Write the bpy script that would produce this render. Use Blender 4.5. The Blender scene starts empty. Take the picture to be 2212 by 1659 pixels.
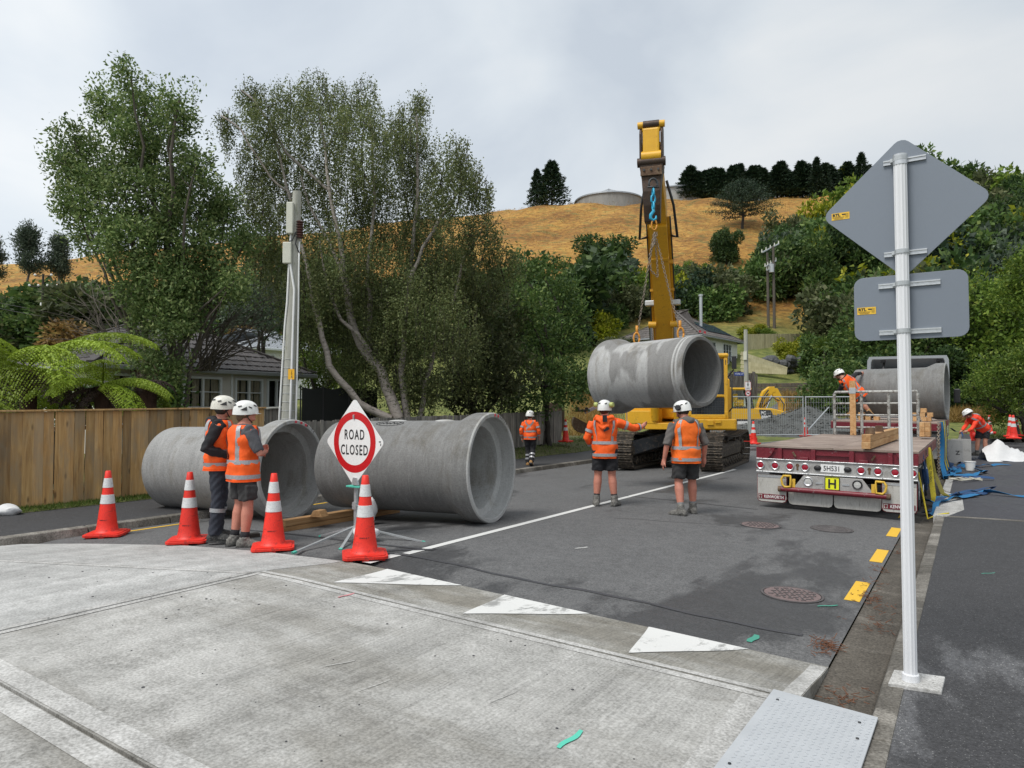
import bpy, bmesh, math, random
import numpy as np
from mathutils import Vector, Matrix, Euler
random.seed(7); RNG = np.random.default_rng(7)
scene = bpy.context.scene
COL = scene.collection
R = math.radians

# ------------------------------------------------------------------ camera
CAM_T, CAM_S, EYE = 5.307, -6.943, 1.62      # metres: across road, along road, height
YAW = R(33.381); PITCH = math.atan(54.5/1500)
FPX = 1500.0/2212.0
cam = bpy.data.cameras.new('camera'); cam.sensor_width = 36; cam.lens = 36*FPX
cam.clip_start = 0.1; cam.clip_end = 2000
camo = bpy.data.objects.new('camera', cam); COL.objects.link(camo)
camo.location = (CAM_T, CAM_S, EYE); camo.rotation_euler = (math.pi/2+PITCH, 0, YAW)
scene.camera = camo

# ------------------------------------------------------------------ sky and sun
SUN_EL, SUN_AZ = R(58), R(-95)
world = bpy.data.worlds.new('World'); scene.world = world; world.use_nodes = True
wn, wl = world.node_tree.nodes, world.node_tree.links
wn.clear()
wo = wn.new('ShaderNodeOutputWorld'); bg = wn.new('ShaderNodeBackground')
sky = wn.new('ShaderNodeTexSky'); sky.sky_type = 'NISHITA'; sky.sun_disc = False
sky.sun_elevation = SUN_EL; sky.sun_rotation = SUN_AZ; sky.dust_density = 2.0
tc = wn.new('ShaderNodeTexCoord')
mp = wn.new('ShaderNodeMapping'); mp.inputs['Scale'].default_value = (1.0, 1.0, 1.9)
nz = wn.new('ShaderNodeTexNoise'); nz.inputs['Scale'].default_value = 2.2; nz.inputs['Detail'].default_value = 6; nz.inputs['Roughness'].default_value = .48
nz.inputs['Distortion'].default_value = .35
cr = wn.new('ShaderNodeValToRGB')
cr.color_ramp.elements[0].position = .36; cr.color_ramp.elements[0].color = (5.3, 5.85, 6.5, 1)
cr.color_ramp.elements[1].position = .64; cr.color_ramp.elements[1].color = (7.6, 7.85, 8.0, 1)
e = cr.color_ramp.elements.new(.5); e.color = (6.45, 6.95, 7.4, 1)
mx = wn.new('ShaderNodeMix'); mx.data_type = 'RGBA'; mx.inputs[0].default_value = .93
wl.new(tc.outputs['Generated'], mp.inputs['Vector']); wl.new(mp.outputs[0], nz.inputs['Vector'])
wl.new(nz.outputs['Fac'], cr.inputs[0])
wl.new(sky.outputs[0], mx.inputs[6]); wl.new(cr.outputs[0], mx.inputs[7])
vd = wn.new('ShaderNodeVectorMath'); vd.operation = 'DOT_PRODUCT'; vd.inputs[1].default_value = (-math.cos(YAW)*.9-math.sin(YAW)*-.1, -math.sin(YAW)*.9, .1)
wl.new(tc.outputs['Generated'], vd.inputs[0])
ma = wn.new('ShaderNodeMath'); ma.operation = 'MULTIPLY_ADD'; ma.inputs[1].default_value = .17; ma.inputs[2].default_value = 1.0; wl.new(vd.outputs['Value'], ma.inputs[0])
vm = wn.new('ShaderNodeVectorMath'); vm.operation = 'SCALE'; wl.new(mx.outputs[2], vm.inputs[0]); wl.new(ma.outputs[0], vm.inputs['Scale'])
wl.new(vm.outputs[0], bg.inputs[0]); bg.inputs[1].default_value = 0.1
wl.new(bg.outputs[0], wo.inputs[0])

sun = bpy.data.lights.new('sun', 'SUN'); sun.energy = 2.4; sun.angle = R(22); sun.color = (1, .965, .91)
suno = bpy.data.objects.new('sun', sun); COL.objects.link(suno)
_v = (-.55, -.50, math.tan(SUN_EL)*.74)   # towards the sun, behind the cloud: left of and behind the camera
_cy, _sy = math.cos(YAW), math.sin(YAW)
suno.rotation_euler = Vector((_v[0]*_cy-_v[1]*_sy, _v[0]*_sy+_v[1]*_cy, _v[2])).to_track_quat('Z', 'Y').to_euler()
vs = scene.view_settings
vs.view_transform = 'Standard'; vs.look = 'None'; vs.gamma = 1; vs.exposure = 0.2; vs.use_curve_mapping = False
scene.render.engine = 'CYCLES'

# ------------------------------------------------------------------ place helpers
cA, sA, cP, sP = math.cos(YAW), math.sin(YAW), math.cos(PITCH), math.sin(PITCH)
def from_cam(X, Y, z):           # metres right of / ahead of the camera, height -> world
    return Vector((CAM_T + X*cA - Y*sA, CAM_S + X*sA + Y*cA, z))
def to_cam(t, s):
    dx, dy = t-CAM_T, s-CAM_S
    return dx*cA+dy*sA, -dx*sA+dy*cA
def WD(x, y, Y):                 # bearing (photo px at 2212 wide) and distance ahead -> world
    a, b = (x-1106)/1500, (829.5-y)/1500
    k = Y/(cP-b*sP)
    return from_cam(a*k, Y, EYE+(sP+b*cP)*k)
def WZ(x, y, z=0.):
    a, b = (x-1106)/1500, (829.5-y)/1500
    k = (z-EYE)/(sP+b*cP)
    return from_cam(a*k, (cP-b*sP)*k, z)
def lerp(a, b, f): return a+(b-a)*f
def pw(tab, x):
    if x <= tab[0][0]: return tab[0][1]
    for (x0, y0), (x1, y1) in zip(tab, tab[1:]):
        if x <= x1: return y0+(y1-y0)*(x-x0)/(x1-x0)
    return tab[-1][1]
def crown(t): return -.03*(math.sqrt(t*t+.09)-.3)
def rise(s): return .021*max(0., s-16.5) if s < 60 else .021*43.5
def zroad(t, s): return crown(t)+rise(s)
RIDGE = [(-1500, .5), (-600, .58), (0, .70), (600, .83), (1060, .945), (1250, .985), (1460, 1.0), (1900, 1.02), (2600, 1.05), (4000, 1.1)]
PROF = [(0, -.32), (22, -.3), (30, .05), (36, .35), (44, 1.3), (52, 2.7), (58, 4.7), (67, 7.2), (78, 11.5), (110, 28.5), (142, 44.5), (152, 47.6), (165, 48.5), (230, 42), (420, 25), (900, 0)]
def hgt(X, Y):
    if Y < 5: return -.32
    b = 1106+1500*X/max(Y, 12)
    k = pw(RIDGE, b)
    z = pw(PROF, Y)
    if z > 0: z = z*(k if Y > 60 else lerp(min(1, k*1.0), k, max(0, (Y-30)/30)))
    return z
def hw(t, s):
    X, Y = to_cam(t, s); return hgt(X, Y)

# ------------------------------------------------------------------ objects
def thing(name, label, cat, loc=(0, 0, 0), rotz=0., group=None):
    o = bpy.data.objects.new(name, None); o.empty_display_size = .2; COL.objects.link(o)
    o.location = loc; o.rotation_euler = (0, 0, rotz); o['label'] = label; o['category'] = cat
    if group: o['group'] = group
    return o
def tag(o, label, cat, group=None):
    o['label'] = label; o['category'] = cat
    if group: o['group'] = group
    return o
def struct(o, kind='structure', label=None):
    o['kind'] = kind
    if label: o['label'] = label
    return o
def dup(root, loc=None, rotz=None, label=None, group=None, scale=None):
    def cp(o, par):
        c = o.copy(); COL.objects.link(c); c.parent = par
        for ch in [k for k in KIDS.get(o.name, [])]:
            n = cp(bpy.data.objects[ch], c); KIDS.setdefault(c.name, []).append(n.name)
        return c
    c = cp(root, None)
    if loc is not None: c.location = loc
    if rotz is not None: c.rotation_euler = (0, 0, rotz)
    if scale is not None: c.scale = (scale,)*3 if not hasattr(scale, '__len__') else scale
    if label: c['label'] = label
    if group: c['group'] = group
    return c
KIDS = {}
def link(name, me, parent=None):
    o = bpy.data.objects.new(name, me); COL.objects.link(o)
    if parent is not None:
        o.parent = parent; KIDS.setdefault(parent.name, []).append(o.name)
    return o

def frame(p, zdir, up=(0, 0, 1)):
    z = Vector(zdir).normalized(); u = Vector(up)
    x = u.cross(z)
    if x.length < 1e-4: x = Vector((1, 0, 0)).cross(z)
    x.normalize(); y = z.cross(x)
    M = Matrix((x, y, z)).transposed().to_4x4(); M.translation = Vector(p); return M
def TR(x=0, y=0, z=0, rz=0, rx=0, ry=0):
    return Matrix.Translation((x, y, z)) @ Euler((rx, ry, rz)).to_matrix().to_4x4()

class MB:
    def __init__(s, M=None): s.v = []; s.f = []; s.m = []; s.M = M or Matrix(); s.mi = 0
    def pts(s, P, M=None):
        n = len(s.v); T = s.M @ M if M is not None else s.M
        s.v += [tuple(T @ Vector(p)) for p in P]; return n
    def face(s, idx): s.f.append(tuple(idx)); s.m.append(s.mi)
    def quad(s, *P, M=None):
        n = s.pts(P, M); s.face(range(n, n+len(P)))
    def box(s, c, d, rz=0, M=None, rx=0, ry=0):
        T = TR(*c, rz=rz, rx=rx, ry=ry)
        if M is not None: T = M @ T
        x, y, z = d[0]/2, d[1]/2, d[2]/2
        n = s.pts([(-x, -y, -z), (x, -y, -z), (x, y, -z), (-x, y, -z), (-x, -y, z), (x, -y, z), (x, y, z), (-x, y, z)], T)
        for q in ((0, 3, 2, 1), (4, 5, 6, 7), (0, 1, 5, 4), (1, 2, 6, 5), (2, 3, 7, 6), (3, 0, 4, 7)): s.face([n+i for i in q])
        return s
    def bar(s, p0, p1, w, h, up=(0, 0, 1)):
        p0, p1 = Vector(p0), Vector(p1); L = (p1-p0).length
        s.box((0, 0, L/2), (w, h, L), M=frame(p0, p1-p0, up)); return s
    def prism(s, P, z0, z1, M=None):
        k = len(P); n = s.pts([(p[0], p[1], z0) for p in P]+[(p[0], p[1], z1) for p in P], M)
        s.face([n+i for i in reversed(range(k))]); s.face([n+k+i for i in range(k)])
        for i in range(k): j = (i+1) % k; s.face((n+i, n+j, n+k+j, n+k+i))
        return s
    def loft(s, rings, cap=True, closed=True):
        k = len(rings[0]); st = [s.pts(r) for r in rings]
        for a, b in zip(st, st[1:]):
            for i in range(k if closed else k-1):
                j = (i+1) % k; s.face((a+i, a+j, b+j, b+i))
        if cap and closed:
            s.face([st[0]+i for i in reversed(range(k))]); s.face([st[-1]+i for i in range(k)])
        return s
    def cyl(s, p0, p1, r0, r1=None, n=16, cap=True):
        if r1 is None: r1 = r0
        p0, p1 = Vector(p0), Vector(p1); F = frame(p0, p1-p0); L = (p1-p0).length
        cs = [(math.cos(2*math.pi*i/n), math.sin(2*math.pi*i/n)) for i in range(n)]
        s.loft([[F @ Vector((r0*c, r0*q, 0)) for c, q in cs], [F @ Vector((r1*c, r1*q, L)) for c, q in cs]], cap); return s
    def tube(s, P, r, n=8, cap=True):
        P = [Vector(p) for p in P]; k = len(P); rings = []; prev = None
        for i, p in enumerate(P):
            d = (P[min(i+1, k-1)]-P[max(i-1, 0)])
            if d.length < 1e-6: d = Vector((0, 0, 1))
            d.normalize()
            if prev is None:
                x = Vector((0, 0, 1)).cross(d)
                if x.length < .05: x = Vector((1, 0, 0)).cross(d)
            else: x = prev - d*prev.dot(d)
            if x.length < 1e-5: x = Vector((1, 0, 0)).cross(d)
            x.normalize(); prev = x; y = d.cross(x); rr = r[i] if hasattr(r, '__len__') else r
            rings.append([p + x*(rr*math.cos(2*math.pi*j/n)) + y*(rr*math.sin(2*math.pi*j/n)) for j in range(n)])
        s.loft(rings, cap); return s
    def lathe(s, prof, n=24, M=None, cap=True):
        M = M or Matrix()
        s.loft([[M @ Vector((r*math.cos(2*math.pi*i/n), r*math.sin(2*math.pi*i/n), z)) for i in range(n)] for r, z in prof], cap); return s
    def ball(s, c, r, n=12, m=8, M=None, sq=(1, 1, 1)):
        M = (M or Matrix()) @ Matrix.Translation(c) @ Matrix.Diagonal((r*sq[0], r*sq[1], r*sq[2], 1))
        s.lathe([(max(.02, math.sin(math.pi*i/m)), -math.cos(math.pi*i/m)) for i in range(m+1)], n, M); return s
    def strip(s, P, w, up=None, th=.004):         # flat ribbon along P
        P = [Vector(p) for p in P]; L = []
        for i, p in enumerate(P):
            d = (P[min(i+1, len(P)-1)]-P[max(i-1, 0)]).normalized()
            u = Vector(up[i] if isinstance(up, list) else (up or (0, 0, 1))); x = d.cross(u)
            if x.length < 1e-4: x = Vector((1, 0, 0))
            x.normalize(); nn = x.cross(d).normalized()
            L.append([p-x*w/2-nn*th/2, p+x*w/2-nn*th/2, p+x*w/2+nn*th/2, p-x*w/2+nn*th/2])
        s.loft(L); return s
    def build(s, name, mats, parent=None, smooth=False, bevel=0, loc=None, rotz=None, seg=2):
        me = bpy.data.meshes.new(name); me.from_pydata(s.v, [], s.f)
        if not isinstance(mats, (list, tuple)): mats = [mats]
        for m in mats: me.materials.append(m)
        if len(mats) > 1: me.polygons.foreach_set('material_index', s.m)
        if smooth is True: me.polygons.foreach_set('use_smooth', [True]*len(s.f))
        elif smooth:
            me.polygons.foreach_set('use_smooth', [True]*len(s.f)); me.set_sharp_from_angle(angle=R(smooth))
        me.update()
        o = link(name, me, parent)
        if bevel:
            b = o.modifiers.new('bevel', 'BEVEL'); b.width = bevel; b.segments = seg; b.limit_method = 'ANGLE'; b.angle_limit = R(40)
        if loc is not None: o.location = loc
        if rotz is not None: o.rotation_euler = (0, 0, rotz)
        return o

def npmesh(name, V, F, mats, parent=None, mi=None, smooth=False):
    """fast mesh from arrays; F is (n,4) or (n,3)"""
    me = bpy.data.meshes.new(name); V = np.asarray(V, np.float32); F = np.asarray(F, np.int32)
    k = F.shape[1]
    me.vertices.add(len(V)); me.vertices.foreach_set('co', V.ravel())
    me.loops.add(F.size); me.loops.foreach_set('vertex_index', F.ravel())
    me.polygons.add(len(F)); me.polygons.foreach_set('loop_start', np.arange(0, F.size, k, dtype=np.int32))
    if not isinstance(mats, (list, tuple)): mats = [mats]
    for m in mats: me.materials.append(m)
    if mi is not None: me.polygons.foreach_set('material_index', np.asarray(mi, np.int32))
    if smooth: me.polygons.foreach_set('use_smooth', np.ones(len(F), bool))
    me.update(calc_edges=True); me.validate()
    return link(name, me, parent)

def text(name, s, size, m, M, parent=None, sx=1., bold=0., ext=.001, align='CENTER', sp=1.):
    cu = bpy.data.curves.new(name, 'FONT'); cu.body = s; cu.size = size; cu.extrude = ext; cu.offset = bold
    cu.space_character = sp; cu.align_x = align; cu.align_y = 'CENTER'; cu.resolution_u = 3
    o = bpy.data.objects.new(name, cu); COL.objects.link(o)
    me = bpy.data.meshes.new_from_object(o.evaluated_get(bpy.context.evaluated_depsgraph_get()))
    bpy.data.objects.remove(o); me.transform(Matrix.Diagonal((sx, 1, 1, 1))); me.transform(M)
    me.materials.clear(); me.materials.append(m)
    return link(name, me, parent)

def remesh(mb, name, m, parent, vox, smooth_it=4, disp=0., dscale=.1):
    o = mb.build(name+'_tmp', m); 
    md = o.modifiers.new('r', 'REMESH'); md.mode = 'VOXEL'; md.voxel_size = vox; md.use_smooth_shade = True
    if smooth_it:
        sm = o.modifiers.new('s', 'SMOOTH'); sm.iterations = smooth_it; sm.factor = .5
    me = bpy.data.meshes.new_from_object(o.evaluated_get(bpy.context.evaluated_depsgraph_get()))
    bpy.data.objects.remove(o)
    if disp:
        n = len(me.vertices); co = np.empty(n*3, np.float32); me.vertices.foreach_get('co', co); co = co.reshape(-1, 3)
        no = np.empty(n*3, np.float32); me.vertices.foreach_get('normal', no); no = no.reshape(-1, 3)
        k = 2*math.pi/dscale
        d = np.sin(co[:, 2]*k*1.3+3*np.sin(co[:, 0]*k*.5)+2*np.sin(co[:, 1]*k*.6))*.6+np.sin(co[:, 0]*k*.8+co[:, 2]*k*.5+1.3)*.5+np.sin(co[:, 1]*k*.9-co[:, 2]*k*.7)*.4
        co += no*(d*disp)[:, None]; me.vertices.foreach_set('co', co.ravel()); me.update()
    me.name = name; me.materials.clear(); me.materials.append(m)
    return link(name, me, parent)
# ------------------------------------------------------------------ materials
def N(nt, typ, **kw):
    n = nt.nodes.new(typ)
    for k, v in kw.items():
        if k in n.inputs: n.inputs[k].default_value = v
        else: setattr(n, k, v)
    return n
def mixc(nt, fac, a, b, blend='MIX'):
    n = nt.nodes.new('ShaderNodeMix'); n.data_type = 'RGBA'; n.blend_type = blend
    for s, v in ((0, fac), (6, a), (7, b)):
        if hasattr(v, 'links') or hasattr(v, 'is_linked'): nt.links.new(v, n.inputs[s])
        elif s == 0: n.inputs[0].default_value = v
        else: n.inputs[s].default_value = (*v, 1) if len(v) == 3 else v
    return n.outputs[2]
def ramp(nt, src, *stops):
    n = nt.nodes.new('ShaderNodeValToRGB'); e = n.color_ramp.elements
    while len(e) < len(stops): e.new(.5)
    for k, (p, c) in enumerate(stops):
        e[k].position = p; c = (c, c, c) if not hasattr(c, '__len__') else c; e[k].color = (*c, 1)
    nt.links.new(src, n.inputs[0]); return n.outputs[0]
def coords(nt, mode, scale=(1, 1, 1), rot=(0, 0, 0)):
    if mode == 'world': src = nt.nodes.new('ShaderNodeNewGeometry').outputs['Position']
    else: src = nt.nodes.new('ShaderNodeTexCoord').outputs['Object']
    m = N(nt, 'ShaderNodeMapping'); m.inputs['Scale'].default_value = scale; m.inputs['Rotation'].default_value = rot
    nt.links.new(src, m.inputs[0]); return m.outputs[0]
def noise(nt, co, scale, detail=4, rough=.55, dist=0):
    n = N(nt, 'ShaderNodeTexNoise', Scale=scale, Detail=detail, Roughness=rough, Distortion=dist)
    nt.links.new(co, n.inputs['Vector']); return n.outputs['Fac']
def newmat(name):
    m = bpy.data.materials.new(name); m.use_nodes = True; nt = m.node_tree
    return m, nt, nt.nodes['Principled BSDF']
def bump(nt, bs, h, strength=.3, dist=.01):
    b = N(nt, 'ShaderNodeBump', Strength=strength, Distance=dist); nt.links.new(h, b.inputs['Height']); nt.links.new(b.outputs[0], bs.inputs['Normal'])
def mat(name, col, rough=.6, metal=0., var=.25, scale=6., fine=60., dirt=None, dirt_amt=.4, bmp=.15, mode='obj', stretch=(1, 1, 1), rnd=0., spec=None, wrinkle=0.):
    m, nt, bs = newmat(name); co = coords(nt, mode, stretch)
    big = noise(nt, co, scale, 5); fn = noise(nt, co, fine, 3)
    lo = tuple(c*(1-var) for c in col); hi = tuple(min(1, c*(1+var)) for c in col)
    c = mixc(nt, big, lo, hi)
    c = mixc(nt, .25, c, ramp(nt, fn, (.3, .0), (.7, 1.)), 'SOFT_LIGHT')
    if dirt:
        d = noise(nt, co, scale*1.7, 8, .68, .6)
        c = mixc(nt, ramp(nt, d, (.62-.3*dirt_amt, 0.), (.75-.2*dirt_amt, 1.)), c, dirt)
    if rnd:
        oi = nt.nodes.new('ShaderNodeObjectInfo')
        c = mixc(nt, 1., c, ramp(nt, oi.outputs['Random'], (0, 1-rnd), (1, 1+rnd)), 'MULTIPLY')
    nt.links.new(c, bs.inputs['Base Color']); bs.inputs['Roughness'].default_value = rough; bs.inputs['Metallic'].default_value = metal
    if spec is not None: bs.inputs['Specular IOR Level'].default_value = spec
    if wrinkle: bump(nt, bs, noise(nt, coords(nt, mode, (1, 1, .55)), 11, 3, .5, 1.2), wrinkle, .03)
    elif bmp: bump(nt, bs, fn, bmp, .004)
    return m
def leafmat(name, c1, c2, c3=None, trans=.36, rnd=.15):
    m, nt, bs = newmat(name)
    g = nt.nodes.new('ShaderNodeNewGeometry')
    stops = [(0., c1), (.75, c2)] + ([(1., c3)] if c3 else [])
    c = ramp(nt, g.outputs['Random Per Island'], *stops)
    co = coords(nt, 'obj'); big = noise(nt, co, .55, 3)
    c = mixc(nt, 1., c, ramp(nt, big, (.3, .72), (.7, 1.25)), 'MULTIPLY')
    oi = nt.nodes.new('ShaderNodeObjectInfo')
    c = mixc(nt, 1., c, ramp(nt, oi.outputs['Random'], (0, 1-rnd), (1, 1+rnd)), 'MULTIPLY')
    nt.links.new(c, bs.inputs['Base Color']); bs.inputs['Roughness'].default_value = .55; bs.inputs['Specular IOR Level'].default_value = .3
    if trans:
        tr = nt.nodes.new('ShaderNodeBsdfTranslucent'); nt.links.new(c, tr.inputs[0])
        ms = nt.nodes.new('ShaderNodeMixShader'); ms.inputs[0].default_value = trans
        nt.links.new(bs.outputs[0], ms.inputs[1]); nt.links.new(tr.outputs[0], ms.inputs[2])
        nt.links.new(ms.outputs[0], nt.nodes['Material Output'].inputs[0])
    return m
M = {}
def asphalt(name, col, wet, wet_scale, wet_amt, speck=.5, rough=.85):
    m, nt, bs = newmat(name); co = coords(nt, 'world')
    n1 = noise(nt, co, 1.1, 6, .6); n2 = noise(nt, co, 110, 2, .6); n3 = noise(nt, co, 9, 5, .65)
    c = mixc(nt, n1, tuple(v*.82 for v in col), tuple(v*1.18 for v in col))
    c = mixc(nt, .35, c, ramp(nt, n3, (.3, .25), (.7, .75)), 'SOFT_LIGHT')
    c = mixc(nt, .55, c, ramp(nt, noise(nt, co, 48, 3, .7), (.34, .12), (.66, .88)), 'SOFT_LIGHT')
    vo = N(nt, 'ShaderNodeTexVoronoi', Scale=190.); nt.links.new(co, vo.inputs['Vector'])
    c = mixc(nt, ramp(nt, vo.outputs['Color'], (.84, 0.), (.95, speck*.8)), c, (.36, .36, .35))
    c = mixc(nt, ramp(nt, n2, (.3, .55), (.5, 0.)), c, (.02, .02, .021))
    cw = coords(nt, 'world', (1.0, .45, 1)); w = noise(nt, cw, wet_scale, 9, .66, .25)
    wm = ramp(nt, w, (1-wet_amt-.025, 0.), (1-wet_amt+.025, 1.))
    c = mixc(nt, wm, c, mixc(nt, 1., c, wet, 'MULTIPLY'))
    nt.links.new(c, bs.inputs['Base Color'])
    nt.links.new(ramp(nt, wm, (0, rough), (1, rough-.3)), bs.inputs['Roughness'])
    bump(nt, bs, n2, .5, .004); return m
M['road'] = asphalt('road_asphalt', (.116, .116, .117), (.44, .44, .45), .42, .455)
M['path'] = asphalt('path_asphalt', (.042, .042, .045), (2.3, 2.3, 2.25), .55, .36, .62)
M['newpath'] = asphalt('new_asphalt', (.052, .053, .062), (.8, .8, .8), .6, .45, .15)
M['tar'] = mat('tar_seal', (.045, .045, .05), .55, var=.2, mode='world')
def concrete(name, col, groove=0., stain=(.5, .48, .44), amt=.42, gscale=70., speck=True):
    m, nt, bs = newmat(name); co = coords(nt, 'world')
    n1 = noise(nt, coords(nt, 'world', (.35, 1.6, 1)), 1.2, 6, .62); n2 = noise(nt, co, 60, 3); n3 = noise(nt, co, 5, 7, .7)
    c = mixc(nt, n1, tuple(v*.74 for v in col), tuple(v*1.24 for v in col))
    c = mixc(nt, .5, c, ramp(nt, n3, (.35, .2), (.65, .8)), 'SOFT_LIGHT')
    c = mixc(nt, .55, c, ramp(nt, n2, (.34, .08), (.66, .92)), 'SOFT_LIGHT')
    c = mixc(nt, .5, c, ramp(nt, noise(nt, coords(nt, 'world', (2.2, .12, 1)), 1.0, 4, .6), (.35, .25), (.65, .78)), 'SOFT_LIGHT')
    d = noise(nt, coords(nt, 'world', (.5, 1.4, 1)), .8, 8, .65, .3)
    c = mixc(nt, ramp(nt, d, (.9-amt, 0.), (1.02-amt, .75)), c, mixc(nt, 1., c, stain, 'MULTIPLY'))
    if speck:
        vo = N(nt, 'ShaderNodeTexVoronoi', Scale=9.); nt.links.new(co, vo.inputs['Vector'])
        sp = ramp(nt, vo.outputs['Distance'], (.03, 1.), (.05, 0.))
        c = mixc(nt, sp, c, (.06, .06, .06))
    h = n2
    if groove:
        g = ramp(nt, noise(nt, coords(nt, 'world', (52, .9, 1), (0, 0, R(-3))), 1.0, 3, .7), (.36, 0.), (.58, 1.))
        fade = ramp(nt, noise(nt, co, .7, 3), (.35, .15), (.65, 1.))
        c = mixc(nt, mixc(nt, 1., fade, (groove,)*3, 'MULTIPLY'), c, mixc(nt, g, tuple(v*.50 for v in col), tuple(v*1.18 for v in col)))
        h = g
    nt.links.new(c, bs.inputs['Base Color']); bs.inputs['Roughness'].default_value = .9
    bump(nt, bs, h, .35, .004); return m
M['slab'] = concrete('broomed_concrete', (.352, .347, .33), .34)
M['slab_edge'] = concrete('trowelled_concrete', (.40, .395, .38), 0, amt=.3)
M['slab_white'] = concrete('pale_concrete', (.385, .385, .375), .25, amt=.3)
M['slab_ramp'] = concrete('ramp_concrete', (.31, .305, .285), .3, stain=(.45, .41, .33), amt=.48)
M['kerb'] = concrete('kerb_concrete', (.23, .215, .19), 0, stain=(.3, .29, .27), amt=.5)
M['channel'] = concrete('channel_concrete', (.15, .135, .115), 0, stain=(.35, .33, .3), amt=.55)
def worn(name, col, under, amt, scale=3.):
    m, nt, bs = newmat(name); co = coords(nt, 'world', (1, .35, 1))
    d = noise(nt, co, scale, 10, .75, .2); f = noise(nt, coords(nt, 'world'), 70, 3)
    c = mixc(nt, f, tuple(v*.85 for v in col), col)
    c = mixc(nt, ramp(nt, d, (.75-amt, 0.), (.83-amt, .9)), c, under)
    nt.links.new(c, bs.inputs['Base Color']); bs.inputs['Roughness'].default_value = .7; bump(nt, bs, f, .3, .003); return m
M['mark_white'] = worn('white_road_paint', (.72, .72, .70), (.26, .26, .25), .235, 5.)
M['line_white'] = worn('white_line_paint', (.68, .68, .66), (.2, .2, .2), .14, 14.)
M['mark_yellow'] = worn('yellow_road_paint', (.78, .47, .035), (.12, .11, .08), .13, 14.)
M['teal'] = worn('teal_spray', (.10, .56, .42), (.25, .3, .28), .14, 18.)
M['green'] = worn('green_spray', (.06, .30, .22), (.1, .12, .11), .18, 18.)
M['pink'] = worn('pink_spray', (.62, .25, .27), (.3, .28, .27), .3, 18.)
# concrete pipe
def pipemat(name, col, streak, wet=0.):
    m, nt, bs = newmat(name)
    co = coords(nt, 'obj'); along = coords(nt, 'obj', (5, .8, .8))
    n1 = noise(nt, co, 1.3, 6, .6); n2 = noise(nt, along, 3.2, 6, .68); n3 = noise(nt, co, 45, 4, .7)
    c = mixc(nt, n1, tuple(v*.78 for v in col), tuple(v*1.2 for v in col))
    c = mixc(nt, .32, c, ramp(nt, n2, (.3, .22), (.7, .82)), 'SOFT_LIGHT')
    c = mixc(nt, .35, c, ramp(nt, n3, (.3, .1), (.7, .9)), 'SOFT_LIGHT')
    wht = noise(nt, coords(nt, 'obj', (12, .45, .45)), 2.6, 9, .75)
    c = mixc(nt, ramp(nt, wht, (.60, 0.), (.74, streak)), c, (.50, .50, .49))
    st_ = noise(nt, coords(nt, 'obj', (1.6, 1.6, .7)), 1.5, 7, .66, .5)
    c = mixc(nt, ramp(nt, st_, (.52, 0.), (.66, .8)), c, mixc(nt, 1., c, (.66, .62, .55), 'MULTIPLY'))
    if wet:
        d = noise(nt, coords(nt, 'obj', (1.7, .9, .55)), 1.25, 3, .45, .4)
        c = mixc(nt, ramp(nt, d, (.485, 0.), (.54, wet*.8)), c, mixc(nt, 1., c, (.42, .41, .40), 'MULTIPLY'))
    vo = N(nt, 'ShaderNodeTexVoronoi', Scale=14.); nt.links.new(co, vo.inputs['Vector'])
    c = mixc(nt, ramp(nt, vo.outputs['Distance'], (.06, .55), (.10, 0.)), c, (.1, .1, .1))
    nt.links.new(c, bs.inputs['Base Color']); bs.inputs['Roughness'].default_value = .82
    bump(nt, bs, mixc(nt, .6, n2, n3), .22, .006); return m
M['pipe'] = pipemat('pipe_concrete', (.285, .285, .28), .25)
M['pipe_dark'] = pipemat('pipe_concrete_dark', (.178, .178, .174), .6)
M['pipe_wet'] = pipemat('pipe_concrete_damp', (.37, .37, .365), .5, .9)
M['pipe_rim'] = pipemat('pipe_rim_concrete', (.40, .40, .39), .7)
M['pipe_in'] = pipemat('pipe_inner_concrete', (.36, .36, .35), .5)
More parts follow.
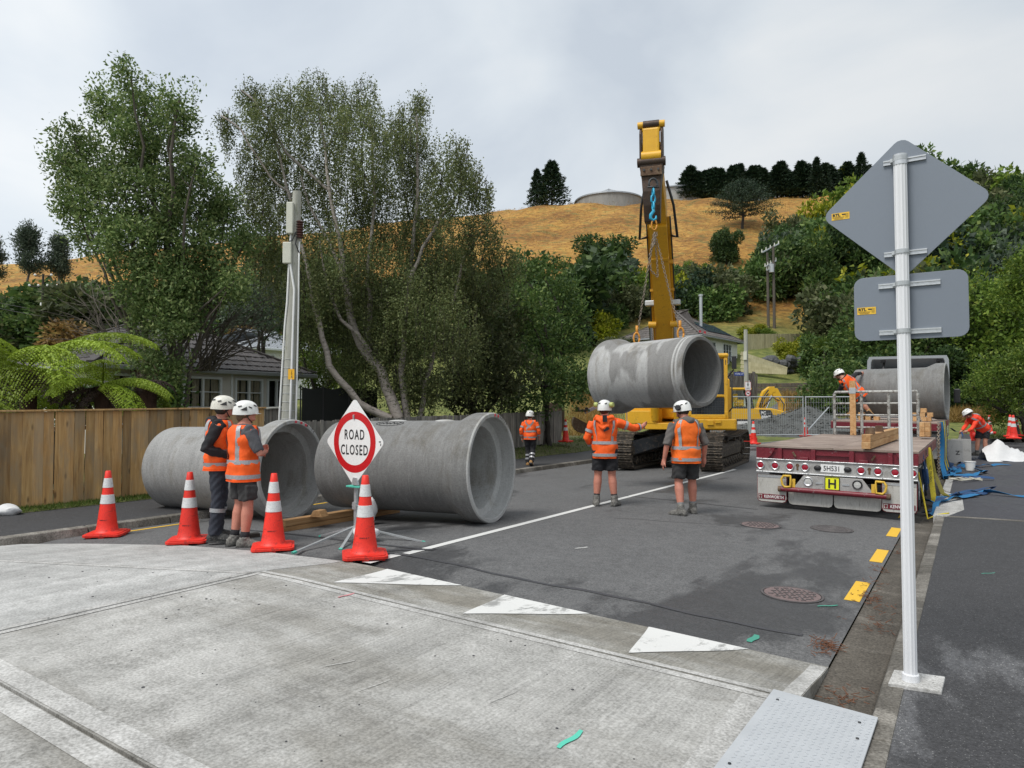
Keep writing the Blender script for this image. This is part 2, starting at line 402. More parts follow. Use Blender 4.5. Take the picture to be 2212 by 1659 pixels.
# wood
def woodmat(name, c1, c2, c3, axis=2, rough=.8, knots=True, rnd=.38, grey=None, fine=1.):
    m, nt, bs = newmat(name); st = [7*fine, 7*fine, 7*fine]; st[axis] = .45
    oi = nt.nodes.new('ShaderNodeObjectInfo')
    cmb = N(nt, 'ShaderNodeCombineXYZ')
    mul = N(nt, 'ShaderNodeMath', operation='MULTIPLY'); mul.inputs[1].default_value = 37.; nt.links.new(oi.outputs['Random'], mul.inputs[0])
    for i in range(3): nt.links.new(mul.outputs[0], cmb.inputs[i])
    def oc(s):
        v = nt.nodes.new('ShaderNodeTexCoord').outputs['Object']
        a = N(nt, 'ShaderNodeVectorMath', operation='ADD'); nt.links.new(v, a.inputs[0]); nt.links.new(cmb.outputs[0], a.inputs[1])
        mm = N(nt, 'ShaderNodeMapping'); mm.inputs['Scale'].default_value = s; nt.links.new(a.outputs[0], mm.inputs[0]); return mm.outputs[0]
    g = noise(nt, oc(st), 2.5, 7, .65, .8); b = noise(nt, oc((1, 1, .6)), 1.3, 4)
    c = ramp(nt, g, (.28, c1), (.5, c2), (.72, c3))
    c = mixc(nt, .45, c, ramp(nt, b, (.3, .15), (.7, .85)), 'SOFT_LIGHT')
    if knots:
        vo = N(nt, 'ShaderNodeTexVoronoi', Scale=2.6); nt.links.new(oc([v*.32 if i != axis else .75 for i, v in enumerate(st)]), vo.inputs['Vector'])
        c = mixc(nt, ramp(nt, vo.outputs['Distance'], (.07, .85), (.16, 0.)), c, tuple(v*.42 for v in c1))
    if grey:
        d = noise(nt, oc((2.2, 2.2, .7)), 1.2, 6, .65)
        c = mixc(nt, ramp(nt, d, (.47, 0.), (.62, .75)), c, grey)
    c = mixc(nt, 1., c, ramp(nt, oi.outputs['Random'], (0, (1-rnd, 1-rnd, 1-rnd)), (.5, (1, .99, .97)), (1, (1+rnd*.7, 1+rnd*.6, 1+rnd*.5))), 'MULTIPLY')
    nt.links.new(c, bs.inputs['Base Color']); bs.inputs['Roughness'].default_value = rough; bump(nt, bs, g, .3, .004); return m
M['fence_new'] = woodmat('treated_pine_boards', (.27, .15, .058), (.46, .275, .108), (.58, .385, .18), grey=(.32, .245, .155))
M['fence_old'] = woodmat('weathered_boards', (.12, .113, .102), (.22, .21, .19), (.36, .345, .32), knots=False, rnd=.35, grey=(.11, .103, .095))
M['fence_pale'] = woodmat('pale_pine_boards', (.33, .30, .17), (.42, .385, .24), (.48, .44, .29), knots=False, rnd=.12)
M['fence_dark'] = woodmat('rotten_paling', (.06, .045, .04), (.13, .11, .10), (.42, .41, .40), knots=False, rnd=.4)
M['timber'] = woodmat('dunnage_timber', (.22, .115, .045), (.34, .19, .08), (.46, .29, .14), axis=1, rnd=.2)
M['timber_fresh'] = woodmat('fresh_sawn_timber', (.34, .175, .07), (.50, .29, .13), (.60, .40, .21), axis=1, rnd=.15)
M['timber_dark'] = mat('dark_wet_timber', (.05, .038, .03), .8, var=.4)
M['deck'] = woodmat('deck_plywood', (.16, .115, .09), (.28, .22, .185), (.40, .335, .29), axis=0, rnd=.1, grey=(.20, .15, .13), knots=False)
M['polewood'] = mat('pole_hardwood', (.36, .36, .32), .85, var=.35, stretch=(6, 6, .5), scale=2., dirt=(.16, .17, .10), dirt_amt=.25, bmp=.4)
# paint, metal, rubber, cloth
M['cone'] = mat('cone_plastic', (.74, .026, .012), .5, var=.18, dirt=(.30, .025, .018), dirt_amt=.26, scale=9, rnd=.12)
M['cone_white'] = mat('cone_sleeve', (.62, .63, .63), .35, var=.12, scale=15, dirt=(.42, .42, .42), dirt_amt=.25)
M['yellow'] = mat('machine_yellow', (.72, .39, .018), .42, var=.1, dirt=(.34, .19, .03), dirt_amt=.12, spec=.5)
M['boom_yellow'] = mat('boom_yellow', (.60, .305, .012), .5, var=.1, dirt=(.26, .14, .02), dirt_amt=.14)
M['mini_yellow'] = mat('mini_yellow', (.74, .42, .02), .4, var=.08, dirt=(.4, .25, .05), dirt_amt=.08)
M['steel_dark'] = mat('dark_steel', (.045, .05, .056), .5, .3, var=.5, dirt=(.17, .14, .105), dirt_amt=.34, bmp=.3)
M['steel_mud'] = mat('muddy_steel', (.07, .06, .05), .7, .2, var=.45, scale=9, dirt=(.27, .21, .15), dirt_amt=.45, bmp=.4)
M['steel_brown'] = mat('rusty_black_steel', (.05, .034, .026), .5, .4, var=.4, dirt=(.11, .06, .035), dirt_amt=.4, bmp=.3)
M['rust'] = mat('rusty_steel', (.115, .068, .042), .75, .3, var=.4, dirt=(.2, .14, .09), dirt_amt=.4, bmp=.4)
M['chrome'] = mat('chrome', (.7, .72, .74), .15, 1., var=.05, bmp=0)
M['galv'] = mat('galvanised_steel', (.50, .52, .53), .42, .6, var=.15, scale=20)
M['alu'] = mat('brushed_aluminium', (.62, .63, .64), .35, .85, var=.1)
M['sign_back'] = mat('sign_back_grey', (.195, .222, .262), .5, .2, var=.05, scale=2, fine=900, bmp=0)
M['post_white'] = mat('white_post', (.72, .73, .75), .45, var=.08, stretch=(30, 30, .4), scale=2)
M['white'] = mat('white_paint', (.78, .78, .77), .4, var=.06)
M['offwhite'] = mat('cream_plastic', (.58, .58, .50), .5, var=.1)
M['red'] = mat('sign_red', (.52, .008, .012), .4, var=.05)
M['black'] = mat('black_plastic', (.018, .018, .02), .5, var=.3)
M['blackglass'] = mat('dark_glass', (.012, .016, .018), .08, var=.1, bmp=0)
M['rubber'] = mat('tyre_rubber', (.025, .025, .026), .8, var=.35, dirt=(.09, .085, .075), dirt_amt=.2)
M['maroon'] = mat('truck_maroon', (.155, .012, .022), .45, var=.2, dirt=(.34, .29, .29), dirt_amt=.05, scale=5)
M['maroon_face'] = mat('trailer_side_maroon', (.21, .06, .065), .6, var=.2, dirt=(.3, .2, .2), dirt_amt=.2)
M['plate_alu'] = mat('dirty_aluminium', (.42, .41, .395), .45, .35, var=.18, dirt=(.25, .235, .215), dirt_amt=.25, scale=4)
M['flap'] = mat('dirty_mudflap', (.46, .45, .42), .6, var=.18, stretch=(3, 3, .6), dirt=(.27, .255, .23), dirt_amt=.28)
M['lamp_red'] = mat('red_lens', (.33, .012, .03), .25, var=.15, bmp=.1)
M['lamp_clear'] = mat('clear_lens', (.50, .50, .48), .25, var=.2, scale=40)
M['hyellow'] = mat('reflective_yellow', (.80, .82, .02), .4, var=.05)
M['ring'] = mat('worn_yellow_steel', (.68, .43, .05), .5, var=.15, dirt=(.25, .14, .05), dirt_amt=.15)
M['hivis'] = mat('hi_vis_orange', (.95, .115, .008), .7, var=.1, scale=9, fine=220, bmp=.25, wrinkle=0.55)
M['hivis_red'] = mat('hi_vis_orange_red', (.92, .055, .015), .7, var=.1, scale=9, fine=220, bmp=.25, wrinkle=0.55)
M['hivis_lite'] = mat('hi_vis_light_orange', (.95, .16, .012), .7, var=.1, scale=9, fine=220, bmp=.25, wrinkle=0.55)
M['tape'] = mat('reflective_tape', (.34, .345, .36), .35, .15, var=.15, scale=25)
M['skin'] = mat('skin', (.47, .22, .15), .5, var=.14, scale=7, fine=120, bmp=.1)
M['skin_red'] = mat('sunburnt_skin', (.50, .20, .14), .5, var=.18, scale=7, fine=120, bmp=.1)
M['hair'] = mat('dark_brown_hair', (.035, .022, .015), .6, var=.5, scale=40)
M['hair_lt'] = mat('brown_hair', (.11, .06, .03), .6, var=.5, scale=40)
M['cloth_black'] = mat('black_cloth', (.014, .014, .017), .9, var=.3, fine=200, wrinkle=0.5)
M['cloth_char'] = mat('charcoal_cloth', (.034, .033, .034), .9, var=.3, fine=200, wrinkle=0.5)
M['cloth_grey'] = mat('grey_tshirt', (.075, .076, .085), .9, var=.2, fine=200, wrinkle=0.5)
M['cloth_hood'] = mat('grey_brown_hoodie', (.115, .105, .098), .9, var=.22, fine=200, wrinkle=0.55)
M['cloth_navy'] = mat('navy_trousers', (.026, .03, .043), .9, var=.3, fine=200, wrinkle=0.55)
M['sock'] = mat('grey_sock', (.16, .165, .17), .9, var=.2)
M['boot'] = mat('dusty_boot', (.13, .125, .115), .8, var=.35, scale=20, dirt=(.26, .25, .23), dirt_amt=.35)
M['boot_tan'] = mat('tan_boot', (.36, .20, .075), .8, var=.25, scale=20, dirt=(.42, .32, .2), dirt_amt=.2)
M['boot_dark'] = mat('dark_boot', (.04, .04, .04), .7, var=.3, scale=20, dirt=(.2, .19, .17), dirt_amt=.3)
M['helmet'] = mat('white_helmet', (.74, .74, .72), .3, var=.06, dirt=(.5, .49, .45), dirt_amt=.08, scale=12)
M['helmet_dirty'] = mat('dirty_helmet', (.66, .64, .57), .4, var=.1, dirt=(.34, .31, .26), dirt_amt=.22, scale=25)
M['strap_blue'] = mat('blue_webbing', (.010, .14, .32), .7, var=.3, scale=8, fine=150)
M['strap_navy'] = mat('dark_blue_webbing', (.012, .05, .14), .7, var=.3, scale=8, fine=150)
M['strap_yellow'] = mat('yellow_webbing', (.62, .50, .03), .7, var=.2, scale=8, dirt=(.3, .25, .05), dirt_amt=.2)
M['chain'] = mat('chain_steel', (.24, .20, .16), .5, .6, var=.4, scale=30)
M['hook_blue'] = mat('blue_hook', (.02, .36, .58), .4, var=.15)
M['hook_orange'] = mat('orange_shackle', (.58, .25, .03), .5, var=.2)
M['bag'] = mat('white_woven_bag', (.66, .66, .66), .6, var=.1, scale=15, fine=180)
M['netting'] = mat('black_shade_cloth', (.012, .014, .013), .85, var=.3)
M['rope'] = mat('pale_rope', (.52, .50, .42), .8, var=.2)
# buildings
M['weatherboard'] = mat('grey_weatherboard', (.62, .595, .55), .6, var=.08, scale=2)
M['wb_white'] = mat('white_weatherboard', (.80, .80, .79), .6, var=.06, scale=2)
M['wb_cream'] = mat('cream_wall', (.58, .55, .46), .6, var=.06, scale=2)
M['frame_white'] = mat('window_frame_paint', (.72, .75, .79), .45, var=.06)
M['tile'] = mat('roof_tile', (.062, .054, .052), .55, var=.35, scale=4, dirt=(.10, .062, .05), dirt_amt=.12, rnd=.3)
M['tile_lt'] = mat('roof_tile_right', (.10, .088, .08), .6, var=.3, scale=4, rnd=.2)
M['metal_roof'] = mat('corrugated_grey_roof', (.30, .32, .34), .45, .3, var=.1)
M['gutter'] = mat('grey_gutter', (.30, .315, .33), .45, var=.1)
M['curtain'] = mat('beige_curtain', (.42, .35, .26), .8, var=.25, stretch=(9, 9, .3), scale=3)
M['pinkbase'] = mat('pink_foundation', (.42, .27, .24), .8)
M['solar'] = mat('solar_panel', (.03, .045, .075), .15, var=.1, bmp=0)
M['tankwall'] = mat('tank_concrete', (.27, .265, .25), .85, var=.35, stretch=(1, 1, .25), scale=1.2, mode='obj')
M['shedwall'] = mat('pale_shed', (.40, .40, .39), .8, var=.2, stretch=(1, 1, .2))
M['stonewall'] = mat('dark_rock', (.075, .078, .08), .85, var=.5, scale=4, dirt=(.2, .2, .19), dirt_amt=.2)
M['logwall'] = mat('retaining_wall', (.10, .085, .07), .9, var=.4, scale=3, dirt=(.22, .15, .08), dirt_amt=.3)
def glassmat():
    m, nt, bs = newmat('window_glass'); bs.inputs['Base Color'].default_value = (.9, .95, .95, 1); bs.inputs['Roughness'].default_value = .03
    bs.inputs['Transmission Weight'].default_value = 1.; bs.inputs['IOR'].default_value = 1.1; return m
M['glass'] = glassmat()
# leaves, bark, ground cover
M['leaf_oak'] = leafmat('leaf_dark_green', (.06, .11, .03), (.17, .235, .08), (.33, .38, .16))
M['leaf_birch'] = leafmat('leaf_birch', (.10, .135, .045), (.21, .255, .10), (.32, .33, .13))
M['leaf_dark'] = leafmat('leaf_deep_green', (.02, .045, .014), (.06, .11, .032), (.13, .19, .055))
M['leaf_mid'] = leafmat('leaf_mid_green', (.035, .075, .018), (.11, .185, .048), (.22, .28, .08))
M['leaf_bright'] = leafmat('leaf_bright_green', (.06, .11, .014), (.15, .235, .035), (.28, .34, .06))
M['leaf_yellow'] = leafmat('leaf_yellow_green', (.12, .16, .01), (.30, .32, .02), (.45, .42, .05))
M['leaf_olive'] = leafmat('leaf_olive', (.045, .06, .024), (.11, .13, .055), (.19, .20, .10))
M['leaf_silver'] = leafmat('leaf_grey_green', (.05, .075, .05), (.12, .16, .11), (.2, .24, .17))
M['leaf_conifer'] = leafmat('needle_dark', (.010, .026, .013), (.026, .052, .025), (.05, .08, .038), .1)
M['leaf_dry'] = leafmat('leaf_dry_brown', (.10, .06, .02), (.28, .17, .06), (.4, .28, .1))
M['fern'] = leafmat('fern_green', (.19, .28, .022), (.26, .36, .035), (.32, .41, .05), .3, .35)
M['fern_dead'] = leafmat('fern_dead', (.02, .012, .01), (.06, .038, .03), None, .1)
M['grass'] = leafmat('grass_blade', (.05, .09, .015), (.11, .17, .03), (.24, .24, .08))
M['drygrass'] = leafmat('dry_grass_blade', (.18, .11, .03), (.36, .23, .07), (.5, .36, .14))
M['needles'] = mat('dry_leaf_litter', (.15, .062, .03), .8, var=.5, scale=30)
M['bark'] = mat('grey_bark', (.10, .085, .07), .9, var=.45, stretch=(3, 3, .6), scale=5, bmp=.5)
M['bark_dark'] = mat('dark_bark', (.04, .034, .028), .9, var=.45, stretch=(3, 3, .6), scale=5, bmp=.5)
M['bark_birch'] = mat('birch_bark', (.34, .30, .27), .8, var=.3, stretch=(1, 1, 3), scale=3, dirt=(.05, .045, .04), dirt_amt=.38, bmp=.4)
M['bark_fern'] = mat('fibrous_fern_trunk', (.055, .028, .018), .95, var=.6, stretch=(6, 6, 1.5), scale=8, bmp=.8)
def ground():
    m, nt, bs = newmat('hill_ground'); co = coords(nt, 'world')
    n1 = noise(nt, co, .12, 6, .6); n2 = noise(nt, coords(nt, 'world', (1, 1, 3)), 1.4, 7, .68); n3 = noise(nt, coords(nt, 'world', (1, 1, 2.5)), .45, 6, .65)
    gold = ramp(nt, n2, (.28, (.14, .07, .016)), (.5, (.33, .165, .030)), (.72, (.46, .27, .07)))
    gold = mixc(nt, ramp(nt, n3, (.52, 0.), (.60, .7)), gold, (.16, .14, .035))
    gold = mixc(nt, ramp(nt, n3, (.34, .7), (.44, 0.)), gold, (.145, .07, .02))
    gold = mixc(nt, .75, gold, ramp(nt, noise(nt, coords(nt, 'world', (1, 1, 2)), .09, 5, .6), (.36, .22), (.62, .76)), 'SOFT_LIGHT')
    gold = mixc(nt, .6, gold, ramp(nt, noise(nt, coords(nt, 'world', (1, 1, 3.5)), .9, 5, .7), (.34, .15), (.66, .85)), 'SOFT_LIGHT')
    green = ramp(nt, n2, (.3, (.06, .085, .018)), (.55, (.15, .17, .04)), (.75, (.30, .26, .085)))
    geo = nt.nodes.new('ShaderNodeNewGeometry'); sx = nt.nodes.new('ShaderNodeSeparateXYZ'); nt.links.new(geo.outputs['Position'], sx.inputs[0])
    mr = N(nt, 'ShaderNodeMapRange'); mr.inputs[1].default_value = 9.; mr.inputs[2].default_value = 14.; nt.links.new(sx.outputs[2], mr.inputs[0])
    c = mixc(nt, mr.outputs[0], green, gold)
    nt.links.new(c, bs.inputs['Base Color']); bs.inputs['Roughness'].default_value = .95; bump(nt, bs, n2, .8, .25); return m
M['ground'] = ground()
M['verge'] = mat('verge_soil', (.085, .085, .03), .95, var=.4, mode='world', scale=2)
M['gravel'] = mat('blue_grey_gravel', (.085, .09, .087), .9, var=.6, scale=30, fine=90, rnd=.2, mode='world')
M['soil'] = mat('brown_soil', (.10, .07, .045), .95, var=.4, scale=3, mode='world')
M['manhole'] = mat('pinkish_iron_cover', (.20, .145, .14), .6, .3, var=.2, scale=12, mode='world')
M['manhole_dark'] = mat('grey_iron_cover', (.11, .10, .10), .6, .3, var=.2, scale=12, mode='world')
def chequer():
    m, nt, bs = newmat('tread_plate'); co = coords(nt, 'obj')
    n1 = noise(nt, co, 5, 6, .6)
    c = mixc(nt, n1, (.40, .42, .44), (.56, .58, .60))
    nt.links.new(c, bs.inputs['Base Color']); bs.inputs['Roughness'].default_value = .5; bs.inputs['Metallic'].default_value = .2; return m
M['tread'] = chequer()
# ------------------------------------------------------------------ terrain
def build_terrain():
    xs = np.concatenate([np.linspace(-420, -90, 34), np.linspace(-85, 85, 86), np.linspace(90, 420, 34)])
    ys = np.concatenate([np.linspace(-60, 0, 7), np.linspace(2, 80, 66), np.linspace(82, 175, 60), np.linspace(180, 900, 25)])
    V = []
    for y in ys:
        for x in xs:
            z = hgt(x, y)
            if z > 5 : z += .35*math.sin(x*.21+y*.13)+.25*math.sin(x*.5-y*.31)+.12*math.sin(x*1.3+y*1.1)
            V.append(from_cam(x, y, z))
    nx = len(xs); F = []
    for j in range(len(ys)-1):
        for i in range(nx-1):
            a = j*nx+i; F.append((a, a+1, a+nx+1, a+nx))
    return struct(npmesh('hillside', [tuple(v) for v in V], F, M['ground'], smooth=True))
build_terrain()

def sheet(name, ts, ss, zf, m, kind='structure', skirt=0.):
    """grid over (t,s); ts may be function of s"""
    V, F = [], []
    for s in ss:
        row = ts(s) if callable(ts) else ts
        for t in row: V.append((t, s, zf(t, s)))
    n = len(ts(ss[0]) if callable(ts) else ts)
    for j in range(len(ss)-1):
        for i in range(n-1):
            a = j*n+i; F.append((a, a+1, a+n+1, a+n))
    o = npmesh(name, V, F, m, smooth=False)
    if kind: o['kind'] = kind
    return o
L = lambda a, b, n: [a+(b-a)*i/(n-1) for i in range(n)]
SL = L(-1.75, 20, 60)+L(20.5, 62, 60)
def edge_s(t):      # far edge of the concrete crossing
    return pw([(-9, -5.4), (-7, -4.0), (-5.33, -2.98), (-4.2, -2.4), (-2.9, -1.92), (-1.6, -1.74), (-.3, -1.70), (4.6, -1.80)], t)
def joint_s(t): return pw([(-9, -6.2), (-6.2, -4.62), (-3.37, -3.71), (-.3, -2.76), (4.6, -2.76)], t)
sheet('road', L(-5.06, 4.47, 20), [-4.2, -3.2, -2.4]+SL, lambda t, s: zroad(t, s)-(.08 if s < edge_s(t)-.02 else 0), M['road'])
sheet('side_road', L(5, 60, 22), L(47, 56, 8), lambda t, s: max(hw(t, s)+.08, rise(s)-.1), M['road'])
kl = lambda t, s: -.03+rise(s)*.9
sheet('footpath', L(-7.1, -5.2, 4), L(-8, 14, 24)+L(15, 44, 20), lambda t, s: -.028+.012*(-5.2-t)+rise(s)*.9, M['path'])
sheet('footpath', L(4.952, 10.5, 8), L(-12, 5.6, 20), lambda t, s: -.022+.012*(t-4.95), M['path'])
sheet('footpath', L(4.952, 9.2, 6), L(5.75, 22.5, 20), lambda t, s: -.018+.012*(t-4.95)+rise(s)*.9, M['newpath'])
sheet('footpath', L(4.952, 9.2, 6), L(22.5, 46, 20), lambda t, s: -.022+.012*(t-4.95)+rise(s)*.9, M['path'])
sheet('footpath_joint', L(4.952, 10.5, 8), L(5.6, 5.75, 2), lambda t, s: -.020+.012*(t-4.95), M['kerb'])
zv = lambda t, s: .0+.012*max(0, -7.1-t)+rise(s)*.9+.0125*max(0, min(s, 18)-2)*min(1, (-7.1-t)/1.)
sheet('verge', L(-10.8, -7.1, 6), L(-9, 44, 50), zv, M['verge'])
sheet('driveway', L(-12.5, -5.2, 8), L(24, 29.5, 8), lambda t, s: .03+.02*max(0, -7-t)+rise(s), M['path'])

# kerbs and channel: cast lengths, butted with a small gap
def kerbline(name, prof, s0, s1, m, step, tf=lambda s: 0):
    root = bpy.data.objects.new(name, None); COL.objects.link(root); root['kind'] = 'structure'
    s = s0; k = 0
    while s < s1:
        b = MB(); e = min(s+step-.012, s1)
        b.loft([[(x+tf(q), q, z+rise(q)) for x, z in prof] for q in (s, (s+e)/2, e)])
        b.build('kerb_length', m, root, bevel=.012); s += step; k += 1
    return root
kerbline('kerb', [(-5.06, -.30), (-5.06, -.16), (-5.09, -.035), (-5.22, -.025), (-5.22, -.3)][::-1], -8, 44, M['kerb'], 1.2)
def rk(a, b): return kerbline('kerb', [(4.80, -.32), (4.80, -.145), (4.84, -.022), (4.953, -.016), (4.953, -.32)], a, b, M['kerb'], 1.5)
rk(-9, 5.6); rk(12.4, 44)
kerbline('channel', [(4.47, -.3), (4.47, -.138), (4.62, -.155), (4.80, -.150), (4.80, -.3)], -9, 44, M['channel'], 3.0)
# lowered, splayed pale kerb of the vehicle crossing
b = MB(); b.prism([(4.80, 5.62), (4.98, 5.62), (5.20, 6.6), (5.16, 8.4), (4.80, 9.6)], -.3, -.010); b.prism([(4.80, 9.62), (4.95, 9.62), (4.95, 12.38), (4.80, 12.38)], -.3, -.03)
struct(b.build('crossing_splay', M['slab_edge'], bevel=.01))

# raised concrete crossing: slabs with real joints
ZT = lambda t: .10-.025*abs(t)
def slab(name, poly_rows, zf, m, gap=.010, th=.22):
    """rows: list of rows of (t,s) points of equal length"""
    b = MB(); n = len(poly_rows[0]); top = []
    for r in poly_rows: top.append(b.pts([(t, s, zf(t, s)) for t, s in r]))
    for a, c in zip(top, top[1:]):
        for i in range(n-1): b.face((a+i, a+i+1, c+i+1, c+i))
    per = [poly_rows[0][i] for i in range(n)]+[r[-1] for r in poly_rows[1:]]+list(reversed(poly_rows[-1][:-1]))+[r[0] for r in reversed(poly_rows[1:-1])]
    k = len(per); u = b.pts([(t, s, zf(t, s)) for t, s in per]); d = b.pts([(t, s, zf(t, s)-th) for t, s in per])
    for i in range(k): j = (i+1) % k; b.face((u+i, d+i, d+j, u+j))
    return struct(b.build(name, m))
zt = lambda t, s: ZT(t)
def zr(t, s):
    e, j = edge_s(t), joint_s(t); f = max(0, min(1, (s-j)/(e-j)))
    return lerp(ZT(t), zroad(t, s)+.006, f*f*(3-2*f)*.5+f*.5)
g = .008
slab('concrete_slab', [[(t, s) for t in L(-.3+g, 4.33, 12)] for s in L(-5.22+g, -2.76-g, 8)], zt, M['slab'])
slab('concrete_slab', [[(t, lerp(-5.22+g, joint_s(t)-g, f)) for t in L(-6.2, -.3-g, 14)] for f in L(0, 1, 6)], zt, M['slab_white'])
slab('concrete_slab', [[(t, s) for t in L(-8, 4.33, 20)] for s in L(-12, -5.22-.012, 10)], zt, M['slab'])
slab('concrete_ramp', [[(t, lerp(-2.76+g, edge_s(t), f)) for t in L(-.3+g, 4.475, 14)] for f in L(0, 1, 7)], zr, M['slab_ramp'])
slab('concrete_ramp', [[(t, lerp(joint_s(t)+g, edge_s(t), f)) for t in L(-6.4, -.3-g, 18)] for f in L(0, 1, 7)], zr, M['slab_white'])
b = MB()       # smooth trowelled margins beside the joints
def marg(p0, p1, w, zf, n=10):
    p0, p1 = Vector(p0), Vector(p1); d = (p1-p0).normalized(); q = Vector((-d.y, d.x))
    rows = []
    for i in range(n+1):
        c = p0.lerp(p1, i/n); rows.append([(c.x, c.y, zf(c.x, c.y)+.003), (c.x+q.x*w, c.y+q.y*w, zf(c.x+q.x*w, c.y+q.y*w)+.003)])
    b.loft(rows, cap=False, closed=False)
marg((-.29, -2.77), (4.32, -2.77), -.07, zt); marg((-.29, -2.745), (4.46, -2.745), .06, zr)
marg((-.285, -5.2), (4.32, -5.2), .13, zt); marg((-6, -5.24), (4.32, -5.24), -.13, zt)
marg((-.285, -5.2), (-.285, -2.78), -.07, zt); marg((-.315, -5.2), (-.315, -2.78), .07, zt)
marg((4.325, -5.0), (4.325, -2.85), .14, zt); marg((4.47, -2.74), (4.47, -1.83), .10, zr)
marg((-6, joint_s(-6)-.015), (-3.37, joint_s(-3.37)-.015), -.07, zt); marg((-3.37, joint_s(-3.37)-.015), (-.32, joint_s(-.32)-.015), -.07, zt)
struct(b.build('slab_margin', M['slab_edge']))
# teeth painted on the ramp
for P in ([(.35, -1.715), (1.32, -1.735), (.55, -2.62)], [(1.80, -1.745), (2.66, -1.76), (2.01, -2.64)], [(3.18, -1.775), (3.95, -1.79), (3.39, -2.64)]):
    b = MB(); P = [Vector(p) for p in P]; rows = []
    for i in range(9):
        f = i/8*.985; a, c = P[0].lerp(P[2], f), P[1].lerp(P[2], f)
        rows.append([(a.lerp(c, u).x, a.lerp(c, u).y, zr(*a.lerp(c, u))+.005) for u in (0, .25, .5, .75, 1)])
    b.loft(rows, cap=False, closed=False); struct(b.build('road_marking', M['mark_white']))
# centre line and other lines
def line(name, m, t0, t1, s0, s1, dz=.004, wob=0, n=None):
    b = MB(); n = n or max(2, int((s1-s0)/.5)); rows = []
    for i in range(n+1):
        s = lerp(s0, s1, i/n); w = wob*math.sin(i*1.7)
        rows.append([(t0+w, s, zroad(t0, s)+dz), ((t0+t1)/2+w, s, zroad((t0+t1)/2, s)+dz), (t1+w, s, zroad(t1, s)+dz)])
    b.loft(rows, cap=False, closed=False); return struct(b.build(name, m))
line('centre_line', M['line_white'], -.055, .055, -1.05, 12.0); line('centre_line', M['line_white'], -.05, .05, 15.5, 34)
line('centre_line', M['line_white'], -.12, .02, -1.62, -1.1)
for s in (.08, 2.0, 3.9, 5.8, 7.7, 9.6, 20, 22): line('yellow_dash', M['mark_yellow'], 4.31, 4.44, s, s+.82, n=4)
for s in (-2.0, .6, 3): line('yellow_dash', M['mark_yellow'], -4.86, -4.78, s, s+1.5, n=4)
def xline(name, m, P, w, dz=.0045):      # strip across the road along points (t,s)
    b = MB(); rows = []
    for i, (t, s) in enumerate(P):
        ww = w*(.8+.4*random.random()); rows.append([(t, s-ww/2, zroad(t, s)+dz), (t, s+ww/2, zroad(t, s)+dz)])
    b.loft(rows, cap=False, closed=False); return struct(b.build(name, m))
xline('tar_seal_strip', M['tar'], [(t, -1.12+.03*math.sin(t*3)+.012*math.sin(t*9)-.02*t) for t in L(-.5, 4.2, 30)], .055)
xline('tar_seal_strip', M['tar'], [(t, -.75+.03*math.sin(t*2)) for t in L(-3.6, .1, 20)], .06)
xline('tar_seal_strip', M['tar'], [(t, -1.12+(t+.45)*.75+.01*math.sin(t*30)) for t in L(-.45, .12, 10)], .09)
# spray marks
def spray(x, y, x2, y2, w, m, z=None):
    b = MB(); p, q = WZ(x, y, 0), WZ(x2, y2, 0); d = (q-p).normalized(); nrm = Vector((-d.y, d.x, 0)); rows = []
    for i in range(9):
        c = p.lerp(q, i/8)+nrm*min(.007, w*.3)*math.sin(i*.9); ww = w*(.55+.45*math.sin(math.pi*(i+.8)/9.6))
        row = []
        for e in (-1, 1):
            r = c+nrm*ww/2*e; zz = z(r.x, r.y) if z else zroad(r.x, r.y); row.append((r.x, r.y, zz+.006))
        rows.append(row)
    b.loft(rows, cap=False, closed=False); struct(b.build('spray_mark', m))
spray(1206, 1622, 1258, 1584, .032, M['teal'], zt); spray(730, 1312, 766, 1302, .028, M['pink'], zt)
spray(1618, 1356, 1636, 1342, .055, M['green']); spray(1765, 1282, 1810, 1279, .025, M['green'])
spray(1242, 1180, 1270, 1176, .05, M['slab_white']); spray(2120, 1236, 2150, 1234, .02, M['green'], lambda t, s: -.02)
rs_ = random.Random(21)
for k in range(3):
    x0, y0 = rs_.uniform(700, 1150), rs_.uniform(1400, 1560); spray(x0, y0, x0+rs_.uniform(30, 90), y0-rs_.uniform(12, 40), rs_.uniform(.004, .010), M['slab_edge'], zt)
xline('tar_seal_strip', M['tar'], [(t, 5.1+.012*math.sin(t*11)) for t in L(-.1, 2.3, 12)], .03); xline('tar_seal_strip', M['tar'], [(t, 2.4+.35*t+.03*math.sin(t*7)) for t in L(.8, 3.9, 22)], .012)
xline('tar_seal_strip', M['tar'], [(t, 7.6-.2*t+.05*math.sin(t*5)) for t in L(-4.2, -.4, 22)], .012)
# small flecks of tar and stone on the slab
b = MB()
for i in range(110):
    t, s = random.uniform(-4, 4.2), random.uniform(-5.1, -2.9); r = random.uniform(.003, .011)
    if s > joint_s(t)-.05: continue
    b.lathe([(r, 0), (r*.8, r*.3), (r*.3, r*.45)], 6, TR(t, s, ZT(t)+.001))
struct(b.build('tar_fleck', M['tar']), 'stuff')

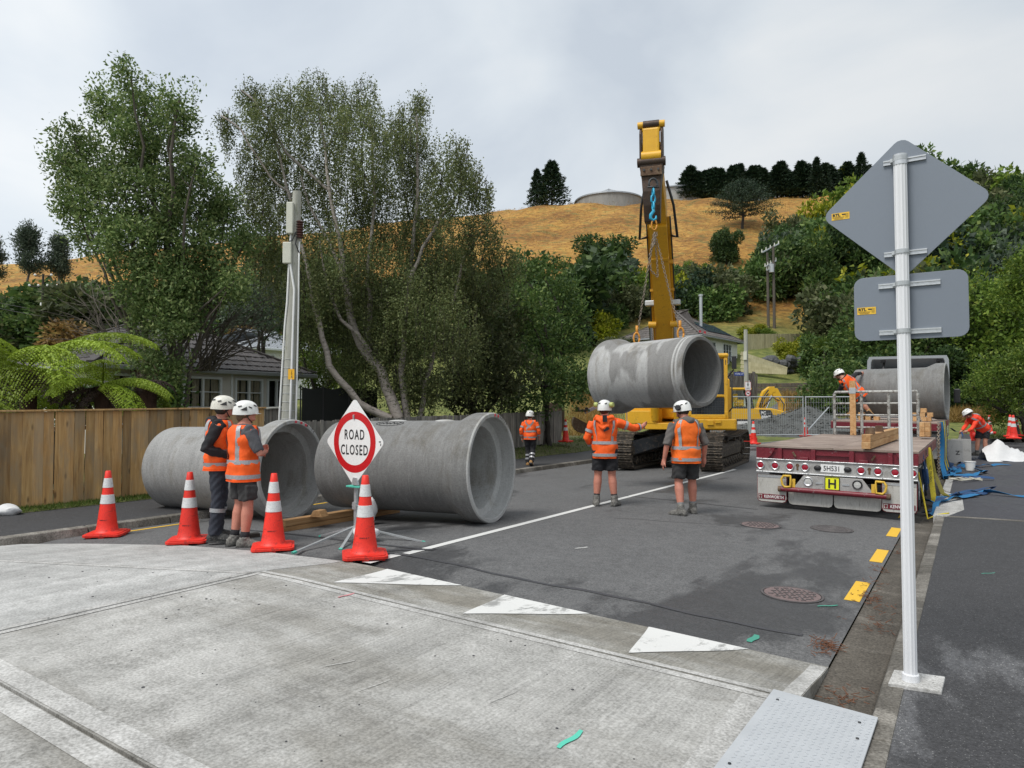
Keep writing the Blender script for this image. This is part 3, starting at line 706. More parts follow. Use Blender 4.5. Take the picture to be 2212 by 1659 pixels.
# manhole covers
def manhole(t, s, r, m, label, plain=False):
    root = thing('manhole_cover', label, 'manhole cover', (t, s, zroad(t, s)+.004), 0, 'manhole covers in the road')
    sl = -.03 if t > 0 else .03; T = Matrix.Rotation(math.atan(-sl), 4, 'Y')
    b = MB(T); b.lathe([(r, 0), (r, .006), (r*.93, .006)], 40, cap=False); b.build('frame_ring', M['manhole_dark'], root)
    b = MB(T); b.lathe([(r*.9, .002), (r*.9, .005), (.001, .006)], 40, cap=False); b.build('lid', m, root)
    b = MB(T)
    if plain:
        for q in (.3, .5, .7): b.lathe([(r*q-.012, .006), (r*q-.01, .010), (r*q+.01, .010), (r*q+.012, .006)], 30, cap=False)
    else:
        for i in range(-4, 5):
            for j in range(-4, 5):
                if i*i+j*j < 15: b.box((i*r*.2+(j % 2)*.02, j*r*.2, .008), (.045 if (i+j) % 2 else .014, .014 if (i+j) % 2 else .045, .007), rz=.5)
    b.build('raised_pattern', M['manhole_dark'] if not plain else m, root)['kind'] = 'stuff'
manhole(3.89, -.05, .275, M['manhole'], 'pinkish round manhole cover nearest the crossing, beside the yellow dashes')
manhole(2.72, 3.56, .285, M['manhole'], 'studded round manhole cover behind the trailer, left of the dark one')
manhole(3.62, 3.95, .285, M['manhole_dark'], 'dark ringed manhole cover behind the trailer nearest the kerb', True)

# steel tread plate between crossing and footpath
zp = .012
root = thing('tread_plate', 'grey steel chequer plate bridging the channel beside the concrete crossing', 'steel plate', (4.56, -3.6, -.012), R(-1.5))
b = MB(); b.prism([(-.24, -1.25), (.32, -1.25), (.29, .83), (-.26, .90)], 0, .012); b.build('plate', M['tread'], root, bevel=.003)
b = MB()
for i in range(-8, 11):
    for j in range(-40, 28):
        x, y = i*.034, j*.034
        if -.235 < x < .285 and -1.2 < y < .80: b.box((x, y, .0135), (.019, .005, .003), rz=.78 if (i+j) % 2 else -.78)
b.build('tread_pattern', M['tread'], root)['kind'] = 'stuff'; KIDS  # raised bars
for x, y in ((-.2, .75), (.22, .7), (.24, .5), (-.2, -.1), (.02, -.2), (.2, -.6)): b = MB(); b.cyl((x, y, .012), (x, y, .017), .008, n=8); b.build('bolt', M['steel_dark'], root)
# leaf litter in the channel
b = MB()
for (x, y, n, sp) in ((1780, 1398, 70, .10), (1880, 1290, 40, .12), (1885, 1260, 20, .10), (1900, 1230, 25, .08), (1905, 1352, 30, .09), (1830, 1500, 40, .10), (1790, 1395, 30, .05), (1895, 1300, 25, .14), (1950, 1190, 16, .1), (1900, 1330, 14, .2)):
    p = WZ(x, y, -.12)
    for i in range(n):
        q = Vector((p.x+random.gauss(0, sp*.6), p.y+random.gauss(0, sp), 0)); q.z = (-.145 if q.x > 4.47 else zroad(q.x, q.y))+.006+random.random()*.02
        if q.x < 4.45 and q.y < -1.85: q.z = zr(q.x, min(q.y, -1.8))+.01
        a = random.random()*6.28; l = random.uniform(.02, .075); d = Vector((math.cos(a), math.sin(a), random.uniform(-.1, .35)))
        b.bar(q, q+d*l, .004, .003)
struct(b.build('leaf_litter', M['needles']), 'stuff')

# ------------------------------------------------------------------ paling fences, board by board
def board_mesh(w, h, th, m, name='board'):
    b = MB(); b.box((0, 0, h/2), (w, th, h)); o = b.build(name, m); me = o.data; bpy.data.objects.remove(o); return me
def paling(name, label, pts, h, bw, m, cap=False, gap=.004, group='paling fences', zoff=None, hvar=.0, rails=True, th=.022):
    P = [Vector(p) for p in pts]
    root = thing(name, label, 'fence', P[0], 0, group); ms = [board_mesh(bw*f, h, th, m) for f in (1., .93, 1.06)]
    capmb = MB(); rl = MB(); k = 0
    for a, c in zip(P, P[1:]):
        d = c-a; Ld = Vector((d.x, d.y, 0)).length; ang = math.atan2(d.y, d.x); n = max(1, int(Ld/(bw+gap)))
        for i in range(n):
            q = a+d*((i+.5)/n)-P[0]; o = link('board', random.choice(ms), root)
            o.location = (q.x, q.y+random.uniform(-.009, .009), q.z+random.uniform(-.015, .015)-hvar*random.random())
            o.rotation_euler = (random.uniform(-.008, .008), random.uniform(-.006, .006), ang+random.uniform(-.015, .015)); k += 1
        nn = Vector((-math.sin(ang), math.cos(ang), 0))
        for hh in (.25, h-.3): rl.bar(a-P[0]+nn*.045+Vector((0, 0, hh)), c-P[0]+nn*.045+Vector((0, 0, hh)), .05, .07)
        if cap: capmb.bar(a-P[0]+Vector((0, 0, h+.012)), c-P[0]+Vector((0, 0, h+.012)), .14, .032)
    if rails: rl.build('rail', m, root)
    if cap: capmb.build('capping', M['polewood'] if cap == 2 else m, root, bevel=.006)
    return root
fa = [(-7.98, -4.6, -.08), (-7.55, 1.0, .0), (-7.55, 2.75, .02)]
paling('board_fence', 'new tan treated timber board fence on the left with capping rail', fa, 1.62, .152, M['fence_new'], cap=1)
e0 = WD(545, 980, 15.4); e1 = WD(606, 980, 16.4); e1.z = e0.z = .03
paling('board_fence', 'short grey weathered end of the board fence behind the utility pole', [(-7.55, 2.76, .02), (e1.x, e1.y, .05)], 1.60, .15, M['fence_old'], cap=2)
f0 = WD(600, 980, 16.3); f0.z = .06; f1 = WD(1213, 960, 28.2); f1.z = .30
fm = f0.lerp(f1, .5)
paling('paling_fence', 'long low grey paling fence behind the large pipe and walking worker', [f0, fm, f1], 1.27, .10, M['fence_old'], gap=.006, hvar=.03)
g0 = WD(1608, 752, 66); g1 = WD(1740, 742, 70); g0.z = hw(g0.x, g0.y)-.1; g1.z = g0.z+.5
paling('paling_fence', 'pale new paling fence on the lawn above the white house', [g0, g1], 1.9, .14, M['fence_pale'])
g0 = WD(1540, 850, 48); g1 = WD(1636, 850, 50); g0.z = 2.0; g1.z = 2.1
paling('paling_fence', 'dark rotting paling fence behind the street name pole', [g0, g1], 2.3, .15, M['fence_dark'], hvar=.35)

# ------------------------------------------------------------------ houses
def roof_tiles(root, P, m, tw, course, name='roof_tile', limit=300, parent=None):
    """P: eave-left, eave-right, ridge-right, ridge-left; overlapping curved tiles"""
    a, bq, c, d = [Vector(p) for p in P]; up = ((d+c)/2-(a+bq)/2); Lr = up.length; nrm = (bq-a).cross(d-a).normalized()
    if nrm.z < 0: nrm = -nrm
    n = max(2, int(Lr/course)); e = (bq-a).normalized(); updir = up-e*up.dot(e); updir.normalize()
    tb = MB(); pts = []
    prof = [(0, .0), (.18, .028), (.36, .010), (.62, .004), (.82, .02), (1, .006)]
    rows = [[Vector(((x-.5)*tw*1.02, -course*.5, z+.026)) for x, z in prof], [Vector(((x-.5)*tw*1.02, course*.55, z)) for x, z in prof]]
    tb.loft([rows[0], rows[1]], cap=False, closed=False)
    lo = [v-Vector((0, 0, .03)) for v in rows[0]]; tb.loft([lo, rows[0]], cap=False, closed=False)
    Fm = Matrix((e, nrm.cross(e) if nrm.cross(e).dot(updir) > 0 else -nrm.cross(e), nrm)).transposed().to_4x4()
    o = tb.build(name, m); me = o.data; bpy.data.objects.remove(o)
    cells = []
    for j in range(n):
        f0 = j/n; L0 = a.lerp(d, (j+.0)/n); R0 = bq.lerp(c, (j+.0)/n); L1 = a.lerp(d, (j+1)/n); R1 = bq.lerp(c, (j+1)/n)
        lx = max((L0-a).dot(e), (L1-a).dot(e))-tw*.5; rx = min((R0-a).dot(e), (R1-a).dot(e))+tw*.5
        k = max(1, int((rx-lx)/tw))
        for i in range(k):
            cells.append(a+e*(lx+(i+.5)*tw+((rx-lx)-k*tw)/2)+updir*((j+.5)*Lr/n)+nrm*.03)
    if len(cells) <= limit:
        for p in cells:
            o = link(name, me, root); o.matrix_local = Matrix.Translation(p) @ Fm @ Matrix.Diagonal((1, Lr/n/course, 1, 1))
    else:
        nb = MB()
        for p in cells:
            T = Matrix.Translation(p) @ Fm
            k = nb.pts(tb.v, T)
            for f in tb.f: nb.face([k+i for i in f])
        nb.build('roof_tiling', m, root)['kind'] = 'stuff'
def window(root, M4, w, h, cols, rows_, m=None, curtain=True, depth=.08):
    m = m or M['frame_white']; b = MB(M4); fw = .07
    b.box((0, 0, h/2-fw/2), (w, .10, fw)); b.box((0, 0, -h/2+fw/2), (w, .10, fw))
    for x in (-w/2+fw/2, w/2-fw/2): b.box((x, 0, 0), (fw, .10, h-2*fw))
    for i in range(1, cols): b.box((-w/2+w*i/cols, -.003, 0), (fw*.95, .10, h-2*fw))
    b.box((0, -.03, -h/2-.02), (w+.1, .16, .04))
    f = b.build('window', m, root)
    cw = w/cols
    for i in range(cols):
        for k in range(1, rows_):
            b = MB(M4); b.box((-w/2+cw*(i+.5), .0, -h/2+h*k/rows_), (cw-fw, .06, .028)); b.build('glazing_bar', m, f)
    b = MB(M4); b.box((0, .02, 0), (w-.08, .008, h-.08)); b.build('pane', M['glass'], f)
    b = MB(M4)
    if curtain:
        for i in range(cols):
            x0 = -w/2+cw*i+.05
            for a, c in ((x0, x0+cw*.42), (x0+cw*.5, x0+cw-.08)):
                rows = [[(lerp(a, c, q/14), .13+.022*math.sin(q*1.9+i), z) for q in range(15)] for z in (-h/2, h/2)]
                b.loft(rows, cap=False, closed=False)
        b.build('curtain', M['curtain'], f)
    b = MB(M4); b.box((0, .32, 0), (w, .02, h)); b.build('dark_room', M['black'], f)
    return f
def hip_house(name, label, A, B, depth, zf, ze, pitch, wallm, tilem, tw=.28, course=.36, over=.5, board=.17, wins=(), base=None, metal=False, tile_sides=(0,), side_wins=(), gutterm=None):
    """A,B: front wall corners (left,right seen from the street), world xy"""
    A, B = Vector((A[0], A[1], 0)), Vector((B[0], B[1], 0)); W_ = (B-A).length; ang = math.atan2(B.y-A.y, B.x-A.x)
    root = thing(name, label, 'house', (A.x, A.y, zf), ang, 'houses')
    H = ze-zf                       # local: x along front, y back, z up
    b = MB(); t = .12
    def wallside(L_, T, openings, mb):
        xs = sorted([0, L_]+[o[0]-o[2]/2 for o in openings]+[o[0]+o[2]/2 for o in openings])
        for x0, x1 in zip(xs, xs[1:]):
            if x1-x0 < .01: continue
            op = [o for o in openings if o[0]-o[2]/2 < (x0+x1)/2 < o[0]+o[2]/2]
            segs = [(0, H)] if not op else [(0, op[0][1]-op[0][3]/2), (op[0][1]+op[0][3]/2, H)]
            for z0, z1 in segs: mb.box(((x0+x1)/2, t/2, (z0+z1)/2), (x1-x0, t, z1-z0), M=T)
        return
    sides = [(W_, TR(), wins), (depth, TR(W_, 0, 0, math.pi/2), side_wins), (W_, TR(W_, depth, 0, math.pi), ()), (depth, TR(0, depth, 0, -math.pi/2), ())]
    for L_, T, o in sides: wallside(L_, T, o, b)
    wall = b.build('wall', wallm, root)
    if board:                        # lapped weatherboards, one by one, on the two seen sides
        for L_, T, o in sides[:2]:
            n = int(H/board)
            for i in range(n):
                z = (i+.5)*board
                xs = sorted([0, L_]+[q[0]-q[2]/2-.02 for q in o]+[q[0]+q[2]/2+.02 for q in o])
                for x0, x1 in zip(xs, xs[1:]):
                    if x1-x0 < .05: continue
                    if any(q[0]-q[2]/2-.03 < (x0+x1)/2 < q[0]+q[2]/2+.03 and abs(z-q[1]) < q[3]/2+.04 for q in o): continue
                    mb = MB(T); k = [(x0, -.028, z-board/2), (x1, -.028, z-board/2), (x1, -.004, z+board/2), (x0, -.004, z+board/2)]
                    mb.loft([[(k[0][0], 0, k[0][2]), k[0], k[3], (k[3][0], 0, k[3][2])], [(k[1][0], 0, k[1][2]), k[1], k[2], (k[2][0], 0, k[2][2])]])
                    mb.build('weatherboard', wallm, root)
    for L_, T, o in sides[:2]:
        for q in o: window(root, T @ TR(q[0], .0, q[1]), q[2], q[3], q[4], q[5], curtain=q[6] if len(q) > 6 else True)
    # roof
    e = over; rz = math.tan(pitch)*(depth/2+e); x0, x1, y0, y1 = -e, W_+e, -e, depth+e; hy = (y1-y0)/2
    E0, E1, E2, E3 = (x0, y0, H), (x1, y0, H), (x1, y1, H), (x0, y1, H); r0 = (x0+hy, y0+hy, H+rz); r1 = (x1-hy, y0+hy, H+rz)
    b = MB(); i = b.pts([E0, E1, E2, E3, r0, r1]); 
    for f in ((0, 1, 5, 4), (1, 2, 5), (2, 3, 4, 5), (3, 0, 4), (3, 2, 1, 0)): b.face([i+q for q in f])
    rf = b.build('roof', tilem, root)
    if metal:
        b = MB()
        for P in ((E0, E1, r1, r0), (E1, E2, r1, r1)):
            a, c2 = Vector(P[0]), Vector(P[1]); d, c3 = Vector(P[3]), Vector(P[2]); n = int((c2-a).length/.22)
            nr = (c2-a).cross(d-a).normalized()
            for k in range(1, n):
                f = k/n; p = a.lerp(c2, f); ex = (c2-a).normalized(); s_ = (p-a).length; lim = min(1, s_/max(.01, (d-a).dot(ex)), ((c2-a).length-s_)/max(.01, (c2-c3).dot(ex)))
                updir = ((d-a)-ex*(d-a).dot(ex)); b.bar(p+nr*.01, p+updir*lim+nr*.01, .05, .03, nr)
        b.build('roof_rib', tilem, root)['kind'] = 'stuff'
    else:
        pl = [(E0, E1, r1, r0), (E1, E2, r1, r1), (E2, E3, r0, r1), (E3, E0, r0, r0)]
        for k in tile_sides: roof_tiles(root, pl[k], tilem, tw, course)
    b = MB()
    for p, q in ((r0, r1), (E0, r0), (E1, r1), (E2, r1), (E3, r0)):
        p, q = Vector(p), Vector(q); n = max(2, int((q-p).length/.4))
        for k in range(n): b.bar(p.lerp(q, k/n)+Vector((0, 0, .07)), p.lerp(q, (k+1.06)/n)+Vector((0, 0, .06)), .22, .07)
    b.build('ridge_capping', tilem, root, bevel=.02)
    b = MB()
    for p, q in ((E0, E1), (E1, E2), (E2, E3), (E3, E0)):
        p, q = Vector(p), Vector(q); b.bar(p+Vector((0, 0, -.05)), q+Vector((0, 0, -.05)), .13, .13)
    b.build('gutter', gutterm or M['gutter'], root, bevel=.02)
    if base:
        b = MB(); b.box((W_/2, depth/2, -base[0]/2-.01), (W_-.1, depth-.1, base[0])); b.build('foundation', base[1], root)
    return root
# grey weatherboard bungalow behind the left fence
B_ = WD(640, 850, 25.0); A_ = WD(405, 850, 21.6); d_ = (A_-B_); d_.z = 0; d_.normalize(); A2 = B_+d_*6.7
hh = hip_house('bungalow', 'grey weatherboard bungalow with dark tiled hip roof behind the left board fence', A2, B_, 6.6, .35, 2.86, R(27), M['weatherboard'], M['tile'],
   wins=[(6.7-.85, 1.35, .8, 1.95, 2, 2, False), (6.7-1.95, 1.58, 1.08, 1.45, 2, 3), (6.7-3.62, 1.58, 1.32, 1.45, 2, 3), (6.7-5.7, 1.55, 1.5, 1.5, 2, 3)], tile_sides=(0, 1, 3))
b = MB(); b.cyl((6.7-2.62, -.06, .2), (6.7-2.62, -.06, 2.45), .035, n=8); b.build('downpipe', M['frame_white'], hh)
# pale house with metal roof far behind it
B_ = WD(720, 780, 41); A_ = WD(520, 780, 37)
hip_house('metal_roof_house', 'pale weatherboard house with grey metal roof beyond the bungalow', A_, B_, 8, 2.2, 4.95, R(17), M['wb_white'], M['metal_roof'], metal=True, over=.4, board=.2,
   wins=[(1.6, 1.9, .7, 1.1, 1, 2, False), (3.9, 1.9, 1.0, 1.1, 2, 2, False)], gutterm=M['frame_white'])
b = MB(); p = WD(559, 747, 36.5); b.cyl(p, p+Vector((0, 0, .8)), .06, n=8)
tag(b.build('vent_pipe', M['steel_dark']), 'thin dark vent pipe standing before the pale metal roof', 'vent pipe')
# white house on the rise to the right
A_ = WD(1350, 760, 62); Cn = WD(1508, 760, 57.5); D_ = WD(1600, 760, 63.5)
rh = hip_house('white_house', 'white weatherboard house with brown tiled hip roof and solar panels on the rise', A_, Cn, (D_-Cn).length*1.0, 5.05, 7.75, R(31), M['wb_white'], M['tile_lt'], tw=.34, course=.42, over=.55, board=.24,
   wins=[(3.0, 1.2, 1.6, 1.2, 2, 2, False)], side_wins=[(2.6, 1.5, 1.7, 1.8, 3, 3, False), (5.9, 1.5, 1.8, 1.8, 3, 3, False)], base=(2.2, M['pinkbase']), tile_sides=(0, 1))
Wd = (Vector((Cn.x, Cn.y, 0))-Vector((A_.x, A_.y, 0))).length; dp = (D_-Cn).length
hyp = (dp+1.1)/2; rzz = math.tan(R(31))*hyp
b = MB(); E1 = Vector((Wd+.55, -.55, 2.7)); E2 = Vector((Wd+.55, dp+.55, 2.7)); r1 = Vector((Wd+.55-hyp, dp/2, 2.7+rzz)); nr = (E2-E1).cross(r1-E1).normalized()
cen = (E1+E2)/2; upd = (r1-cen)
for k in range(5):
    p = cen+(E2-E1).normalized()*(-1.1+k*1.02)+upd*.18; q = cen+(E2-E1).normalized()*(-1.1+k*1.02)*.95+upd*.55; b.bar(p+nr*.12, q+nr*.12, .96, .04, nr)
b.build('solar_panel', M['solar'], rh)
b = MB(); b.cyl((Wd-1.2, 3.2, 3.5), (Wd-1.2, 3.2, 6.5), .14, n=10); b.cyl((Wd-1.2, 3.2, 6.5), (Wd-1.2, 3.2, 6.65), .2, n=10); b.build('flue', M['galv'], rh)
# timber ramp fence, retaining walls
root = thing('retaining_wall', 'low dark retaining wall under the lawn behind the yellow mini digger', 'wall', WD(1620, 850, 52.5))
o = root.location
b = MB(); q0 = WD(1622, 848, 52.5); q1 = WD(1752, 848, 51)
n = 16
for j in range(3):
    for i in range(n):
        p = q0.lerp(q1, i/n); q = q0.lerp(q1, (i+1)/n); zz = 2.75+j*.33
        mb = MB(); mb.bar(Vector((p.x, p.y, zz))-o, Vector((q.x, q.y, zz))-o, .3*random.uniform(.9, 1.1), .31); mb.build('block', M['logwall'], root, bevel=.03)
root = thing('rock_wall', 'dark stacked rock bank below the yellow shrub on the lawn', 'rock wall', WD(1720, 800, 58)); o = root.location
for i in range(46):
    x = random.uniform(1650, 1765); y = lerp(770, 800, random.random())+(1765-x)*.04; p = WD(x, y, 58-random.random()*.6)
    mb = MB(); mb.ball((0, 0, 0), random.uniform(.25, .5), 7, 5, M=TR(*(p-o), rz=random.random()*3, rx=random.random()), sq=(1.3, 1, .8)); mb.build('rock', M['stonewall'], root)
root = thing('ramp_fence', 'pale timber board wall stepping down beside the white house', 'fence', WD(1605, 800, 57)); o = root.location
for k in range(5):
    y0, y1 = 758+k*11, 758+k*11
    mb = MB(); p0, p1 = WD(1600, 763+k*9.5, 57.2), WD(lerp(1612, 1700, 1-.0*k), lerp(800, 798, k/4) if False else 797+k*2, 55.5)
    mb.bar(p0-o, p1-o, .06, .30); mb.build('board', M['fence_pale'], root)
# water tank and shed on the ridge
c = WD(1315, 425, 150)
root = thing('water_tank', 'round grey concrete water tank on the hill ridge with wire-stayed roof', 'water tank', (c.x, c.y, c.z-3.3))
b = MB(); b.lathe([(7.3, -3), (7.3, 2.05), (7.1, 2.05)], 48, cap=False); b.build('wall', M['tankwall'], root)
b = MB(); b.lathe([(7.55, 1.95), (7.5, 2.25), (4.5, 3.0), (.1, 3.35)], 48); b.build('roof', M['metal_roof'], root)
b = MB(); b.cyl((0, 0, 3.3), (0, 0, 5.1), .12, n=8)
for i in range(12): a = i*math.pi/6; b.cyl((0, 0, 5.0), (5.4*math.cos(a), 5.4*math.sin(a), 2.75), .035, n=5)
b.build('roof_stay', M['galv'], root)
c = WD(1470, 420, 152)
root = thing('hill_shed', 'pale ridge shed peeking left of the shelter belt trees', 'shed', (c.x, c.y, c.z-1.2), YAW)
b = MB(); b.box((0, 0, .3), (8, 5, 4)); b.build('wall', M['shedwall'], root)
b = MB(); b.loft([[(-4.3, -2.8, 1.9), (-4.3, 2.8, 1.9), (-4.3, 2.8, 2.15), (-4.3, -2.8, 2.15)], [(4.3, -2.8, 2.6), (4.3, 2.8, 2.6), (4.3, 2.8, 2.85), (4.3, -2.8, 2.85)]]); b.build('roof', M['metal_roof'], root)

# asphalt path climbing away, gravel heap
def drape(name, pts, w, m, dz=.06):
    b = MB(); P = [Vector(p) for p in pts]; rows = []
    n = 40
    for i in range(n+1):
        f = i/n*(len(P)-1); k = min(int(f), len(P)-2); c = P[k].lerp(P[k+1], f-k); d = (P[k+1]-P[k]); d.z = 0; d.normalize(); q = Vector((d.y, -d.x, 0))
        rows.append([(c.x+q.x*w*u, c.y+q.y*w*u, max(hw(c.x+q.x*w*u, c.y+q.y*w*u), rise(c.y))+dz) for u in (-.5, -.2, .2, .5)])
    b.loft(rows, cap=False, closed=False); return struct(b.build(name, m))
drape('path', [WD(1640, 930, 37), WD(1690, 900, 42), WD(1728, 870, 47), WD(1760, 855, 51.5)], 3.0, M['road'])
def heap(name, parts, m, label=None):
    V, F = [], []; 
    for (cx, cy, rx, ry, h, n) in parts:
        k0 = len(V)
        for i in range(n+1):
            for j in range(36):
                a = j/36*6.283; r = (i/n); x, y = cx+rx*r*math.cos(a), cy+ry*r*math.sin(a)
                z = h*(1-r)**.9*(1+.18*math.sin(a*3+cx)+.1*math.sin(a*7))
                V.append((x+random.gauss(0, .03), y+random.gauss(0, .03), z+rise(y)-.12+random.gauss(0, .025)))
        for i in range(n):
            for j in range(36): a, c2 = k0+i*36+j, k0+i*36+(j+1) % 36; F.append((a, c2, c2+36, a+36))
    return struct(npmesh(name, V, F, m), 'stuff', label)
p1, p2, p3, p4 = WD(1745, 930, 36.5), WD(1670, 935, 36.5), WD(1600, 930, 37), WD(1830, 930, 36)
hp = [(p1.x, p1.y, 4.6, 3.4, 1.3, 14), (p2.x, p2.y, 3.6, 2.6, .85, 12), (p4.x, p4.y, 3, 2.6, .8, 10)]
heap('gravel_heap', hp, M['gravel'])
heap('soil_heap', [(p3.x, p3.y, 4.0, 3, .5, 12)], M['soil'])
# loose stones over the heap
n = 5200; V = []; Fq = []
for i in range(n):
    cx, cy, rx, ry, h, _ = random.choice(hp+[(p3.x, p3.y, 4.0, 3, .5, 12)]); a = random.random()*6.283; r = random.random()**.6
    x, y = cx+rx*r*math.cos(a), cy+ry*r*math.sin(a); z = h*(1-r)**.9*(1+.18*math.sin(a*3+cx)+.1*math.sin(a*7))+rise(y)-.1; s = random.uniform(.03, .085)
    k = len(V); ro = random.random()*3
    for dx, dy, dz in ((1, 0, 0), (0, 1, 0), (-1, 0, 0), (0, -1, 0), (0, 0, 1)):
        V.append((x+s*(dx*math.cos(ro)-dy*math.sin(ro)), y+s*(dx*math.sin(ro)+dy*math.cos(ro)), z+s*dz*.9))
    for f in ((0, 1, 4), (1, 2, 4), (2, 3, 4), (3, 0, 4)): Fq.append([k+q for q in f])
struct(npmesh('loose_stones', V, Fq, M['gravel']), 'stuff')
# ------------------------------------------------------------------ vegetation
def unit(a): return a/np.maximum(np.linalg.norm(a, axis=-1, keepdims=True), 1e-6)
def rdir(n, up=0.): v = RNG.normal(size=(n, 3)); v[:, 2] += up; return unit(v)
def leaves(C, D, L_, W_, fold=.2):
    n = len(C); S = unit(np.cross(D, rdir(n))); Nn = np.cross(S, D)
    L_ = np.broadcast_to(np.asarray(L_), (n,))[:, None]; W_ = np.broadcast_to(np.asarray(W_), (n,))[:, None]
    V = np.stack([C, C+D*L_*.45+S*W_*.5+Nn*W_*fold, C+D*L_, C+D*L_*.45-S*W_*.5+Nn*W_*fold], 1).reshape(-1, 3)
    return V, np.arange(n*4).reshape(-1, 4)
def limb(mb, p0, p1, r0, r1, bend=.15, n=6, sides=6, rise_=0.):
    p0, p1 = Vector(p0), Vector(p1); L_ = (p1-p0).length; pts = []; off = Vector((random.gauss(0, 1), random.gauss(0, 1), 0))*bend*L_*.5
    for i in range(n+1):
        f = i/n; q = p0.lerp(p1, f)+off*math.sin(math.pi*f)+Vector((0, 0, rise_*L_*math.sin(math.pi*f)))+Vector((random.gauss(0, 1), random.gauss(0, 1), random.gauss(0, .4)))*.015*L_*(0 < i < n)
        pts.append(q)
    mb.tube(pts, [lerp(r0, r1, (i/n)**.8) for i in range(n+1)], sides, cap=False); return pts
def clump_tree(name, label, cat, base, lobes, leafm, barkm, nclus, nleaf, ll, lw, sig, stems, droop=0., group=None, twig=True, flat=.9, up=.2):
    """lobes: (centre Vector, radius); base Vector; stems: list of (foot offset, girth, lobe indices)"""
    root = thing(name, label, cat, base, 0, group); o = Vector(base)
    tb = MB(); tw = MB(); Cs = []
    for foot, r, idx in stems:
        f0 = Vector(foot); top = sum((lobes[i][0]-o for i in idx), Vector())/len(idx); mid = f0.lerp(top, .45); mid.x = lerp(f0.x, top.x, .3); mid.y = lerp(f0.y, top.y, .3)
        a = limb(tb, f0, mid, r, r*.7, .06)
        for i in idx:
            b2 = limb(tb, mid, lobes[i][0]-o, r*.55, r*.16, .14, rise_=.06)
            for _ in range(5):
                q = b2[random.randint(2, 6)]; d = Vector(rdir(1, .4)[0])*lobes[i][1]*random.uniform(.6, 1.0); limb(tw, q, q+d, r*.16, r*.04, .1, 4, 4)
    for c, r in lobes:
        k = int(nclus*(r**2)); dd = rdir(k); rad = r*RNG.uniform(.25, 1.0, k)**.55
        P = np.array(c-o)+dd*rad[:, None]*np.array([1, 1, flat]); Cs.append((P, dd))
    P = np.concatenate([a for a, _ in Cs]); DD = np.concatenate([d for _, d in Cs])
    keep = RNG.random(len(P)) < .86; P, DD = P[keep], DD[keep]
    size = RNG.uniform(.55, 1.3, len(P))
    C = np.repeat(P, nleaf, 0)+np.clip(RNG.normal(size=(len(P)*nleaf, 3)), -1.7, 1.7)*sig*np.repeat(size, nleaf)[:, None]
    D = unit(np.repeat(DD, nleaf, 0)*.5+rdir(len(C), up-droop)*.9)
    V, F = leaves(C, D, RNG.uniform(.7, 1.3, len(C))*ll, RNG.uniform(.7, 1.3, len(C))*lw)
    tb.build('trunk', barkm, root, smooth=True)
    if tw.v: tw.build('twigs', barkm, root)['kind'] = 'stuff'
    npmesh('crown', V, F, leafm, root)
    return root
def lob(lst, Y, sY=1.0):
    out = []
    for x, y, r in lst:
        Yd = Y+random.uniform(-sY, sY); out.append((WD(x, y, Yd), r/1500*Yd))
    return out
# -- tall dark multi-stemmed tree by the bungalow
b0 = WD(345, 905, 19.5); b0.z = .2
LB = [(268, 160, 40), (225, 215, 55), (300, 235, 60), (385, 205, 38), (372, 250, 48), (130, 290, 46), (165, 350, 68), (110, 350, 42), (255, 310, 75), (350, 330, 78), (425, 350, 42), (125, 430, 50), (210, 420, 85), (320, 430, 95), (430, 420, 85), (480, 430, 40), (180, 500, 62), (270, 520, 85), (390, 530, 100), (490, 490, 68), (540, 520, 45), (330, 610, 90), (450, 600, 80), (520, 600, 45), (315, 690, 48), (365, 690, 62), (400, 660, 40), (310, 780, 48), (362, 790, 44), (335, 850, 50)]
lobes = lob([(312+(x-300)*.9, y+6, r*.86) for x, y, r in LB], 19.3, 1.3)
clump_tree('broadleaf_tree', 'tall dark green multi-stemmed tree behind the left fence, left of the birch', 'tree', b0, lobes, M['leaf_oak'], M['bark'], 95, 50, .115, .054, .18,
   [((-.5, 0, 0), .13, (2, 1, 0, 8, 17)), ((.0, .3, 0), .16, (9, 3, 4, 13)), ((.35, -.1, 0), .12, (14, 10, 19, 20)), ((-.9, .2, 0), .10, (6, 5, 7, 12)), ((.7, .1, 0), .09, (22, 23, 15)), ((-.3, .1, 0), .09, (11, 16, 23)), ((.2, 0, 0), .1, (18, 20, 25))])
# -- big birch with weeping twigs
bB = WD(838, 900, 22); bB.z = .3
BB = [(545, 200, 38), (575, 250, 52), (490, 255, 26), (625, 215, 55), (690, 190, 48), (700, 270, 85), (780, 215, 58), (800, 300, 95), (870, 270, 55), (905, 215, 26), (900, 330, 72), (560, 330, 68), (620, 370, 90), (985, 320, 36), (1010, 360, 36), (970, 400, 70), (1045, 410, 28), (740, 420, 110), (860, 440, 110), (560, 430, 52), (620, 490, 78), (940, 510, 95), (1040, 500, 60), (720, 550, 95), (840, 570, 100), (660, 620, 62), (1000, 600, 80), (1090, 560, 48), (920, 640, 90), (780, 670, 80), (690, 700, 40), (860, 740, 85), (980, 700, 70), (790, 780, 60), (900, 820, 70), (1010, 780, 60), (600, 560, 60), (560, 520, 45), (720, 620, 70), (830, 650, 80), (960, 560, 70), (650, 700, 40), (740, 760, 50)]
lb = lob(BB, 22.5, 1.8)
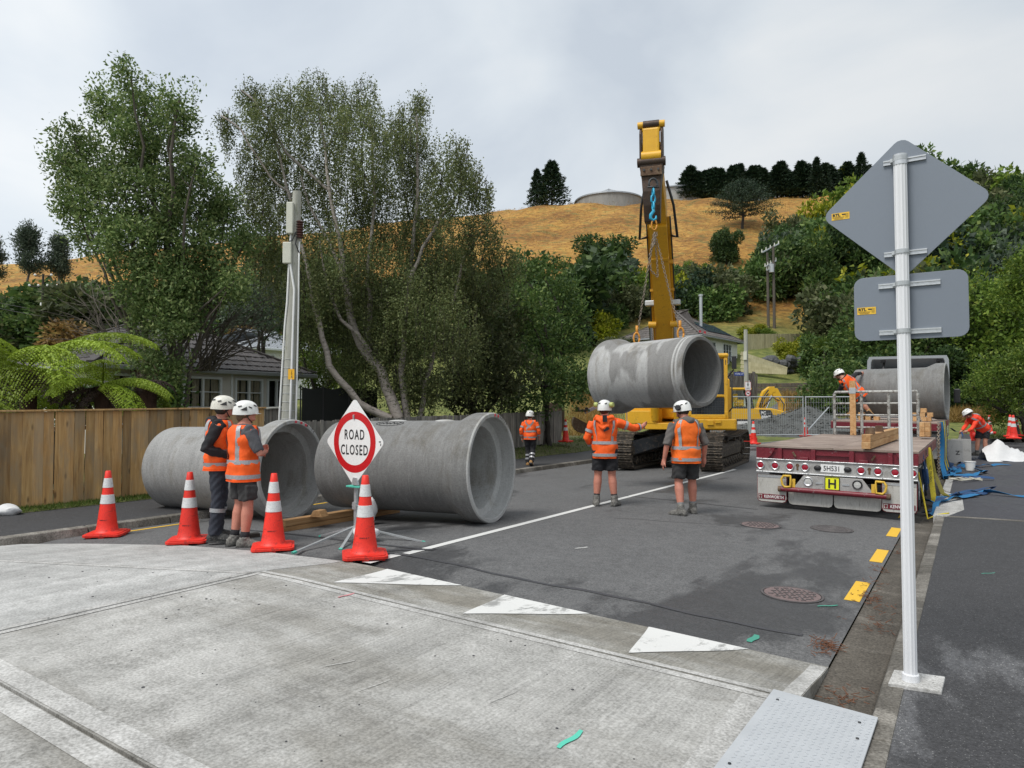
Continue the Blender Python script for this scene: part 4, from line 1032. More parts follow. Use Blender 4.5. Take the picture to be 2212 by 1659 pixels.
def birch(name, label, base, lobes):
    root = thing(name, label, 'tree', base, 0); o = Vector(base); tb = MB(); tw = MB()
    tr = [[(860, 905), (822, 800), (775, 745), (752, 655), (740, 560), (716, 430), (690, 250)], [(855, 905), (826, 800), (795, 720), (800, 640), (795, 560), (812, 430), (800, 260)], [(840, 905), (770, 870), (712, 790), (690, 700), (672, 620), (640, 470), (590, 280)],
          [(800, 760), (770, 720), (735, 690), (702, 600), (690, 520)], [(880, 905), (868, 800), (880, 660), (890, 560), (905, 420), (900, 250)], [(760, 640), (720, 545), (680, 470), (650, 380)], [(885, 600), (930, 500), (985, 420), (1040, 390)], [(905, 905), (930, 790), (970, 680), (1000, 560), (1040, 500)], [(720, 420), (620, 330), (560, 230), (520, 195)], [(640, 430), (580, 380), (520, 280), (478, 250)]]
    for k, t in enumerate(tr):
        P = [WD(x, y, 22+(.5 if k in (1, 4, 7) else -.4 if k in (2, 8) else 0)+.25*math.sin(i+k))-o for i, (x, y) in enumerate(t)]
        Q = []
        for i in range(len(P)-1):
            for f in (0, .33, .66): Q.append(P[i].lerp(P[i+1], f)+Vector((random.gauss(0, .03), random.gauss(0, .03), 0)))
        Q.append(P[-1]); r0 = (.19, .13, .13, .08, .12, .06, .06, .09, .05, .04)[k]
        tb.tube(Q, [lerp(r0, .025, i/len(Q)) for i in range(len(Q))], 8, cap=False)
    C, D = [], []
    for c, r in lobes:
        n = int(125*r*r)+28; dd = rdir(n); st = np.array(c-o)+dd*(r*RNG.uniform(.2, 1, n)**.6)[:, None]
        for q in st:
            Ls = random.uniform(.45, 1.25); k = int(Ls*34); f = np.sort(RNG.random(k))*Ls; a = random.random()*6.28; out = .28*random.random()
            p = np.stack([q[0]+out*np.sin(f*1.3)*math.cos(a), q[1]+out*np.sin(f*1.3)*math.sin(a), q[2]+.10*np.sin(f*3)-f], 1)
            C.append(p+RNG.normal(size=p.shape)*.065); D.append(unit(rdir(k, -.55)))
            if random.random() < .25: tw.tube([tuple(p[0]), tuple(p[k//2]), tuple(p[-1])], .006, 3, cap=False)
        limb(tw, Vector(c-o)+Vector((0, 0, -r*1.1)), Vector(c-o)+Vector((0, 0, r*.8)), .03, .008, .2, 5, 4)
        for _ in range(3): q = Vector(c-o)+Vector(rdir(1, -.3)[0])*r*.3; limb(tw, q, q+Vector(rdir(1, .3)[0])*r*.9, .018, .006, .2, 4, 4)
    C, D = np.concatenate(C), np.concatenate(D)
    V, F = leaves(C, D, RNG.uniform(.55, 1.4, len(C))*.068, RNG.uniform(.6, 1.3, len(C))*.05)
    tb.build('trunk', M['bark_birch'], root, smooth=True); tw.build('twigs', M['bark_dark'], root)['kind'] = 'stuff'
    npmesh('crown', V, F, M['leaf_birch'], root); return root
birch('birch_tree', 'large weeping birch with several pale leaning trunks behind the grey paling fence', bB, lb)
# -- dense dark trees behind the fence, right of the birch
def lobtree(label, lst, Y, sY, leafm, base, nclus=60, nleaf=22, ll=.16, lw=.08, sig=.2, barkm=None, name='broadleaf_tree', group=None, up=.2):
    lo = lob(lst, Y, sY); bs = WD(base[0], base[1], Y); bs.z = max(hw(bs.x, bs.y), -.05); k = list(range(len(lo)))
    return clump_tree(name, label, 'tree' if 'tree' in name else 'shrub', bs, lo, leafm, barkm or M['bark_dark'], nclus, nleaf, ll, lw, sig, [((0, 0, 0), .16, k[::2]), ((.3, .2, 0), .12, k[1::2])], up=up, group=group)
lobtree('dense dark green tree rising over the far end of the paling fence', [(1175, 600, 60), (1120, 660, 70), (1215, 660, 60), (1160, 740, 85), (1235, 740, 48), (1240, 810, 42), (1170, 830, 75), (1120, 590, 45), (1225, 850, 40), (1090, 860, 50)], 27, 1.4, M['leaf_mid'], (1170, 930), 62)
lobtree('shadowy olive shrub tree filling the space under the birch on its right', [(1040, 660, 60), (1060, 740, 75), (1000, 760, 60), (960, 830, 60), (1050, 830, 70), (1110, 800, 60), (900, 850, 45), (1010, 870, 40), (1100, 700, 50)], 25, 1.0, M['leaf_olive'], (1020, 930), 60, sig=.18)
lobtree('bright green shrub showing between the utility pole and the birch trunk', [(665, 790, 34), (700, 770, 36), (735, 800, 36), (690, 830, 34), (650, 750, 26), (760, 840, 30)], 27, .8, M['leaf_bright'], (695, 930), 75, name='shrub')
lobtree('grey green leafy tree behind the bungalow roof, left of the utility pole', [(565, 660, 50), (530, 620, 45), (590, 700, 40), (560, 590, 40), (610, 640, 35), (500, 680, 35)], 33, 1.0, M['leaf_silver'], (560, 780), 50, sig=.25)
lobtree('dark clipped shrub against the bungalow corner window', [(372, 868, 22), (355, 885, 30), (340, 850, 32)], 18.3, .4, M['leaf_mid'], (380, 930), 110, name='shrub')
# bare twiggy shrubs
def bare(label, pts, Y, m, n=26):
    bs = WD(pts[0][0], pts[0][1], Y); root = thing('bare_shrub', label, 'shrub', bs); b = MB()
    for i in range(n):
        x, y = random.choice(pts[1:]); e = WD(x+random.gauss(0, 30), y+random.gauss(0, 25), Y+random.gauss(0, .8)); q = limb(b, (random.gauss(0, .2), random.gauss(0, .2), 0), e-bs, .028, .006, .2, 6, 4, .1)
        for _ in range(3): k = random.randint(2, 5); d = (q[k+1]-q[k]).normalized()+Vector(rdir(1)[0])*.6; limb(b, q[k], q[k]+d*random.uniform(.5, 1.1), .012, .004, .1, 4, 3)
    b.build('branches', m, root)
bare('bare grey twigs spreading left of the tall dark tree over the roof', [(290, 790), (200, 640), (170, 690), (210, 720), (230, 600), (190, 740)], 21.5, M['bark'])
bare('fine bare branches between the tall dark tree and the utility pole', [(430, 800), (520, 640), (560, 690), (490, 600), (570, 650), (540, 720)], 21, M['bark'], 34)

# -- library crowns for far trees
def libmesh(name, V, F, m):
    o = npmesh(name, V, F, m); me = o.data; bpy.data.objects.remove(o); return me
def bush_arrays(n, ll, lw, nl=9, sq=1.0, seed=0):
    lo = [(np.array([0, 0, .45*sq]), .36)]+[(np.array([.46*math.cos(a)*random.uniform(.35, 1), .46*math.sin(a)*random.uniform(.35, 1), random.uniform(.15, .92)*sq]), random.uniform(.10, .24)) for a in [random.random()*6.28 for _ in range(nl)]]
    C, D = [], []
    for c, r in lo:
        k = int(n*r*r/.5); dd = rdir(k); C.append(c+dd*(r*RNG.uniform(.55, 1.05, k))[:, None]); D.append(unit(dd*.7+rdir(k, .1)*.8))
    C, D = np.concatenate(C), np.concatenate(D)
    C = C+RNG.normal(size=C.shape)*.018
    return leaves(C, D, RNG.uniform(.6, 1.4, len(C))*ll, RNG.uniform(.6, 1.4, len(C))*lw)
def conifer_arrays(n, ll, lw, w=.28, pine=False):
    C, D = [], []
    for i in range(n):
        z = RNG.random()**(.8 if not pine else .6)*.97+.03; rmax = w*(1-z)**.75+.015
        a = random.random()*6.28; lay = round(z*16)/16; r = rmax*(random.uniform(.5, 1.05) if random.random() < .7 else random.random()); rr = r*(.8+.3*math.sin(a*3+lay*40))
        C.append((rr*math.cos(a), rr*math.sin(a), lerp(z, lay, .5)+.02*math.sin(a*5)-r*.12)); D.append((math.cos(a), math.sin(a), random.uniform(.1, .7)))
    C = np.array(C)+RNG.normal(size=(n, 3))*.008; return leaves(C, unit(np.array(D)+RNG.normal(size=(n, 3))*.4), RNG.uniform(.6, 1.4, n)*ll, RNG.uniform(.6, 1.4, n)*lw)
BUSH = [bush_arrays(6500, .06, .034, 20, random.uniform(.85, 1.05)) for _ in range(5)]
BUSHF = [bush_arrays(2100, .088, .052, 18, random.uniform(.8, 1.1)) for _ in range(4)]
CONF = [conifer_arrays(3600, .06, .022) for _ in range(3)]
CONF_W = [conifer_arrays(4200, .07, .024, .36) for _ in range(2)]
LIB = {}
def lib(kind, i, mname):
    k = (kind, i, mname)
    if k not in LIB: A_ = {'bush': BUSH, 'bushf': BUSHF, 'conf': CONF, 'confw': CONF_W}[kind][i]; LIB[k] = libmesh(kind+'_crown', A_[0], A_[1], M[mname])
    return LIB[k]
tm = MB(); tm.tube([(0, 0, -.06), (.01, 0, .2), (0, .01, .5)], [.03, .024, .012], 7); _o = tm.build('trunk', M['bark_dark']); TRUNK = _o.data; bpy.data.objects.remove(_o)
def ftree(name, label, cat, x, ybase, Y, hpx, kind, mname, wid=1., group=None, z=None, lift=0.):
    """far tree: bearing, foot row, distance, height in photo px"""
    p = WD(x, ybase, Y); zz = hw(p.x, p.y)-.1
    h = hpx/1500*Y; root = thing(name, label, cat, (p.x, p.y, zz), random.random()*6, group)
    n = {'bush': 5, 'bushf': 4, 'conf': 3, 'confw': 2}[kind]; c = link('crown', lib(kind, random.randrange(n), mname), root); c.scale = (h*wid, h*wid, h); c.location = (0, 0, lift*h)
    t = link('trunk', TRUNK, root); t.scale = (h*.9, h*.9, h*1.3 if lift == 0 else h*1.6); return root
# ridge conifers
ftree('conifer_tree', 'tall dense conifer of the pair on the ridge, the right one', 'tree', 1192, 440, 148, 98, 'confw', 'leaf_conifer', 1.25)
ftree('conifer_tree', 'smaller ragged conifer of the pair on the ridge, the left one', 'tree', 1160, 437, 149, 84, 'confw', 'leaf_conifer', .85)
k = 0
for x in range(1482, 1850, 13):
    hp_ = 64+8*math.sin(k*1.7)+random.uniform(-4, 6)
    ftree('shelter_tree', 'dark conifer in the straight shelter belt along the hill ridge', 'tree', x+random.uniform(-3, 3), 424-(x-1480)*.010, 150+random.uniform(-.8, .8), hp_, 'confw', 'leaf_conifer', 1.45, 'shelter belt conifers on the ridge', lift=.06); k += 1
for x, h in ((1765, 88), (1783, 76), (1862, 96), (1880, 70)):
    ftree('ridge_spruce', {1765: 'taller pointed spruce standing above the shelter belt', 1783: 'narrow spruce just right of the tallest shelter belt tree', 1862: 'pointed spruce at the right end of the ridge beside the diamond sign', 1880: 'short spruce half hidden by the diamond sign edge'}[x], 'tree', x, 424, 146, h, 'conf', 'leaf_conifer', .9)
ftree('broadleaf_tree', 'small yellow green tree at the right end of the ridge belt', 'tree', 1835, 422, 151, 75, 'bush', 'leaf_yellow', .7)
# lone pine on the dry slope
def pine():
    p = WD(1604, 494, 118); h = 108/1500*118; root = thing('pine_tree', 'lone dark spreading pine on the dry golden slope', 'tree', p); tb = MB(); C, D = [], []
    limb(tb, (0, 0, -.5), (0, 0, h*.92), .28, .05, .03, 8)
    for i in range(52):
        z = h*(.22+.72*(i/52)); a = i*2.4; Lb = h*.66*(1-(i/52))**.65+.5; e = Vector((Lb*math.cos(a), Lb*math.sin(a), z+Lb*.22)); q = limb(tb, (0, 0, z), e, .07, .02, .1, 5, 4)
        for f in np.linspace(.25, 1, 9):
            c = np.array(Vector((0, 0, z)).lerp(e, f)); n = 30; C.append(c+RNG.normal(size=(n, 3))*np.array([.42, .42, .22])*(.6+.5*f)); D.append(rdir(n, .7))
    C, D = np.concatenate(C), np.concatenate(D); V, F = leaves(C, D, .34, .10); tb.build('trunk', M['bark_dark'], root); npmesh('crown', V, F, M['leaf_conifer'], root)
pine()
# hillside bush: one tangled mass
def mass(name, label, items, mats):
    Vs, Fs, mi = [], [], []; k = 0
    for (x, yb, Y, hpx, wid, mname) in items:
        A_ = random.choice(BUSHF); p = WD(x, 600, Y); p.z = hw(p.x, p.y); h = hpx/1500*Y; a = random.random()*6.28; c, s = math.cos(a), math.sin(a)
        V = A_[0]*np.array([h*wid, h*wid, h]); V = np.stack([V[:, 0]*c-V[:, 1]*s, V[:, 0]*s+V[:, 1]*c, V[:, 2]], 1)+np.array(p)-np.array([0, 0, h*.08])
        Vs.append(V); Fs.append(A_[1]+k); mi.append(np.full(len(A_[1]), mats.index(mname))); k += len(V)
    o = npmesh(name, np.concatenate(Vs), np.concatenate(Fs), [M[m_] for m_ in mats], mi=np.concatenate(mi)); o['kind'] = 'stuff'; o['label'] = label
items = []
def scatter(x0, x1, yfun, Y, n, h0, h1, cols, wid=(.9, 1.4)):
    for i in range(n):
        x = lerp(x0, x1, (i+random.random())/n); items.append((x, yfun(x)+random.uniform(-8, 8), Y+random.uniform(-4, 4), random.uniform(h0, h1), random.uniform(*wid), random.choice(cols)))
mixm = ['leaf_dark', 'leaf_mid', 'leaf_mid', 'leaf_olive', 'leaf_bright', 'leaf_dark', 'leaf_mid', 'leaf_silver', 'leaf_olive', 'leaf_yellow', 'leaf_conifer']
Z0 = lambda x: 0
for x0, x1, Y, n, h0, h1 in ((1215, 1590, 81, 17, 75, 108), (1230, 1600, 87, 11, 50, 72), (1640, 1960, 88, 13, 110, 150), (1640, 1980, 95, 11, 75, 105), (1700, 2000, 99, 10, 85, 120), (1780, 2330, 108, 17, 100, 140), (1870, 2350, 120, 15, 95, 130),
    (1960, 2380, 133, 12, 80, 120), (1790, 2000, 70, 8, 130, 170), (1960, 2330, 66, 10, 150, 210), (1980, 2330, 80, 10, 140, 180), (2000, 2330, 92, 9, 120, 160), (1225, 1330, 72, 5, 70, 100)): scatter(x0, x1, Z0, Y, n, h0, h1, mixm, (.8, 1.2))
mass('hillside_bush', 'mixed dark native bush covering the slope behind the excavator and road signs', items, ['leaf_dark', 'leaf_mid', 'leaf_olive', 'leaf_bright', 'leaf_silver', 'leaf_yellow', 'leaf_conifer'])
items = []
scatter(-80, 330, Z0, 76, 15, 110, 150, ['leaf_dark', 'leaf_mid', 'leaf_mid', 'leaf_olive'])
scatter(-80, 700, Z0, 84, 15, 100, 140, ['leaf_dark', 'leaf_mid', 'leaf_conifer', 'leaf_olive'])
scatter(130, 640, Z0, 62, 11, 90, 130, ['leaf_olive', 'leaf_dark', 'leaf_dry'])
scatter(640, 1240, Z0, 70, 15, 150, 215, ['leaf_dark', 'leaf_mid', 'leaf_olive'])
mass('hillside_bush', 'dark bush along the foot of the hill behind the left houses', items, ['leaf_dark', 'leaf_mid', 'leaf_olive', 'leaf_conifer', 'leaf_dry'])
# single far trees one can pick out
T = [('dark spreading tree on the dry slope left of the excavator boom', 1310, 625, 92, 112, 'bush', 'leaf_dark', 1.25), ('dark broad tree on the dry slope left of the power poles', 1570, 590, 98, 80, 'bush', 'leaf_dark', .8),
     ('pale olive thin tree above the pole transformer', 1700, 520, 104, 95, 'bushf', 'leaf_olive', .8), ('rounded mid green tree behind the power poles', 1745, 660, 84, 150, 'bush', 'leaf_mid', 1.0),
     ('dark tree showing below the left corner of the diamond sign', 1860, 640, 86, 170, 'bush', 'leaf_dark', .9),
     ('grey green tree at the far right of the hillside', 2150, 610, 74, 120, 'bush', 'leaf_silver', 1.1), ('silvery olive tree above it on the right edge of the hillside', 2190, 500, 92, 120, 'bush', 'leaf_silver', 1.1),
     ('yellow green tree beside the right corner of the diamond sign', 2075, 590, 66, 150, 'bush', 'leaf_yellow', .85), ('dark tall tree on the skyline at the right edge', 2190, 420, 100, 130, 'bushf', 'leaf_dark', .8),
     ('green tree on the skyline right of the diamond sign', 2120, 430, 104, 90, 'bush', 'leaf_mid', 1.0),
     ('golden green shrubs showing between the two sign backs', 1890, 660, 62, 90, 'bush', 'leaf_yellow', 1.1), ('olive green tree between the sign post and right edge', 2010, 640, 66, 130, 'bush', 'leaf_olive', 1.0)]
for lb_, x, yb, Y, h, kd, mn, w in T: ftree('broadleaf_tree', lb_, 'tree', x, yb, Y, h, kd, mn, w)
T = [('bright yellow shrub on the lawn below the pale fence', 1715, 792, 60, 72, 'leaf_yellow', 1.1), ('leafy dark green shrub right of the yellow shrub', 1790, 800, 56, 110, 'leaf_mid', 1.1), ('yellow flowering shrubs behind the white house roof', 1625, 722, 70, 42, 'leaf_yellow', 1.4),
     ('bright green shrub left of the power pole feet', 1650, 722, 69, 45, 'leaf_bright', 1.1), ('olive shrub left of the white house roof', 1335, 745, 60, 70, 'leaf_olive', 1.3), ('dark shrub in front of the left wall of the white house', 1265, 760, 52, 60, 'leaf_mid', 1.2)]
for lb_, x, yb, Y, h, mn, w in T: ftree('shrub', lb_, 'shrub', x, yb, Y, h, 'bush', mn, w)
# nearer right-hand trees, behind the truck
lobtree('big green tree behind the truck cab', [(1900, 720, 80), (1980, 700, 80), (2060, 690, 80), (1850, 780, 70), (1930, 800, 70), (2080, 780, 75), (2010, 780, 70), (2130, 720, 60)], 48, 2, M['leaf_mid'], (1960, 930), 16, 26, .32, .18, .42)
lobtree('yellow tinged green tree between truck cab and right edge', [(2110, 640, 55), (2150, 690, 55), (2190, 730, 60), (2120, 740, 60), (2200, 660, 40)], 46, 1.5, M['leaf_bright'], (2150, 930), 18, 26, .3, .16, .4)
lobtree('leafy young tree overhanging the bending worker from the right edge', [(2150, 830, 48), (2200, 800, 55), (2190, 870, 52), (2120, 850, 34), (2230, 850, 60), (2160, 890, 36), (2100, 835, 24), (2240, 780, 50), (2130, 790, 30)], 29, .9, M['leaf_bright'], (2200, 950), 90, 22, .16, .05, .17)
lobtree('lime green leafy branch tree at the right edge under the sign level', [(2200, 590, 36), (2230, 630, 50), (2190, 640, 34), (2220, 560, 30)], 34, .8, M['leaf_bright'], (2290, 900), 70, 20, .2, .08, .2)
lobtree('green bush between the dark paling fence and the worker on the trailer', [(1790, 820, 40), (1770, 850, 42), (1810, 860, 44), (1760, 880, 34), (1830, 820, 40), (1850, 870, 40), (1800, 890, 34)], 44, 1.0, M['leaf_mid'], (1800, 930), 32, 24, .26, .12, .32, name='shrub')
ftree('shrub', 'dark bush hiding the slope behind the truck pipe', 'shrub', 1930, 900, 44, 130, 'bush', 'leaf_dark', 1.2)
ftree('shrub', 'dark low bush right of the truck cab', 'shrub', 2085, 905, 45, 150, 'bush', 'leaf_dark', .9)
# cabbage tree
p = WD(1782, 780, 54); root = thing('cabbage_tree', 'small cabbage tree with spiky leaf tuft among the lawn shrubs', 'tree', (p.x, p.y, p.z-1)); n = 150
D = rdir(n, .35); V, F = leaves(np.tile(np.array([[0, 0, 2.0]]), (n, 1)), D, 1.1, .07); npmesh('crown', V, F, M['leaf_bright'], root); b = MB(); b.tube([(0, 0, -.5), (0, 0, 2)], .12, 7); b.build('trunk', M['bark'], root)
# left distance: wispy tall trees, right skyline
for lb_, x, yb, Y, h, w in (('tall wispy grey green tree on the skyline at the far left', 60, 640, 88, 190, .75), ('thin grey green tree second from the left skyline edge', 125, 640, 90, 165, .6), ('wispy tree at the left picture edge', -15, 640, 92, 150, .8)):
    p = WD(x, yb, Y); hh_ = h/1500*Y; root = thing('willow_tree', lb_, 'tree', p); tb = MB(); C, D = [], []
    for i in range(34):
        z = hh_*(.3+.65*random.random()); a = random.random()*6.28; e = Vector((math.cos(a), math.sin(a), .9))*hh_*random.uniform(.12, .3)*w*(1.25-z/hh_); q = limb(tb, (0, 0, z*.75), Vector((0, 0, z*.8))+e, .06, .02, .2, 5, 4)
        for f in np.linspace(.3, 1, 7): c_ = np.array(Vector((0, 0, z*.75)).lerp(Vector((0, 0, z*.8))+e, f)); C.append(c_+RNG.normal(size=(24, 3))*.36); D.append(unit(np.array(e)/e.length+RNG.normal(size=(24, 3))*.6))
    limb(tb, (0, 0, -.5), (0, 0, hh_*.85), .2, .04, .05, 8); C, D = np.concatenate(C), np.concatenate(D); V, F = leaves(C, D, .42, .12)
    tb.build('trunk', M['bark'], root); npmesh('crown', V, F, M['leaf_silver'], root)

# -- tree ferns: every frond a part
def frond(root, base, az, Lf, elev, droop, m, np_=24, w=.52):
    P = []; a = elev; p = Vector(base); h = Vector((math.cos(az), math.sin(az), 0)); n = 30; st = Lf/n
    for i in range(n+1):
        P.append(p.copy()); a -= droop/n*(0.6+.8*i/n); p = p+(h*math.cos(a)+Vector((0, 0, math.sin(a))))*st
    b = MB(); b.tube(P, [lerp(.014, .003, i/n) for i in range(n+1)], 4, cap=False)
    C, D, Ln, Wn = [], [], [], []; side = Vector((-h.y, h.x, 0))
    for i in range(np_):
        f = .1+.88*i/np_; k = int(f*n); q = P[k].lerp(P[min(k+1, n)], f*n-k); t = (P[min(k+1, n)]-P[k]).normalized() if k < n else h
        pl = w*Lf*.5*math.sin(math.pi*min(1, (f*.82+.14)))**.75
        for sg in (-1, 1):
            d0 = (side*sg+t*.42+Vector((0, 0, .10))).normalized(); m_ = 12; q2 = q.copy()
            for j in range(m_):
                g_ = j/m_; dj = (d0+Vector((0, 0, -.25-1.3*g_*g_))).normalized(); ll = pl/m_; q3 = q2+dj*ll; tl = .046*Lf/2*(1-g_)**.5+.012
                for s2 in (-1, 1):
                    C.append(tuple(q2)); D.append(tuple((t*s2*.95+dj*.5+Vector((0, 0, -.25))).normalized())); Ln.append(tl); Wn.append(tl*.55+.008)
                q2 = q3
    V, F = leaves(np.array(C), np.array(D), np.array(Ln), np.array(Wn), .1)
    k = len(b.v); VV = np.concatenate([np.array(b.v), V]); FF = np.concatenate([np.array(b.f), F+k]); npmesh('frond', VV, FF, m, root)
def treefern(label, base, top, n, Lf, seed, dead=10):
    random.seed(seed); root = thing('tree_fern', label, 'tree fern', base); T_ = Vector(top)-Vector(base)
    b = MB(); b.tube([(0, 0, 0), T_*.5+Vector((.05, 0, 0)), T_], [.16, .13, .17], 10); b.build('trunk', M['bark_fern'], root, smooth=True)
    for i in range(n): frond(root, T_+Vector((0, 0, .05)), i*2.399+random.uniform(-.2, .2), Lf*random.uniform(.85, 1.12), random.choice((.15, .4, .65, .85)), random.uniform(1.2, 1.9), M['fern'])
    for i in range(dead): frond(root, T_+Vector((0, 0, -.05)), i*2.399+.5, Lf*random.uniform(.5, .75), random.uniform(-.1, .3), random.uniform(1.0, 1.7), M['fern_dead'], 16, .34)
    return root
def fern_at(label, x, y, Y, n, Lf, seed, dead=10):
    t = WD(x, y, Y); bs = Vector((t.x+.1, t.y, -.05)); treefern(label, bs, t, n, Lf, seed, dead)
fern_at('large lime green tree fern spreading over the left fence', 60, 800, 13.4, 14, 2.4, 3, 12)
fern_at('smaller lime green tree fern between the big fern and the dark tree', 222, 836, 13.6, 11, 1.55, 5, 10)
# shaggy stump
p = WD(316, 880, 14.6); root = thing('fern_stump', 'shaggy brown tree fern stump with a dead skirt behind the fence', 'tree fern', (p.x, p.y, 0)); zt_ = WD(316, 826, 14.6).z
b = MB(); b.tube([(0, 0, 0), (0, 0, zt_*.6), (0, 0, zt_)], [.17, .19, .2], 12); b.build('trunk', M['bark_fern'], root, smooth=True)
C = RNG.normal(size=(700, 3))*np.array([.12, .12, .25])+np.array([0, 0, zt_-.2]); C[:, :2] = unit(np.c_[C[:, :2], np.zeros(700)])[:, :2]*.19; V, F = leaves(C, rdir(700, -.6), .12, .012); npmesh('fibre', V, F, M['bark_fern'], root)['kind'] = 'stuff'
for i in range(7): frond(root, (0, 0, zt_), i*.9+1, .75, .4, 2.0, M['fern_dead'], 12, .4)
random.seed(11)
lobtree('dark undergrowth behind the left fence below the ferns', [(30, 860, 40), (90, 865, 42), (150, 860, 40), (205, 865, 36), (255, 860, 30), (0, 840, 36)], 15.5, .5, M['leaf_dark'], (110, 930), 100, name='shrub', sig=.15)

# -- grass
def blades(name, pts, h, m, w=.008, label=None):
    P = np.array(pts); n = len(P); D = rdir(n, 1.3); V, F = leaves(P, D, RNG.uniform(.5, 1.3, n)*h, w, .1); o = npmesh(name, V, F, m); o['kind'] = 'stuff'
    if label: o['label'] = label
def area(n, t0, t1, s0, s1, z): 
    out = []
    for i in range(n): t, s = random.uniform(t0, t1), random.uniform(s0, s1); out.append((t, s, z(t, s)))
    return out
blades('grass', area(9000, -7.55, -7.05, -4.5, 3.5, lambda t, s: .0)+area(3000, -7.6, -7.35, -4.5, 3, lambda t, s: 0), .075, M['grass'], .010)
blades('grass', area(12000, -9.8, -7.0, 3.5, 22, zv), .09, M['grass'], .014)
pts = []
for i in range(9000):
    x, y, Y = random.uniform(1240, 1310), 0, random.uniform(33, 52); p = WD(x+random.gauss(0, 20), 900, Y); pts.append((p.x, p.y, hw(p.x, p.y)))
blades('dry_grass', pts, .4, M['drygrass'], .03)
pts = []
for x0, x1, Y0, Y1, n in ((1690, 1760, 44, 50.5, 2500), (1880, 2010, 41, 43, 2000), (2050, 2160, 40, 43, 3000), (1840, 1960, 38, 40, 1500)):
    for i in range(n): p = WD(random.uniform(x0, x1), 900, random.uniform(Y0, Y1)); pts.append((p.x, p.y, max(hw(p.x, p.y), rise(p.y)-.1)))
blades('dry_grass', pts, .75, M['drygrass'], .035)
# long dry tufts on the golden slope (relief one can see)
pts = []
for i in range(7000):
    x = random.uniform(1040, 1850); Y = random.uniform(82, 151); p = WD(x, 500, Y); pts.append((p.x, p.y, hw(p.x, p.y)+.25))
blades('dry_grass', pts, .4, M['drygrass'], .07)
# green patch right
sheet('grass_patch', L(6.0, 10.2, 5), L(29, 38, 5), lambda t, s: rise(s)+.1, M['verge'])
blades('grass', area(6000, 6.0, 10.2, 29, 38, lambda t, s: rise(s)+.1), .14, M['grass'], .02)
# ------------------------------------------------------------------ concrete pipes
def pipe(label, A_, B_, m, mrim, bore='pipe_in', r=.685, rs=.795, thick=.090, sock=.30, marks=()):
    """axis A->B, socket collar at B"""
    A_, B_ = Vector(A_), Vector(B_); Lp = (B_-A_).length; c = (A_+B_)/2
    root = thing('concrete_pipe', label, 'concrete pipe', c, 0, 'large concrete pipes')
    X = (B_-A_).normalized(); Z = Vector((0, 0, 1)); Yv = Z.cross(X).normalized(); Z = X.cross(Yv)
    Rm = Matrix((X, Yv, Z)).transposed(); 
    def place(o): o.rotation_euler = Rm.to_euler()
    AX = Matrix(((0, 0, 1, 0), (0, 1, 0, 0), (-1, 0, 0, 0), (0, 0, 0, 1)))   # local z -> x
    h = Lp/2; ri = r-thick
    b = MB(AX); b.lathe([(r-.02, -h), (r-.005, -h+.02), (r, -h+.10), (r, -h+.12), (r, 0), (r, h-sock-.22), (r+.012, h-sock-.16), (rs-.01, h-sock+.02), (rs, h-sock+.06), (rs+.003, h-.05), (rs+.001, h-.022)], 72, cap=False)
    place(b.build('barrel', m, root, smooth=50))
    b = MB(AX); b.lathe([(rs+.001, h-.022), (rs-.003, h-.010), (rs-.014, h), (rs-.058, h), (rs-.068, h-.010), (r+.022, h-.20), (r-.02, h-.212), (ri+.012, h-.225)], 72, cap=False)
    place(b.build('socket_collar', mrim, root, smooth=35))
    b = MB(AX); b.lathe([(ri+.012, h-.225), (ri, h-.25), (ri, 0), (ri, -h+.03), (ri+.012, -h), (r-.02, -h)], 72, cap=False)
    place(b.build('bore', M[bore], root, smooth=40))
    FR = Matrix.Translation(Vector((0, 0, 0))) @ Rm.to_4x4()
    return root, FR, h
p2L, p2R = WD(739, 1003, 11.2), WD(1066, 1014, 10.08); p2L.z = .745; p2R.z = .775
P2, F2, h2 = pipe('big concrete pipe behind the road closed sign, its socket facing right', p2L, p2R, M['pipe_dark'], M['pipe_rim'])
p1L, p1R = WD(378, 1019, 12.0), WD(634, 1019, 11.05); p1L.z = .63; p1R.z = .66
P1, F1, h1 = pipe('big concrete pipe lying beside the left fence behind the two men', p1L, p1R, M['pipe'], M['pipe_rim'])
hR, hL = WD(1517, 802, 13.25), WD(1322, 814, 14.95)
def pipe_spigot(label, S, C, m):   # spigot end (stepped, narrower) towards S
    root, FR, h = pipe(label, S, C, m, m, 'pipe_dark'); return root, FR, h
PH, FH, hh_ = pipe_spigot('damp stained concrete pipe hanging on chains from the excavator', hR, hL, M['pipe_wet'])
AX = Matrix(((0, 0, 1, 0), (0, 1, 0, 0), (-1, 0, 0, 0), (0, 0, 0, 1)))
for q in (.12, .20):
    b = MB(FH @ AX); b.lathe([(.684, -hh_+q-.025), (.697, -hh_+q-.018), (.697, -hh_+q+.018), (.684, -hh_+q+.025)], 72, cap=False); b.build('spigot_band', M['pipe_rim'], PH, smooth=40)
tL, tR = WD(1850, 850, 20.8), WD(2046, 848, 19.4); tL.z = tR.z = 2.12
PT, FT, hT = pipe('grey concrete pipe still loaded across the truck deck', tL, tR, M['pipe_dark'], M['pipe'])
def band_mark(root, FR, h, ang, w, m, r=.745, dep=.004):   # painted dab on the end face of the collar
    b = MB(FR); n = 5
    rows = []
    for i in range(n+1):
        a = R(ang)+w*(i/n-.5); rows.append([(h+dep, -rr*math.sin(a), rr*math.cos(a)) for rr in (.742, .782)])
    b.loft(rows, cap=False, closed=False); b.build('paint_dab', m, root)
redp = mat('red_dab', (.62, .05, .07), .7, var=.2)
for a in (2, 12, 21): band_mark(P1, F1, h1, -a-2, .07, redp)
